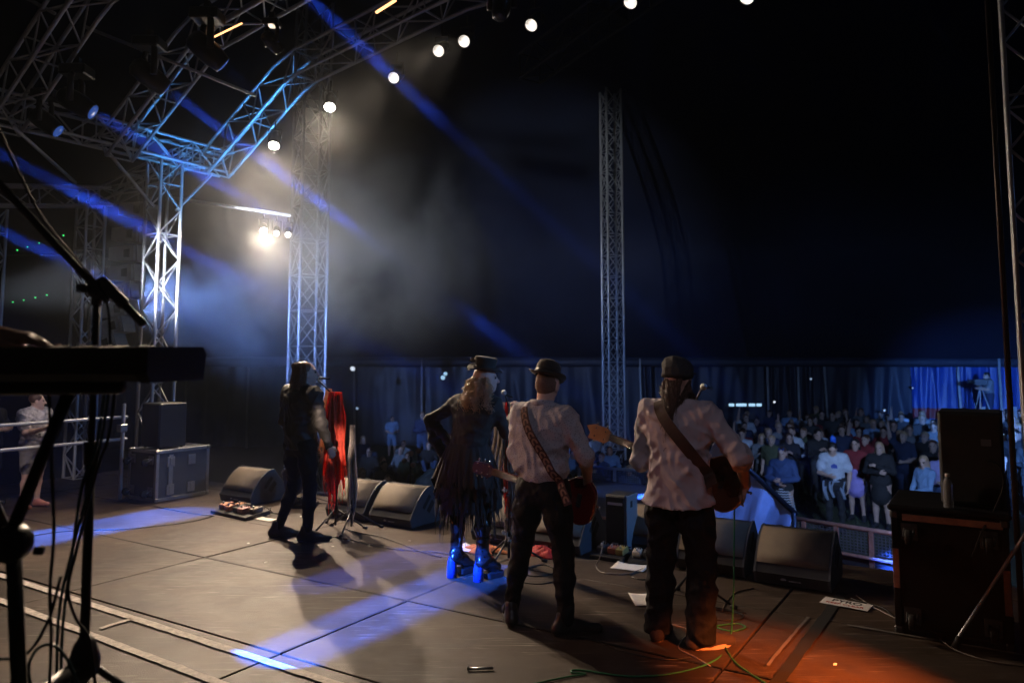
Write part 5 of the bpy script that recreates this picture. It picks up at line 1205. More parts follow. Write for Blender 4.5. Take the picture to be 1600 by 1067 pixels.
for (y, z) in ((-.19, .50), (-.19, .14), (.12, .5), (.12, .14)):
    mb = MB(); mb.box((.313, y, z), (.006, .055, .065), None, 0, .003); mb.box((.32, y, z), (.006, .02, .045), None, 0, .003); mb.build('butterfly_latch', CASEA, fl)
mb = MB(); mb.box((.312, -.19, .33), (.003, .03, .26)); mb.build('hinge_strip', CASEA, fl)
cabinet('speaker_cabinet', S(-9.56, 6.42, .675), RZ, (.2, .2, .29), 'dark speaker cabinet standing on the blue-grey flight case', None)
fr = flight_case(S(-.31, 6.29, 0), RZ, (.34, .34, .405), 'dark upturned flight case with castors facing the camera at the right', CASED, CASED, True, mat('castor_dark_steel', (.06, .06, .062), .5, .6, .3, 20))
for (x, z0, z1) in ((-.318, .30, .56), (.318, .22, .50)): mb = MB(); mb.box((x, -.342, (z0 + z1) / 2), (.02, .004, (z1 - z0) / 2), None, 0, .002); mb.build('red_light_strip', CASER, fr)  # reddish strips paint the red light along the case edges
mb = MB(); mb.box((.02, -.343, .775), (.29, .004, .022), None, 0, .002); mb.build('red_light_strip', CASER, fr)
mb = MB(); mb.box((0, 0, .835), (.36, .36, .02), None, 0, .012); mb.build('case_lid', CASED, fr)
spr = cabinet('speaker_cabinet', S(-.16, 6.30, .869), RZ, (.19, .2, .31), 'black speaker cabinet on top of the dark upturned flight case', None)
mb = MB(); mb.box((.09, -.212, .42), (.03, .003, .022)); mb.build('badge', mat('badge_grey', (.12, .13, .15), .4), spr)
mb = MB(); mb.tube(spline([(.1, -.215, .30), (.16, -.24, .27), (.175, -.24, .15), (.12, -.26, .0), (.05, -.37, -.12), (-.02, -.38, -.3)], 8), .006, 6); mb.build('cable', CABLE, spr)
# water bottle
bt = empty('water_bottle', S(-.30, 5.99, .856), 0, 'clear ribbed plastic water bottle on the dark upturned flight case', 'bottle')
pr_ = [(.001, 0.0), (.028, .0), (.032, .006)]
for i in range(9): pr_ += [(.032, .012 + i * .014), (.0295, .019 + i * .014)]
pr_ += [(.032, .145), (.031, .16), (.022, .185), (.013, .20), (.012, .212)]
mb = MB(); mb.lathe(pr_, (0, 0, 0), 24); mb.build('bottle', mat('clear_plastic', (.75, .8, .85), .12, trans=.75, coat=.5), bt)
mb = MB(); mb.lathe([(.015, .205), (.015, .222), (.013, .225)], (0, 0, 0), 16); mb.build('cap', mat('cap_white', (.6, .6, .62), .5), bt)
# tripod leg in the right corner
tl = empty('tripod_stand', F(1492, 1012), 0, 'slanting thin steel tripod leg with rubber foot in the lower right corner', 'stand')
a_ = Vector((0, 0, .03)); b_ = P(1640, 775, 4.9) - tl.location
rod('leg', a_, b_, .011, tl, CYL); mb = MB(); mb.tube([Vector((0, 0, 0.0)), a_ + (b_ - a_) * .05], [.026, .016], 10); mb.build('foot', RUBBER, tl)
rod('leg', b_, b_ + Vector((.35, .1, -b_.z)), .011, tl, CYL)

# ---- microphone stands
def mic_stand(name, loc, h, boom, label, base='tripod', group='microphone stands', mic=True, rz=0.0):
    root = empty(name, loc, 0, label, 'mic stand', group); mb = MB(); mb.tube([(0, 0, .04), (0, 0, h * .55)], .0125, 8); mb.tube([(0, 0, h * .5), (0, 0, h)], .009, 8); mb.build('pole', BLACKM, root)
    mb = MB()
    if base == 'tripod':
        for q in range(3):
            a = rz + q * 2.094; mb.tube([(0, 0, .22), (math.cos(a) * .33, math.sin(a) * .33, .012)], .009, 6); mb.tube([(math.cos(a) * .30, math.sin(a) * .30, .022), (math.cos(a) * .35, math.sin(a) * .35, .01)], .015, 8)
        mb.tube([(0, 0, .18), (0, 0, .27)], .022, 10)
    else: mb.lathe([(.13, 0), (.13, .012), (.03, .03), (.014, .06)], (0, 0, 0), 24)
    mb.build('base', BLACKM, root)
    if boom:
        a, b = [Vector(q) - Vector(loc) for q in boom[:2]]
        mb = MB(); mb.tube([a, b], .008, 8); mb.build('boom', BLACKM, root)
        mb = MB(); mb.tube([Vector((0, 0, h - .03)), Vector((0, 0, h + .03))], .018, 10); mb.build('clutch', BLACKM, root)
    return root
def microphone(a, b, label, r=.012):
    a = Vector(a); b = Vector(b); d = (b - a).normalized(); L_ = (b - a).length
    root = empty('microphone', a, 0, label, 'microphone', 'microphones'); mb = MB()
    mb.lathe([(r * .8, 0), (r * .95, L_ * .3), (r * 1.25, L_ * .72)], (0, 0, 0), 14, 0, d); mb.build('handle', BLACKM, root)
    mb = MB(); mb.lathe([(r * 1.3, L_ * .70), (r * 2.0, L_ * .78), (r * 2.1, L_ * .88), (r * 1.7, L_ * .96), (r * .6, L_)], (0, 0, 0), 16, 0, d); mb.build('grille', mat('mic_grille_steel', (.45, .45, .45), .35, .9, .2, 60, .6, 600), root); return root
sm = F(524, 826)
mic_stand('mic_stand', sm, 1.42, (sm + Vector((.0, 0, 1.40)), P(497, 594, sm.y - .05), 0), 'microphone stand hung with red and pink scarves in front of the singer')
microphone(P(516, 592, sm.y - .02), P(491, 589, sm.y - .06), 'silver microphone at the mouth of the singer')
sm2 = F(549, 828)
mic_stand('mic_stand', sm2, 1.12, None, 'shorter stand hung with a pale knotted scarf right of the red scarves', rz=.4)
sm3 = S(-4.02, 6.28); sm3 = F(795, 878)
mic_stand('mic_stand', sm3, 1.42, (sm3 + Vector((0, 0, 1.38)), P(790, 618, sm3.y - .1), 0), 'microphone stand wrapped in white and red ribbons beside the woman')
microphone(P(800, 621, sm3.y - .05), P(785, 612, sm3.y - .15), 'microphone in front of the woman in the top hat')
sm4 = F(1078, 942)
mic_stand('mic_stand', sm4, 1.40, (sm4 + Vector((0, 0, 1.38)), P(1100, 600, sm4.y - .35), 0), 'microphone stand with spread legs behind the long-haired musician', rz=-.45)
microphone(P(1112, 606, sm4.y - .3), P(1097, 604, sm4.y - .42), 'microphone tip showing beside the cap of the long-haired musician')
# ---- hanging scarves: folded strips with thickness
def scarf(name, top, strips, label, mats, group='scarves on the stands', fr=0, seed=1):
    root = empty(name, top, 0, label, 'scarf', group); rs = random.Random(seed)
    for (dx, dy, w, L_, mi, lean) in strips:
        mb = MB(); ph = rs.random() * 6.28; nf = rs.uniform(1.5, 3)
        n2 = 26; amp = rs.uniform(.012, .03)
        def fn(s_, t):
            x = dx + lean * t ** 1.3 + (s_ - .5) * w * (.35 + .65 * min(1, t * 3.0)) + .012 * math.sin(7 * t + ph) * t
            y = dy + amp * math.sin(s_ * nf * 6.28 + ph + 2 * t) * min(1, t * 4) + .015 * math.sin(5 * t + ph)
            return (x, y, -L_ * t * (1 + .05 * math.sin(s_ * 9 + ph) * t))
        mb.grid(fn, 16, n2); o = mb.build('cloth_strip', mats[mi], root); solidify(o, .003)
        if fr:
            mb = MB()
            for i in range(fr):
                s_ = (i + .5) / fr; p = Vector(fn(s_, 1.0)); l2 = rs.uniform(.08, .2); mb.tube([p, p + Vector((rs.gauss(0, .01), rs.gauss(0, .01), -l2 * .5)), p + Vector((rs.gauss(0, .02), rs.gauss(0, .015), -l2))], [.004, .003, .001], 4)
            mb.build('fringe', mats[mi], o)
    return root
def thin_cloth(name, col, var, sc):
    """light passes through thin scarves"""
    m = mat(name, col, .75, 0, var, sc, .5, 60); nt = m.node_tree; b = nt.nodes['Principled BSDF']; t = nt.nodes.new('ShaderNodeBsdfTranslucent'); mx = nt.nodes.new('ShaderNodeMixShader'); mx.inputs[0].default_value = .6
    src = b.inputs['Base Color'].links[0].from_socket; nt.links.new(src, t.inputs['Color']); nt.links.new(b.outputs[0], mx.inputs[1]); nt.links.new(t.outputs[0], mx.inputs[2]); nt.links.new(mx.outputs[0], nt.nodes['Material Output'].inputs['Surface']); return m
REDC = thin_cloth('scarf_red_lace', (.92, .10, .06), .3, 28); PINKC = thin_cloth('scarf_peach', (.68, .40, .28), .25, 20); WHIC = thin_cloth('scarf_offwhite', (.55, .50, .47), .25, 25)
scarf('scarf', P(520, 612, sm.y - .03), [(-.01, 0, .15, .95, 0, .0), (.05, .015, .16, .78, 0, .03), (.085, -.01, .10, 1.0, 0, .02), (.0, -.02, .08, 1.15, 0, .01), (.03, .02, .07, .62, 0, -.02)], 'bright red lace scarf with long fringe on the stand of the singer', [REDC], fr=6, seed=5)
scarf('scarf', P(517, 607, sm.y + .03), [(-.03, .0, .12, .68, 0, -.03), (.0, .01, .06, .45, 0, -.02)], 'peach coloured scarf hanging behind the red lace scarf', [PINKC], fr=4, seed=9)
scarf('scarf', P(549, 664, sm2.y - .03), [(.0, 0, .07, .82, 0, .02), (.03, .01, .04, .9, 0, .02), (-.01, .015, .03, 1.0, 0, .0)], 'narrow off-white scarf on the shorter stand', [WHIC], fr=3, seed=3)
scarf('scarf', P(791, 628, sm3.y - .04), [(-.05, 0, .11, .62, 0, -.04), (.03, .01, .05, 1.15, 0, .02), (.0, -.015, .04, .9, 1, .01), (-.02, .02, .04, 1.2, 0, .03), (.06, .0, .05, 1.05, 0, .02), (.01, .02, .03, .75, 1, -.02)], 'white and red ribbons wound round the stand beside the woman', [WHIC, REDC], fr=2, seed=6)
fb = empty('fabric_flowers', sm3 + Vector((0, -.05, .2)), 0, 'white cloth flowers tied along the ribbons beside the woman', 'flowers'); rs = random.Random(3)
for (px, py) in ((789, 765), (795, 772), (790, 812), (799, 805), (788, 832), (795, 842), (799, 720), (804, 738), (790, 742)):
    c_ = P(px, py, sm3.y - .07) - fb.location; mb = MB()
    for q in range(9):
        d1 = Vector((rs.gauss(0, 1), rs.gauss(0, 1), rs.gauss(0, 1))).normalized() * .03; d2 = d1.orthogonal().normalized() * .014; mb.add([c_, c_ + d1 * .6 + d2, c_ + d1, c_ + d1 * .6 - d2], [(0, 1, 2, 3)])
    solidify(mb.build('flower', WHIC, fb), .002)

# ---- pedals, cloths, papers, cables on the floor
def cable(name, pts, r, m, label, z=.006, group='cables on the stage floor', n=10):
    mb = MB(); mb.tube(spline(pts, n), r, 6, 0, True); return tag(mb.build(name, m), label, 'cable', group)
def pedals(center, rz, w, d, items, label, seed=1, boardm=None):
    root = empty('pedalboard', center, rz, label, 'pedalboard', 'pedalboards'); rs = random.Random(seed)
    mb = MB(); mb.box((0, 0, .03), (w, d, .025), (R(6), 0, 0), 0, .006); mb.build('board', boardm or BLACKM, root)
    for i, (x, y, hx, hy, col) in enumerate(items):
        m = mat('pedal_%d_%d' % (seed, i), col, .4, .1, .15, 20); mb = MB(); mb.box((x, y, .085), (hx, hy, .03), (R(8), 0, rs.gauss(0, .06)), 0, .006); o = mb.build('pedal', m, root)
        mb = MB(); mb.lathe([(.010, 0), (.010, .02), (.007, .026)], (x, y - hy * .55, .112), 10); mb.build('footswitch', CASEA, o)
        mb = MB()
        for q in (-1, 0, 1): mb.lathe([(.007, 0), (.006, .014)], (x + q * hx * .55, y + hy * .5, .118), 8)
        mb.build('knobs', BLACKP, o)
    mb = MB()
    for i in range(7):
        x0 = rs.uniform(-w, w); mb.tube(spline([(x0, d * .9, .06), (x0 + rs.gauss(0, .05), d + .03, .09), (x0 + rs.gauss(0, .1), d + .08, .02), (x0 + rs.gauss(0, .2), d + rs.uniform(.05, .2), .008)], 6), .004, 5)
    mb.build('patch_leads', CABLE, root); return root
PK = (.55, .28, .20)
pedals(F(375, 804), RZ - .1, .36, .17, [(-.26, -.02, .05, .07, PK), (-.1, -.06, .04, .06, PK), (-.12, .09, .06, .04, (.5, .25, .12)), (.04, 0, .05, .1, (.05, .045, .04)), (.16, -.05, .06, .06, (.55, .33, .33)), (.28, .03, .04, .07, (.3, .26, .22))], 'pedalboard with pink and black effect pedals left of the singer', 1)
pedals(F(470, 792), RZ + .5, .2, .1, [(-.1, 0, .05, .06, (.25, .2, .16)), (.02, .0, .04, .05, (.04, .05, .07)), (.12, 0, .04, .05, (.2, .12, .08))], 'small cluster of effect pedals behind the legs of the singer', 2)
pedals(F(955, 872), RZ, .17, .12, [(-.08, 0, .04, .06, (.05, .05, .06)), (.02, 0, .04, .05, (.35, .12, .08)), (.11, 0, .04, .06, (.45, .36, .12))], 'small pedalboard in front of the guitarist wedge', 3)
pedals(F(1010, 880), RZ + .2, .15, .1, [(-.08, 0, .04, .05, (.5, .42, .34)), (.02, .0, .04, .05, (.05, .05, .05)), (.1, 0, .035, .05, (.6, .5, .4))], 'effect pedals beside the long-haired musician left foot', 4)
def sheet(name, c, w, h, rz, label, m=PAPER, z=.0085, cat='paper', curl=.012):
    root = None; mb = MB()
    mb.grid(lambda s_, t: ((s_ - .5) * w, (t - .5) * h, curl * (abs(s_ - .5) * 2) ** 3 * (t)), 8, 6)
    o = mb.build(name, m); o.location = Vector(c) + Vector((0, 0, z)); o.rotation_euler = (0, 0, rz); solidify(o, .0008); return tag(o, label, cat, 'papers on the stage floor')
sheet('set_list', F(1008, 938), .21, .29, RZ + .6, 'blank white sheet of paper left of the long-haired musician feet')
sheet('set_list', F(985, 887), .30, .21, RZ + .1, 'printed set list half under the cables by the pedals')
sheet('set_list', F(730, 857), .26, .21, RZ - .2, 'white sheet of paper next to the orange cloth')
sheet('set_list', F(415, 812), .3, .12, RZ, 'white paper strip behind the heel of the singer')
card = empty('warning_card', S(-1.03, 6.40, .009), RZ - .10, 'white floor card reading PYRO KEEP CLEAR across the open joint', 'card')
mb = MB(); mb.box((0, 0, .001), (.17, .085, .0015)); mb.build('card', PAPER, card)
obj('lettering', text_mesh('PYRO', .085, mat('print_black', (.012, .012, .012), .7), bold=.002), card, (0.0, .032, .0032)); obj('lettering', text_mesh('KEEP CLEAR', .05, mat('print_red', (.42, .05, .04), .7), bold=.001), card, (0, -.04, .0032))
def heap(name, c, r, h, m, label, seed, cat='cloth', n=24):
    """crumpled cloth lying on the floor"""
    rs = random.Random(seed); ph = [rs.random() * 6.28 for _ in range(8)]; mb = MB()
    def fn(s_, t):
        a = 2 * math.pi * s_; q = t; rr = r * q * (1 + .25 * math.sin(3 * a + ph[0]) + .15 * math.sin(5 * a + ph[1]))
        z = h * (1 - q ** 2) * (.6 + .5 * abs(math.sin(4 * a + 9 * q + ph[2])) + .35 * abs(math.sin(7 * a - 14 * q + ph[3]))) + .004
        return (rr * math.cos(a), rr * .6 * math.sin(a), z)
    mb.grid(fn, n * 2, 12); o = mb.build(name, m); o.location = c; o.rotation_euler = (0, 0, RZ); solidify(o, .004); return tag(o, label, cat)
heap('crumpled_cloth', F(757, 862), .2, .05, mat('cloth_orange', (.62, .17, .04), .8, 0, .3, 20, .4, 50), 'crumpled orange cloth on the floor behind the woman boots', 2)
heap('red_cloth', F(846, 868), .15, .07, mat('cloth_red', (.5, .015, .02), .7, 0, .4, 25, .4, 50), 'tangled red cloth between the legs of the guitarist', 5)
Z = .007
cable('guitar_cable', [F(838, 885, Z), F(800, 890, Z), F(835, 900, Z), F(868, 893, Z), F(850, 882, Z), F(815, 888, Z)], .006, CABLE, 'coiled black cable between the guitarist legs')
cable('guitar_cable', [P(1148, 770, 5.3), P(1147, 850, 5.25), P(1146, 930, 5.2), F(1140, 1000, Z), F(1118, 1030, Z), F(1060, 1050, Z), F(985, 1056, Z), F(905, 1046, Z), F(893, 1050, Z), F(915, 1052, Z), F(880, 1058, Z), F(800, 1075, Z)], .0055, CABLEG, 'green cable hanging from the bass and looping over the floor')
cable('guitar_cable', [F(1105, 975, Z), F(1140, 985, Z), F(1165, 980, Z), F(1150, 974, Z), F(1115, 980, Z), F(1128, 1000, Z), F(1150, 1035, Z), F(1205, 1072, Z)], .0055, CABLEG, 'second green cable with a small loop right of the sneakers')
cable('microphone_cable', [F(1075, 960, Z), F(1120, 952, Z), F(1160, 960, Z), F(1150, 968, Z), F(1100, 966, Z), F(1070, 955, Z), F(1110, 948, Z), F(1165, 958, Z)], .005, CABLE, 'coil of black cable behind the sneakers')
cable('microphone_cable', [F(1050, 975, Z), F(1075, 985, Z), F(1060, 1010, Z), F(1085, 1025, Z), F(1110, 1040, Z)], .004, mat('cable_grey', (.2, .17, .15), .5), 'thin grey cable between the sneakers')
cable('speaker_cable', [F(1178, 918, Z), F(1150, 925, Z), F(1135, 940, Z), F(1128, 955, Z)], .005, mat('cable_brown', (.12, .08, .05), .5), 'short brown cable from the dark wedge to the stand')
cable('power_cable', [F(1338, 930, Z), F(1365, 948, Z), F(1410, 970, Z), F(1460, 992, Z), F(1495, 1016, Z), F(1560, 1035, Z), F(1640, 1040, Z)], .005, MATS['cable_grey'], 'grey cable running past the castors to the tripod foot')
cable('power_cable', [F(1330, 935, Z), F(1380, 950, Z), F(1400, 965, Z), F(1440, 968, Z), F(1470, 985, Z)], .006, CABLE, 'black cable under the upturned flight case')
cable('guitar_cable', [P(943, 845, 7.05), P(938, 868, 7.0), F(932, 885, Z), F(945, 895, Z), F(985, 896, Z), F(1010, 886, Z), F(1020, 870, .03)], .006, MATS['cable_grey'], 'grey cable in a square bend before the small pedalboard')
cable('guitar_cable', [F(1022, 884, Z), F(1000, 890, Z), F(985, 898, Z), F(1000, 905, Z), F(1030, 902, Z), F(1045, 893, Z)], .006, CABLE, 'looped black cable over the printed set list')
cable('power_cable', [F(0, 845, Z), F(100, 830, Z), F(200, 826, Z), F(290, 816, Z), F(335, 806, Z)], .006, CABLE, 'black cable crossing the blue floor patch towards the pink pedals')
cable('microphone_cable', [F(545, 842, Z), F(575, 850, Z), F(620, 858, Z), F(680, 862, Z), F(715, 868, Z)], .005, CABLE, 'dark cable from the pale scarf stand past the right tan-lit wedge')
cable('power_cable', [F(880, 905, Z), F(840, 912, Z), F(800, 905, Z), F(770, 893, Z)], .005, CABLE, 'cable lying on the floor between woman and guitarist')
cable('guitar_cable', [F(940, 1005, Z), F(985, 1020, Z), F(1040, 1030, Z), F(1080, 1026, Z)], .004, CABLE, 'thin black lead in front of the sneakers')
cable('power_cable', [F(335, 806, Z), F(300, 802, Z), F(262, 795, Z), F(240, 790, Z)], .005, CABLE, 'short black cable in front of the blue-grey flight case')
cable('microphone_cable', [F(690, 870, Z), F(660, 862, Z), F(600, 840, Z), F(560, 832, Z), F(540, 826, Z)], .005, CABLE, 'dark cable trailing from the scarf stand to the woman')
bl = empty('spigot_bolt', F(752, 1047), RZ + .6, 'small steel truss bolt lying on the floor in the foreground', 'bolt'); mb = MB(); mb.tube([(-.07, 0, .012), (.07, 0, .012)], .008, 8); mb.build('shank', STEEL, bl)
mb = MB(); mb.lathe([(.014, 0), (.014, .014)], (-.084, 0, .014), 6, 0, (1, 0, 0), False); mb.build('head', STEEL, bl)
# confetti scraps
for i, (px, py) in enumerate(((470, 808), (452, 832), (505, 815), (415, 880), (545, 845), (388, 850), (520, 855), (640, 846), (1305, 1040))):
    c_ = F(px, py); mb = MB(); mb.box((0, 0, .0), (.012, .009, .0012), (random.uniform(-.2, .2), random.uniform(-.2, .2), random.uniform(0, 3)))
    o = mb.build('paper_scrap', PAPER); o.location = c_ + Vector((0, 0, .011)); tag(o, 'tiny white paper scrap ' + ('behind the calves of the singer', 'between the feet of the singer', 'behind the front shoe of the singer', 'on the floor in the long shadow of the singer', 'right of the pointed front shoe', 'left of the rear shoe of the singer', 'just below the front shoe of the singer', 'in front of the right tan-lit wedge', 'in the red light at the lower right')[i], 'paper scrap', 'paper scraps on the floor')

# ---- keyboard rig on its riser, close to the camera at the left
riser = empty('keyboard_riser', (-2.0, 1.75, 0), 0, 'black riser under the keyboard with red light painted on its front edge', 'riser')
mb = MB(); mb.box((0, 0, .70), (1.05, .95, .04), None, 0, .005); mb.build('deck', mat('riser_top', (.03, .027, .025), .6, 0, .3, 6), riser)
mb = MB(); mb.box((0, .957, .715), (1.05, .006, .025)); mb.build('edge_strip', CASER, riser)  # strip colour stands in for the red-orange highlight
for sx in (-1, 1):
    for sy in (-1, 1): mb = MB(); mb.tube([(sx * .98, sy * .88, 0), (sx * .98, sy * .88, .66)], .025, 8); mb.build('leg', STEEL, riser)
kb = empty('keyboard', (-1.655, 2.16, 1.79), R(-1.5), 'black electronic keyboard with slanted end seen from behind at the left', 'keyboard', 'keyboard rig')
hl = .735
mb = MB(); mb.prism([(-.15, 0.0), (-.178, .02), (-.178, .088), (-.168, .088), (-.166, .06), (.02, .078), (.14, .088), (.16, .07), (.15, .0)], -hl, hl - .03); mb.build('body', BLACKP, kb)
mb = MB(); mb.prism([(-.16, -.003), (-.184, .02), (-.184, .09), (.02, .092), (.145, .093), (.168, .072), (.155, -.003)], hl - .032, hl); mb.build('end_cap', BLACKP, kb)
wk = mat('key_white', (.7, .68, .62), .3); xk = -hl + .06; i = 0
while xk < hl - .06:
    mb = MB(); mb.box((xk, -.1, .072), (.0108, .068, .008), (R(6), 0, 0), 0, .002); mb.build('white_key', wk, kb)
    if i % 7 in (0, 1, 3, 4, 5): mb = MB(); mb.box((xk + .0117, -.07, .083), (.0055, .045, .009), (R(6), 0, 0), 0, .002); mb.build('black_key', BLACKP, kb)
    xk += .0234; i += 1
mb = MB(); mb.box((-.02, .06, .091), (.5, .05, .002), (R(3), 0, 0)); mb.build('panel', mat('panel_grey', (.06, .06, .065), .3), kb)
for i, x in enumerate((.23, .33, .4, .12, .05)): mb = MB(); mb.lathe([(.009, 0), (.008, .012)], (x, .09, .09), 10); mb.build('knob', CASEA if i != 1 else CASER, kb)
mb = MB(); mb.box((.19, .1, .094), (.014, .01, .003)); mb.build('display', mat('blue_led', (.05, .1, .4), .3, emit=(.1, .25, 1), estr=.8), kb)
ks = empty('keyboard_stand', (-1.5, 2.15, .74), 0, 'black folding stand with thick slanted leg under the keyboard', 'keyboard stand', 'keyboard rig')
TB = mat('stand_black_tube', (.016, .017, .02), .4, .2, .2, 20)
def bar(a, b, w, name, parent, m=TB, flat=.55):
    mb = MB(); mb.tube([Vector(a) - parent.location, Vector(b) - parent.location], w, 4, 0, True, flat); return mb.build(name, m, parent)
mb = MB(); o_ = ks.location
for y in (2.07, 2.27): 
    mb = MB(); mb.tube([Vector((-2.3, y, 1.765)) - o_, P(184, 603, y) - o_, P(193, 603, y) - o_], [.022, .022, .018], 12); mb.build('arm', TB, ks)
bar(P(108, 612, 2.16), P(10, 850, 2.14), .034, 'leg', ks); bar(P(20, 830, 2.14), P(32, 1110, 2.12), .036, 'leg', ks); bar(P(-90, 612, 2.16), P(15, 850, 2.16), .034, 'leg', ks)
mb = MB(); mb.lathe([(.045, -.03), (.05, -.02), (.05, .02), (.045, .03)], P(18, 848, 2.13) - o_, 16, 0, (0, 1, 0)); mb.lathe([(.012, .03), (.012, .05)], P(38, 860, 2.13) - o_, 10, 0, (1, 0, 0)); mb.build('hinge', TB, ks)
bar(P(32, 1100, 2.12) + Vector((0, -.3, 0)), P(32, 1100, 2.12) + Vector((0, .3, 0)), .028, 'foot', ks)
ms = Vector((P(131, 1045, 2.42).x, 2.42, .74)); top = P(152, 452, 2.42)
bs = empty('boom_mic_stand', ms, 0, 'black boom microphone stand behind the keyboard at the left', 'mic stand', 'microphone stands')
mb = MB(); mb.tube([(0, 0, .1), (P(142, 700, 2.42) - ms)], .0145, 10); mb.build('pole', BLACKM, bs); mb = MB(); mb.tube([P(142, 715, 2.42) - ms, top - ms], .0105, 10); mb.build('inner_pole', BLACKM, bs)
mb = MB(); mb.tube([P(142, 690, 2.42) - ms, P(142, 725, 2.42) - ms], .02, 10); mb.build('collar', BLACKM, bs)
mb = MB(); mb.lathe([(.02, -.02), (.03, -.012), (.03, .012), (.02, .02)], top - ms, 14, 0, (0, 1, 0)); mb.tube([top - ms + Vector((0, 0, -.05)), top - ms], .016, 10); mb.tube([top - ms + Vector((-.02, -.03, 0)), top - ms + Vector((-.045, -.035, .0))], [.016, .012], 8); mb.build('clutch', BLACKM, bs)
be = P(-40, 245, 2.05)
mb = MB(); mb.tube([be - ms, top - ms, P(168, 470, 2.42) - ms], .011, 10); mb.build('boom', BLACKM, bs)
mb = MB()
for q in range(3): a = .5 + q * 2.094; mb.tube([(0, 0, .2), (math.cos(a) * .2, math.sin(a) * .2, .02)], .011, 8); mb.tube([(math.cos(a) * .18, math.sin(a) * .18, .03), (math.cos(a) * .22, math.sin(a) * .22, .012)], .018, 8)
mb.lathe([(.02, .14), (.042, .16), (.046, .2), (.03, .25), (.018, .27)], (0, 0, 0), 14); mb.build('tripod', BLACKM, bs)
mc = empty('microphone', P(160, 440, 2.4), 0, 'black stick microphone held by the boom stand at the left', 'microphone', 'microphones'); d_ = (P(225, 508, 2.4) - mc.location)
mb = MB(); mb.lathe([(.013, -.01), (.0175, .0), (.0185, d_.length * .52), (.016, d_.length * .56)], (0, 0, 0), 16, 0, d_); mb.build('clip', BLACKP, mc)
mb = MB(); mb.lathe([(.0125, d_.length * .5), (.0125, d_.length * .98), (.009, d_.length)], (0, 0, 0), 16, 0, d_); mb.build('capsule', BLACKM, mc)
for k_, (pts, m, lb) in enumerate((
    ([P(-10, 185, 2.0) , P(60, 330, 2.1), P(120, 405, 2.3), P(148, 440, 2.38), P(168, 478, 2.39), P(173, 560, 2.39)], CABLE, 'thin black cable running along the boom arm'),
    ([P(172, 600, 2.40), P(160, 680, 2.39), P(140, 760, 2.38), P(110, 870, 2.38), P(92, 960, 2.38), P(88, 1080, 2.4)], CABLEB, 'teal cable hanging beside the boom stand, left one'),
    ([P(180, 605, 2.38), P(170, 680, 2.37), P(150, 740, 2.37), P(122, 850, 2.36), P(107, 920, 2.36), P(118, 965, 2.36), P(140, 1000, 2.36), P(150, 1080, 2.38)], CABLE, 'black cable hanging beside the boom stand, right one'),
    ([P(165, 605, 2.42), P(150, 700, 2.4), P(128, 760, 2.4), P(112, 870, 2.4), P(98, 980, 2.4), P(95, 1090, 2.4)], CABLEB, 'teal cable behind the black one at the boom stand'),
    ([P(76, 605, 2.2), P(80, 700, 2.2), P(84, 830, 2.2), P(78, 920, 2.2), P(80, 1000, 2.2), P(76, 1090, 2.2)], CABLE, 'single black cable hanging from the keyboard'),
    ([P(95, 900, 2.2), P(75, 970, 2.2), P(40, 1022, 2.2), P(-10, 1030, 2.2)], CABLE, 'thin cable swinging left towards the stand foot'),
    ([P(50, 1080, 2.3), P(45, 1040, 2.3), P(60, 1012, 2.3), P(85, 1008, 2.3), P(108, 1035, 2.3), P(125, 1080, 2.3)], CABLEB, 'teal loop of cable at the lower left'))):
    cable('keyboard_cable', pts, .0045 if k_ else .004, m, lb, group='cables of the keyboard rig')
heap('dark_jacket', Vector((-.98, 2.5, .74)), .13, .06, mat('fluffy_black', (.01, .01, .01), .9, 0, .2, 30, .6, 60), 'black fluffy wind cover lying on the riser edge at the bottom', 9, 'cloth')
# keyboard player: only the right hand reaches into the picture
jk = joints(shL=(-.19, 0, 1.42), shR=(.19, 0, 1.42), elR=(.3, .12, 1.16), wrR=(.34, .33, 1.20), elL=(-.28, .1, 1.15), wrL=(-.2, .35, 1.18))
kp = person('person', (-1.80, 1.80, .74), 0, 'keyboard player outside the left edge, only a hand on the keys showing', 1.0)
wrist = P(-16, 526, 2.08); lw = wrist - Vector(kp.location); jk['wrR'] = np.array(lw); jk['elR'] = np.array((.24, .02, 1.13))
pk = figure(jk, None, .004, hands=False, hair='short') + hand_prims(jk['wrR'], V3(.86, .30, -.02), V3(.15, .2, -.97), -1, 0, .5) + hand_prims(jk['wrL'], V3(.1, .9, .1), V3(0, .2, -.95), 1, 0, .5)
piece('body', sdf_mesh(pk, .008), [SKIN, mat('shirt_black', (.02, .02, .02), .8), DENIM, HBROWN, LEATH, EYED], kp)

# ---- left wing: rail, rack with green lights, line array
rail = empty('guard_rail', S(-9.9, 4.5, 0), 0, 'double pipe guard rail at the left stage side', 'railing'); o_ = rail.location
for z in (1.07, .78): rod('rail', S(-9.9, 2.2, z) - o_, S(-9.9, 6.1, z) - o_, .024, rail)
for v in (2.6, 6.02): rod('post', S(-9.86, v, -.05) - o_, S(-9.86, v, 1.25) - o_, .024, rail)
mb = MB(); mb.box(S(-9.85, 6.0, .93) - o_, (.05, .05, .05), M4, 0, .01); mb.build('clamp', STEEL, rail)
rk = empty('amplifier_rack', P(30, 700, 13.2), 0, 'dark amplifier rack wall with rows of green lights at far left', 'rack'); rk.location.z = GZ + .4
mb = MB(); mb.box((0, 0, 2.2), (1.25, .3, 2.6), None, 0, .02); mb.build('cabinet', mat('rack_black', (.01, .01, .011), .7), rk)
for (px, py) in ((27, 391), (43, 386), (61, 380), (80, 374), (99, 368), (20, 472), (37, 469), (55, 465), (73, 461)):
    p = P(px, py, 12.88) - rk.location; mb = MB(); mb.box(p, (.009, .006, .009)); mb.build('green_light', GREENLED, rk)
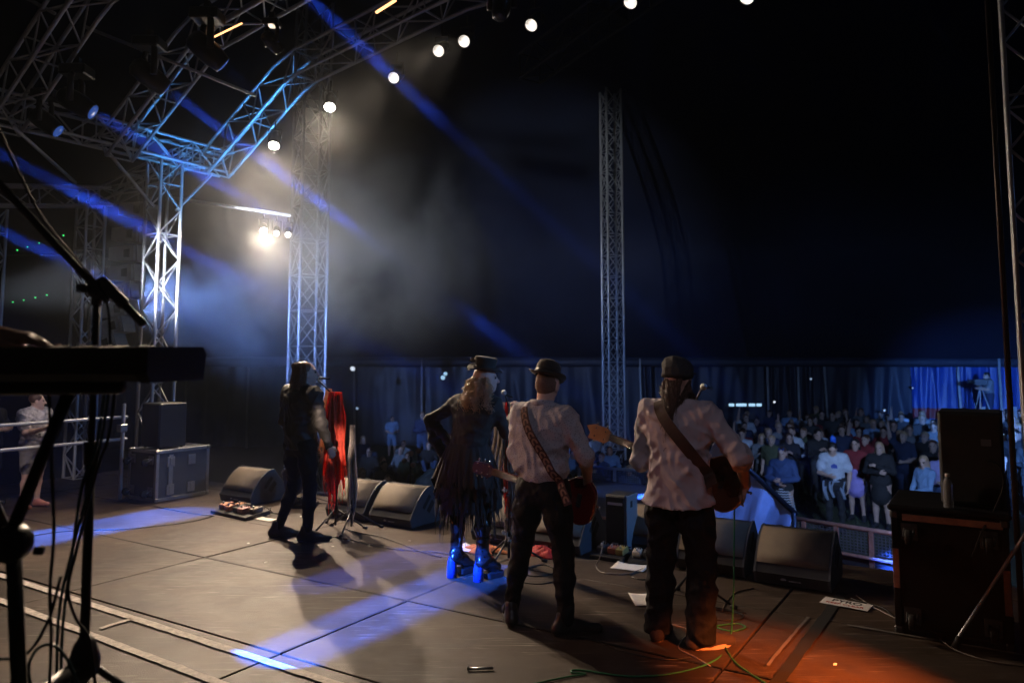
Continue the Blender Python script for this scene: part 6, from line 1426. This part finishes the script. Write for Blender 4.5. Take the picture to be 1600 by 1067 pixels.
la = empty('line_array', P(200, 340, 12.4), 0, 'curved hanging line array of grey speaker boxes left of the truss column', 'speaker')
ARR = mat('array_grey', (.34, .33, .31), .6, .1, .15, 10, .2, 90)
pos = [((216, 330), -.05), ((205, 368), -.02), ((201, 398), .02), ((197, 428), .06), ((192, 456), .10), ((186, 484), .16), ((179, 511), .24), ((168, 538), .32)]
for (pp, tl_) in pos:
    c_ = P(*pp, 12.4) - la.location; Mx = Matrix.Translation(c_) @ Matrix.Rotation(R(-6), 4, 'Z') @ Matrix.Rotation(-tl_, 4, 'Y')
    mb = MB(); vs_ = [Mx @ Vector(v) for v in ((-.24, -.16, -.10), (.24, -.16, -.135), (.24, .16, -.135), (-.24, .16, -.10), (-.24, -.16, .10), (.24, -.16, .135), (.24, .16, .135), (-.24, .16, .10))]
    mb.add(vs_, [(0, 3, 2, 1), (4, 5, 6, 7), (0, 1, 5, 4), (1, 2, 6, 5), (2, 3, 7, 6), (3, 0, 4, 7)]); cb = mb.build('speaker_box', ARR, la)
    mb = MB(); mb.add([Mx @ Vector(v) for v in ((.02, -.164, -.06), (.12, -.164, -.07), (.12, -.164, .07), (.02, -.164, .06))], [(0, 1, 2, 3)]); solidify(mb.build('handle_recess', RUBBER, cb), .008)
    mb = MB(); mb.add([Mx @ Vector(v) for v in ((.19, -.166, -.12), (.225, -.166, -.12), (.225, -.166, .12), (.19, -.166, .12))], [(0, 1, 2, 3)]); solidify(mb.build('rigging_plate', CASEA, cb), .008)
mb = MB(); mb.tube([P(216, 300, 12.4) - la.location, P(216, 322, 12.4) - la.location], .02, 6); mb.build('chain', STEEL, la)

# ---- between stage and spectators
th = empty('thrust_platform', P(985, 775, 11.6), 0, 'low black thrust platform with a pool of blue light, red-lit front edge', 'platform'); th.location.z = GZ
mb = MB(); hh = (-.22 - GZ) / 2; mb.box((0, 0, hh), (1.7, 1.35, hh), M4, 0, .01); mb.build('deck', mat('platform_black', (.03, .03, .035), .5, 0, .2, 5, .1, 60), th)
mb = MB(); mb.box(Matrix.Rotation(RZ, 3, 'Z') @ Vector((0, -1.358, 2 * hh - .02)), (1.7, .006, .018), M4); mb.build('edge_strip', CASER, th)  # red light on the edge is painted by the strip colour
def crowd_barrier(a, b, label, n=4, h=1.15, pm=None, rm=None):
    """pit barrier: top rail, uprights, perforated front plates, foot plate"""
    a = Vector(a); b = Vector(b); a.z = b.z = GZ; root = empty('crowd_barrier', a, 0, label, 'barrier', 'crowd barriers'); d = b - a; L_ = d.length; d.normalize(); nn = Vector((-d.y, d.x, 0)); M_ = Matrix((d, nn, Vector((0, 0, 1)))).transposed().to_4x4()
    rm = rm or CASEA
    mb = MB(); mb.tube([Vector((0, 0, h)), d * L_ + Vector((0, 0, h))], .03, 10); mb.build('top_rail', rm, root)
    mb = MB(); mb.tube([nn * -.06 + Vector((0, 0, h - .36)), d * L_ + nn * -.06 + Vector((0, 0, h - .36))], .025, 8); mb.build('lower_rail', rm, root)
    for i in range(n + 1): mb = MB(); mb.box(d * (L_ * i / n) + Vector((0, 0, h / 2)), (.03, .025, h / 2), M_, 0, .004); mb.build('upright', rm, root)
    for i in range(n):
        mb = MB(); x0 = L_ * i / n + .04; x1 = L_ * (i + 1) / n - .04; step = .045; nx = int((x1 - x0) / step); nz = 8
        for ix in range(nx + 1): mb.box(d * (x0 + ix * (x1 - x0) / nx) + Vector((0, 0, h - .18)), (.006, .002, .15), M_)
        for iz in range(nz): mb.box(d * ((x0 + x1) / 2) + Vector((0, 0, h - .32 + iz * .04)) + nn * .003, ((x1 - x0) / 2, .002, .006), M_)
        mb.build('perforated_plate', pm or mat('plate_dark_steel', (.10, .10, .105), .5, .5, .3, 12), root)
        mb = MB(); mb.box(d * ((x0 + x1) / 2) + Vector((0, 0, (h - .36) / 2)), ((x1 - x0) / 2, .003, (h - .4) / 2), M_); mb.build('front_plate', BLACKM, root)
    mb = MB(); mb.box(d * (L_ / 2) + nn * -.5 + Vector((0, 0, .015)), (L_ / 2, .5, .01), M_); mb.build('foot_plate', STEEL, root); return root
crowd_barrier(P(1208, 800, 11.6), P(1480, 836, 9.9), 'orange-lit perforated pit barrier in front of the man in the pale T-shirt', 5, 1.15, None, CASER)  # rails take the reddish colour for the orange light on them
crowd_barrier(P(1080, 735, 15.2), P(905, 727, 16.4), 'deep blue lit pit barrier behind the thrust platform', 3, 1.2)
crowd_barrier(P(560, 755, 13.4), P(360, 741, 14.6), 'pale purple lit barrier rail left of the red scarves in the smoke', 4, 1.1)
crowd_barrier(P(690, 762, 12.6), P(575, 752, 13.3), 'short blue barrier piece behind the tan-lit wedges', 3, 1.1)
# draped sheet lit blue at the stage edge
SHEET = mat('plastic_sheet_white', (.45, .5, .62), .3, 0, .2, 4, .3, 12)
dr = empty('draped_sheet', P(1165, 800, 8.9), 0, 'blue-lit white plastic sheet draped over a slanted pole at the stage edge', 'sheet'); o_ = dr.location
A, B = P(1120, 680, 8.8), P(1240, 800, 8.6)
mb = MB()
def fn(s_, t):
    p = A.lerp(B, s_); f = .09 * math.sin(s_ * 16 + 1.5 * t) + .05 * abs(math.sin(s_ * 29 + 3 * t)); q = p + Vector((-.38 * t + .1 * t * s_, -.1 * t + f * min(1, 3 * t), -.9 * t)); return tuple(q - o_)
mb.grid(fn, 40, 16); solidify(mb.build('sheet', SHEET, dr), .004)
mb = MB(); mb.tube([A - o_ + Vector((-.25, 0, .2)), B - o_ + Vector((.03, 0, -.03)), ], .03, 8); mb.build('slanted_pole', BLACKM, dr)
mb = MB(); mb.tube([B - o_, Vector((B.x, B.y, GZ)) - o_], .03, 8); mb.build('post', BLACKM, dr)
fl_ = empty('floor_lamp', S(-1.75, 7.35, 0), RZ, 'small black floor lamp standing between the two dark wedges', 'stage lamp'); mb = MB(); mb.lathe([(.06, 0), (.07, .05), (.07, .17), (.055, .2)], (0, .0, .16), 18, 0, (0, .7, .5)); mb.build('head', BLACKM, fl_); mb = MB(); mb.tube([(-.09, 0, .0), (-.09, 0, .24), (-.07, .0, .25)], .008, 6); mb.tube([(.09, 0, .0), (.09, 0, .24), (.07, .0, .25)], .008, 6); mb.tube([(-.09, 0, .008), (.09, 0, .008)], .008, 6); mb.build('yoke', BLACKM, fl_)
# small far lamps on the tent wall
def far_lamp(px, py, Y, r, m, label, grp='far lamps along the tent wall'):
    root = empty('wall_lamp', P(px, py, Y), 0, label, 'lamp', grp); mb = MB(); mb.lathe([(r * .9, .0), (r * 1.1, .05), (r * .7, .16)], (0, 0, 0), 14, 0, (0, 1, .3)); mb.build('housing', BLACKM, root)
    mb = MB(); mb.lathe([(r, 0), (r * .6, .02), (.004, .03)], (0, -.002, 0), 14, 0, (0, -1, -.3)); mb.build('lens', m, root); return root
CY_ = mat('far_lamp_cyan', (.5, .8, .9), .3, emit=(.45, .75, 1), estr=1.0); CW_ = mat('far_lamp_white', (.8, .8, .8), .3, emit=(.8, .88, 1), estr=1.2); CD_ = mat('far_lamp_dim', (.5, .6, .7), .3, emit=(.5, .7, 1), estr=.5)
far_lamp(696, 584, 27, .065, CY_, 'upper one of two cyan lamps left of the woman'); far_lamp(692, 590, 27, .075, CY_, 'lower one of two cyan lamps left of the woman'); far_lamp(551, 576, 26, .08, CW_, 'oval white lamp on the hazy tent wall right of the singer')
far_lamp(1210, 628, 29, .04, CW_, 'single small lamp right of the lamp bar'); far_lamp(1267, 592, 29, .04, CD_, 'faint small lamp high on the dark wall'); far_lamp(1382, 641, 28, .045, CD_, 'small lamp low on the dark wall left of the blue panels'); far_lamp(1426, 606, 29, .03, CD_, 'tiny lamp at the left border of the blue panels')
far_lamp(558, 638, 27, .05, CD_, 'faint lamp low on the hazy wall beside the pole')
lb_ = empty('lamp_bar', P(1165, 634, 27), 0, 'horizontal bar of bluish lamps right of the long-haired musician', 'lamp'); mb = MB(); mb.box((0, .06, .0), (.7, .03, .04)); mb.build('bar', BLACKM, lb_)
for i, (px, w) in enumerate(((1143, .09), (1153, .06), (1161, .12), (1175, .11), (1186, .09))): mb = MB(); p = P(px, 632.5, 26.95) - lb_.location; mb.box(p, (w, .02, .045), None, 0, .012); mb.build('lamp', CY_, lb_)
# ================================================================== spectators
SKC = mat('skin_spectator', (.46, .30, .23), .55, 0, .1, 20)
def cm(name, c): return mat('cloth_' + name, c, .85, 0, .2, 8, .4, 30)
TOPS = dict(navy=cm('navy', (.02, .03, .07)), black=cm('black', (.014, .014, .016)), grey=cm('grey', (.16, .17, .18)), white=cm('white', (.42, .45, .5)), blue=cm('pale_blue', (.2, .32, .5)), red=cm('dark_red', (.2, .02, .025)), olive=cm('olive', (.06, .07, .035)), charcoal=cm('charcoal', (.045, .047, .05)))
HAIRS = [HBROWN, mat('hair_black', (.012, .010, .009), .5), HAUB, HBLON]
DARKSH = mat('shoes_dark', (.02, .02, .022), .6); PANTS = [TOPS['black'], TOPS['navy'], TOPS['charcoal'], mat('denim_blue', (.04, .07, .14), .8, 0, .25, 15, .3, 60)]
STAGE_C = Vector((-.3, 6.0, 0))
def face_stage(p, jit=0.0):
    d = STAGE_C - p; return math.atan2(-d.x, d.y) + jit
def ground_at(px, Y): return Vector(((px - 800) / FPX * Y, Y, GZ))
def place(me, mats, p, rz, sc, label, group, cat='person'):
    o = bpy.data.objects.new('person', me); COL.objects.link(o); o.location = p; o.rotation_euler = (0, 0, rz); o.scale = (sc,) * 3
    for i, m in enumerate(mats):
        if i < len(o.material_slots): o.material_slots[i].link = 'OBJECT'; o.material_slots[i].material = m
    return tag(o, label, cat, group)
def base_mesh(pr, res):
    me = sdf_mesh(pr, res, (), {1: .008, 2: .008})
    for m in (SKC, TOPS['navy'], PANTS[0], HBROWN, DARKSH, EYED, TOPS['white']): me.materials.append(m)
    return me
def sit(j):
    for n_, s_ in (('L', -1), ('R', 1)):
        j['hip' + n_] = V3(s_ * .1, 0, .14); j['kn' + n_] = V3(s_ * .2, .36, .36); j['an' + n_] = V3(s_ * .1, .52, .08); j['toe' + n_] = V3(s_ * .13, .68, .04)
    for k_ in ('pelvis', 'waist', 'chest', 'neck', 'head', 'shL', 'shR', 'elL', 'elR', 'wrL', 'wrR'): j[k_] = j[k_] + V3(0, -.02, -.82)
    j['elL'] = V3(-.27, .08, .34); j['elR'] = V3(.27, .08, .34); j['wrL'] = V3(-.14, .30, .36); j['wrR'] = V3(.14, .3, .36); return j
VAR = dict(
    folded=base_mesh(figure(joints(elL=(-.25, .06, 1.14), elR=(.25, .06, 1.14), wrL=(.06, .2, 1.2), wrR=(-.06, .22, 1.15)), None, .012, hands=False, hair='short'), .02),
    sides=base_mesh(figure(joints(), None, .012, hair='short', sleeves='short'), .02),
    phone=base_mesh(figure(joints(elL=(-.24, .1, 1.14), elR=(.24, .1, 1.14), wrL=(-.08, .3, 1.28), wrR=(.08, .3, 1.28)), None, .01, hair='long', tilt=-.2, w=.9, slim=.92), .02),
    raised=base_mesh(figure(joints(elR=(.28, .1, 1.6), wrR=(.26, .16, 1.86), elL=(-.26, .04, 1.14), wrL=(-.1, .22, 1.1)), None, .01, hair='short', sleeves='short', hands=True), .02),
    hips=base_mesh(figure(joints(elL=(-.37, -.06, 1.18), elR=(.37, -.06, 1.18), wrL=(-.18, .02, 1.02), wrR=(.18, .02, 1.02)), None, .01, hands=False, hair='long', w=.9, slim=.9), .02),
    seated=base_mesh(figure(sit(joints()), None, .014, hands=False, hair='short'), .022),
    seated_long=base_mesh(figure(sit(joints(head=(.03, .04, 1.63))), None, .01, hands=False, hair='long', w=.9), .022))
POSE = dict(folded='with folded arms', sides='with arms hanging', phone='with hands at chest', raised='with one arm raised', hips='with hands on hips', seated='sitting on the grass', seated_long='with long hair sitting down')
rc = random.Random(21); taken = []
def free(p, dmin):
    if any((p - q).length < dmin for q in taken): return False
    taken.append(p); return True
def spectator(px, Y, var, top, label=None, sc=1.0, jit=0.0, grp=None, hair=None, pant=None, z=0.0):
    p = ground_at(px, Y); p.z += z; taken.append(p.copy())
    zone = 'left of the slim mast' if px < 940 else ('near the slim mast' if px < 1130 else ('in the right crowd' if px < 1460 else 'right behind the black speaker'))
    lb = label or '%s-clad spectator %s %s' % (top, POSE[var], zone)
    return place(VAR[var], [SKC, TOPS[top], pant or rc.choice(PANTS), hair or rc.choice(HAIRS), DARKSH, EYED, TOPS['white']], p, face_stage(p, jit), sc, lb, grp or 'spectators ' + zone)
# standing people that can be told apart, from their heads in the picture
ROW = [(1196, 19.0, 'folded', 'navy', 1.0), (1212, 20.0, 'sides', 'grey', 1.03), (1228, 18.6, 'phone', 'black', .95), (1250, 19.5, 'sides', 'olive', .98),
       (1279, 24.0, 'folded', 'black', 1.05), (1296, 23.6, 'hips', 'charcoal', 1.04), (1305, 25, 'sides', 'black', 1.0), (1316, 24.4, 'folded', 'charcoal', 1.06), (1311, 20.5, 'phone', 'black', 1.0), (1322, 22, 'sides', 'blue', .97),
       (1335, 19.8, 'raised', 'red', .97), (1358, 21.0, 'folded', 'blue', 1.03), (1372, 22.0, 'phone', 'white', .96), (1390, 20.2, 'folded', 'navy', 1.04), (1402, 24.0, 'raised', 'charcoal', 1.0), (1399, 18.4, 'phone', 'black', 1.0), (1414, 19.4, 'sides', 'grey', 1.02),
       (1434, 22.0, 'folded', 'charcoal', 1.06), (1437, 18.2, 'sides', 'black', .99), (1452, 20.6, 'phone', 'grey', 1.0), (1449, 16.2, 'folded', 'black', 1.0), (1472, 23.5, 'sides', 'charcoal', 1.05), (1496, 24.0, 'folded', 'navy', 1.04), (1577, 17.6, 'sides', 'black', 1.05), (1598, 17.0, 'folded', 'charcoal', 1.0), (1590, 21, 'phone', 'blue', .96)]
for r_ in ROW: spectator(*r_[:4], sc=r_[4], jit=rc.gauss(0, .25))
n_ = 0
while n_ < 62:
    px, Y = rc.uniform(1150, 1640), rc.uniform(17.4, 27); p = ground_at(px, Y)
    if any((p - q).length < .5 for q in taken): continue
    spectator(px, Y, rc.choice(['folded', 'sides', 'phone', 'hips', 'sides', 'raised']), rc.choice(list(TOPS)), sc=rc.uniform(.9, 1.05), jit=rc.gauss(0, .3)); n_ += 1
n_ = 0
while n_ < 44:
    px, Y = rc.uniform(565, 1140), rc.uniform(18.5, 27.5); p = ground_at(px, Y)
    if any((p - q).length < .75 for q in taken): continue
    st_ = rc.random() < .16
    spectator(px, Y, rc.choice(['sides', 'folded']) if st_ and Y > 25 else rc.choice(['seated', 'seated', 'seated_long']), rc.choice(['white', 'grey', 'black', 'navy', 'charcoal', 'white', 'blue', 'black']), sc=rc.uniform(.92, 1.04), jit=rc.gauss(0, .4)); n_ += 1
for (px, Y, var, tp) in ((580, 22, 'seated', 'charcoal'), (602, 20, 'seated', 'navy'), (612, 17, 'seated_long', 'grey'), (570, 18, 'seated', 'white'), (640, 21, 'seated', 'olive')): spectator(px, Y, var, tp, jit=rc.gauss(0, .4))

def special(px, Y, pr, mats, label, sc=1.0, rz=None, z=GZ, res=.012, group='spectators one can tell apart'):
    p = ground_at(px, Y); p.z = z; root = empty('person', p, face_stage(p) if rz is None else rz, label, 'person', group); root.scale = (sc,) * 3
    piece('body', sdf_mesh(pr, res, (), {1: .010, 2: .009, 6: .008}), mats, root); return root
# man in the pale T-shirt looking down, shirt tied round the hips
jm = joints(elL=(-.28, .0, 1.14), wrL=(-.24, .08, .88), elR=(.27, .1, 1.15), wrR=(.10, .28, 1.12), head=(.02, .07, 1.60))
m_ = special(1295, 15.6, figure(jm, None, .03, sleeves='short', hair='short', tilt=-.5, slim=.95, curl=.7), [SKC, TOPS['white'], PANTS[0], HAIRS[1], DARKSH, EYED], 'man in pale T-shirt looking down with a shirt tied at his waist', 1.03, face_stage(ground_at(1295, 15.6), .25))
scarf_m = cloth('tied_shirt_white', (.2, .24, .3))
mb = MB()
for (x, y, w, L_) in ((-.15, .1, .1, .33), (.05, .15, .09, .3), (.16, .08, .1, .36), (-.05, -.14, .16, .34), (.1, -.13, .14, .3)):
    mb.grid(lambda s_, t: (x + (s_ - .5) * w * (1 - .5 * t) + .03 * math.sin(4 * t), y + .02 * math.sin(s_ * 9 + 3 * t) * 1 + .05 * t * (1 if y > 0 else -1), 1.0 - L_ * t), 8, 10)
mb.tube([(math.cos(a) * .165, math.sin(a) * .14, 1.0) for a in np.linspace(0, 6.28, 24)], .025, 6)
solidify(mb.build('tied_shirt', scarf_m, m_), .006)
mb = MB(); mb.add([(-.06, .158, 1.25), (.05, .16, 1.25), (.06, .16, 1.30), (.0, .158, 1.34), (-.05, .155, 1.31)], [(0, 1, 2, 3, 4)]); solidify(mb.build('shirt_print', mat('print_blue', (.03, .06, .3), .7), m_), .01)
mb = MB(); mb.tube(spline([(.0, .0, 1.86), (.0, -.04, 1.76), (.0, -.09, 1.70)], 5), [.006, .03, .05, .05, .05, .05, .05, .05, .05, .05, .045], 8, flat=1.2); mb.build('blue_hair_tuft', mat('hair_dyed_blue', (.02, .12, .6), .5), m_)
mb = MB(); mb.add([(.105, .02, .9), (.13, .0, .9), (.15, .0, .3), (.125, .02, .3)], [(0, 1, 2, 3)]); solidify(mb.build('trouser_stripe', mat('stripe_pink', (.6, .2, .25), .7), m_), .03)
# woman with sunglasses on her head and striped skirt
jc = joints(elL=(-.29, .06, 1.15), wrL=(-.02, .24, 1.12), elR=(.28, .06, 1.14), wrR=(.04, .2, 1.05))
w_ = special(1216, 15.4, figure(jc, None, .02, hair='long', skirt=.62, w=.98, tilt=-.15), [SKC, mat('denim_jacket', (.03, .06, .16), .8, 0, .25, 12, .4, 40), PANTS[0], HAIRS[0], DARKSH, EYED, TOPS['black']], 'laughing woman in dark denim jacket and striped long skirt, sunglasses on her hair', .97)
mb = MB()
for i in range(11):
    z = .93 - i * .048; r = .155 + i * .0085; n = 36
    mb.add([((r + .004) * math.cos(2 * math.pi * k / n), (r + .004) * math.sin(2 * math.pi * k / n), z + dz + .006 * (1 if k % 2 else -1)) for dz in (0, .02) for k in range(n)], [(k, (k + 1) % n, n + (k + 1) % n, n + k) for k in range(n)], 0, False)
solidify(mb.build('skirt_stripes', TOPS['white'], w_), .004)
mb = MB(); hh_ = jc['head']
for s_ in (-1, 1): mb.lathe([(.028, 0), (.03, .006), (.02, .012)], Vector(hh_) + Vector((s_ * .035, .065, .085)), 14, 0, (0, .8, .6))
mb.tube([Vector(hh_) + Vector((-.08, -.01, .06)), Vector(hh_) + Vector((0, .075, .085)), Vector(hh_) + Vector((.08, -.01, .06))], .005, 5); mb.build('sunglasses', mat('sunglasses_blue', (.03, .06, .2), .1), w_)
# woman in black dress, blonde
jd = joints(elL=(-.27, .08, 1.17), wrL=(.0, .24, 1.28), elR=(.27, .06, 1.15), wrR=(-.03, .22, 1.16))
special(1366, 16.0, figure(jd, None, .018, hair='long', skirt=.36, w=1.05, slim=1.1), [SKC, TOPS['black'], TOPS['black'], HBLON, DARKSH, EYED, TOPS['black']], 'blonde woman in short black dress holding her hands to her chest', .99)
# girl in light top and pale shorts near the speaker
jf = joints(elL=(-.22, .08, 1.15), wrL=(-.02, .22, 1.05), elR=(.23, .08, 1.13), wrR=(.10, .26, 1.02))
special(1434, 14.6, figure(jf, None, .012, hair='long', shorts=True, w=.86, slim=.95, yaw=.5, tilt=-.2), [SKC, TOPS['blue'], mat('shorts_pale', (.45, .48, .6), .8), HBLON, DARKSH, EYED], 'girl in light blue top and pale shorts left of the black speaker', .93, face_stage(ground_at(1434, 14.6), -.6))
special(1463, 15.0, figure(joints(elL=(-.26, .1, 1.18), wrL=(-.1, .3, 1.15)), None, .014, hair='short', sleeves='short'), [SKC, mat('shirt_lilac', (.45, .4, .7), .8, 0, .1, 10, .3, 30), PANTS[3], HBROWN, DARKSH, EYED], 'person in lilac shirt half hidden by the black speaker', .98)
# person in red top and lilac skirt behind the man
special(1329, 16.8, figure(joints(elR=(.27, .1, 1.18), wrR=(.2, .3, 1.3)), None, .014, hair='long', skirt=.34, w=.95), [SKC, TOPS['red'], TOPS['red'], HAIRS[1], DARKSH, EYED, mat('skirt_lilac', (.32, .25, .6), .7, 0, .1, 8, .3, 20)], 'woman in dark red top and lilac skirt behind the man in the pale T-shirt', .98)
# child in light blue at the far wall
special(615, 27.0, figure(joints(elL=(-.25, .06, 1.14), wrL=(-.12, .22, 1.1), elR=(.26, .05, 1.14), wrR=(.1, .22, 1.08)), None, .02, sleeves='short', shorts=True, hair='short', yaw=.5), [SKC, TOPS['blue'], TOPS['blue'], HAIRS[1], DARKSH, EYED], 'child in light blue shirt and shorts standing alone at the hazy tent wall', .83, res=.018)
# photographer bending down in the pit
jp = joints(pelvis=(0, -.12, .74), waist=(.0, -.02, .86), chest=(0, .14, .98), neck=(0, .27, 1.06), head=(0, .38, 1.10), shL=(-.18, .2, 1.02), shR=(.18, .2, 1.02), elL=(-.24, .32, .82), elR=(.24, .32, .82), wrL=(-.08, .5, .95), wrR=(.08, .5, .95), hipL=(-.1, -.12, .7), hipR=(.1, -.12, .7), knL=(-.14, .12, .4), knR=(.14, .12, .4), anL=(-.13, -.08, .09), anR=(.13, -.08, .09))
ph_ = special(665, 13.2, figure(jp, None, .03, hair='short', tilt=-.3), [SKC, mat('shirt_cyan', (.22, .42, .65), .7, 0, .1, 10, .4, 25), PANTS[0], HAIRS[1], DARKSH, EYED], 'photographer in bright blue shirt bending over in the pit left of the woman', 1.05, R(-70), GZ + .35)
mb = MB(); mb.box((0, .62, 1.0), (.07, .04, .05), None, 0, .01); mb.lathe([(.035, 0), (.04, .1)], (0, .66, 1.0), 14, 0, (0, 1, 0)); tag(mb.build('camera', BLACKP, None), 'black camera held by the bending photographer', 'camera'); c__ = bpy.context.scene.objects[-1] if False else None
cam_o = [o for o in COL.objects if o.name == 'camera.001' or (o.name.startswith('camera') and o.type == 'MESH')][0]; cam_o.location = ph_.location; cam_o.rotation_euler = ph_.rotation_euler; cam_o.scale = ph_.scale
pit = empty('pit_step', Vector((ph_.location.x, ph_.location.y, GZ)), R(-32), 'low black step the bending photographer stands on', 'step'); mb = MB(); mb.box((0, 0, .175), (.5, .4, .172), None, 0, .01); mb.build('deck', BLACKM, pit)
# dark tripod light with orange glints behind the wedges
tp_ = empty('tripod_light', ground_at(644, 14.0), 0, 'dark tripod with lamps and dangling cables left of the bending photographer', 'stand')
mb = MB(); mb.tube([(0, 0, .9), (0, 0, 1.75)], .02, 8); mb.build('pole', BLACKM, tp_)
for q in range(3): a = q * 2.09 + .3; mb = MB(); mb.tube([(0, 0, .95), (math.cos(a) * .45, math.sin(a) * .45, 0)], .015, 6); mb.build('leg', BLACKM, tp_)
for i, (x, z) in enumerate(((-.1, 1.62), (.06, 1.55), (.02, 1.75), (.15, 1.8))): mb = MB(); mb.lathe([(.03, 0), (.05, .05), (.045, .12)], (x, -.04, z), 12, 0, (0, -1, .2)); mb.build('lamp_head', CASER, tp_)
# camera operator on a platform in front of the blue wall
pl = empty('camera_platform', ground_at(1535, 26.0), 0, 'raised camera platform with white rail posts in front of the blue tent wall', 'platform')
mb = MB(); mb.box((0, 0, .62), (1.3, .9, .62), None, 0, .02); mb.build('deck', mat('platform_dark', (.02, .02, .022), .6), pl)
for x in (-.6, .42): mb = MB(); mb.box((x, -.8, 1.55), (.05, .03, .34)); mb.build('rail_post', POLEM, pl)
for z in (1.35, 1.75): mb = MB(); mb.tube([(-1.2, -.8, z), (1.2, -.8, z)], .018, 6); mb.build('rail', BLACKM, pl)
co = special(1540, 26.0, figure(joints(elL=(-.25, .08, 1.18), wrL=(-.12, .32, 1.2), elR=(.25, .08, 1.18), wrR=(.0, .32, 1.3), head=(0, .05, 1.62)), None, .016, sleeves='short', hair='short', tilt=-.2), [SKC, TOPS['grey'], PANTS[1], HAIRS[1], DARKSH, EYED], 'camera operator in grey shirt working on the platform before the blue wall', 1.0, R(70), GZ + 1.24, .016)
vc = empty('video_camera', ground_at(1527, 26.0) + Vector((0, 0, 1.24)), R(70), 'video camera on a tripod next to the operator on the platform', 'video camera')
mb = MB(); mb.box((0, 0, 1.42), (.09, .2, .11), None, 0, .02); mb.lathe([(.06, 0), (.07, .16)], (0, .2, 1.43), 14, 0, (0, 1, 0)); mb.build('body', BLACKP, vc)
for q in range(3): a = q * 2.09; mb = MB(); mb.tube([(0, 0, 1.3), (math.cos(a) * .4, math.sin(a) * .4, 0)], .018, 6); mb.build('leg', POLEM, vc)
# fence panel at the right edge
fp = empty('fence_panel', ground_at(1578, 22.0), 0, 'blue-lit mesh fence panel at the far right edge', 'fence')
mb = MB(); mb.tube([(-.55, 0, 0), (-.55, 0, 1.5), (.9, 0, 1.5), (.9, 0, 0)], .02, 6); mb.build('frame', STEEL, fp)
for i in range(14): mb = MB(); mb.tube([(-.5 + i * .1, 0, .1), (-.5 + i * .1, 0, 1.48)], .007, 5); mb.build('bar', STEEL, fp)

# children at the left rail
SHW = mat('tshirt_white_print', (.5, .47, .47), .85, 0, .55, 16, .4, 30)
jq = joints(elL=(-.27, .12, 1.16), wrL=(-.06, .30, 1.22), elR=(.26, .14, 1.16), wrR=(.04, .33, 1.22), head=(0, .04, 1.62))
pb_ = F(47, 793)
kid = empty('person', (pb_.x, pb_.y, 0), R(20), 'boy in pale printed T-shirt and grey shorts leaning at the left rail', 'person', 'children at the left rail'); kid.scale = (.81,) * 3
piece('body', sdf_mesh(figure(jq, None, .03, sleeves='short', shorts=True, hair='short', yaw=.9, slim=.95), .009, (), {1: .012, 2: .01}), [SKINP, SHW, mat('shorts_grey', (.2, .19, .19), .85, 0, .2, 20, .4, 40), HBROWN, mat('sneaker_red_white', (.5, .2, .16), .6), EYED], kid); kid.rotation_euler = (0, 0, R(-110))
kid2 = empty('person', (F(-22, 790).x, F(-22, 790).y, 0), R(-100), 'child at the left picture edge, only an elbow and a leg showing', 'person', 'children at the left rail'); kid2.scale = (.8,) * 3
piece('body', sdf_mesh(figure(joints(elL=(-.3, .02, 1.16), wrL=(-.08, .22, 1.2), elR=(.28, .06, 1.16), wrR=(.05, .26, 1.2)), None, .02, sleeves='short', shorts=True, hair='short'), .012, (), {1: .01}), [SKINP, TOPS['black'], TOPS['black'], HBROWN, DARKSH, EYED], kid2)

# things that would share a label are told apart by their place from left to right
ORD = ['first', 'second', 'third', 'fourth', 'fifth', 'sixth', 'seventh', 'eighth', 'ninth', 'tenth']
same = {}
for o in COL.objects:
    if o.parent is None and o.get('category') == 'person': same.setdefault(o['label'], []).append(o)
for lb, os_ in same.items():
    if len(os_) > 1:
        os_.sort(key=lambda o: o.location.x / o.location.y)
        for i, o in enumerate(os_): o['label'] = lb + ', ' + (('left one', 'right one')[i] if len(os_) == 2 else ORD[i] + ' from the left')
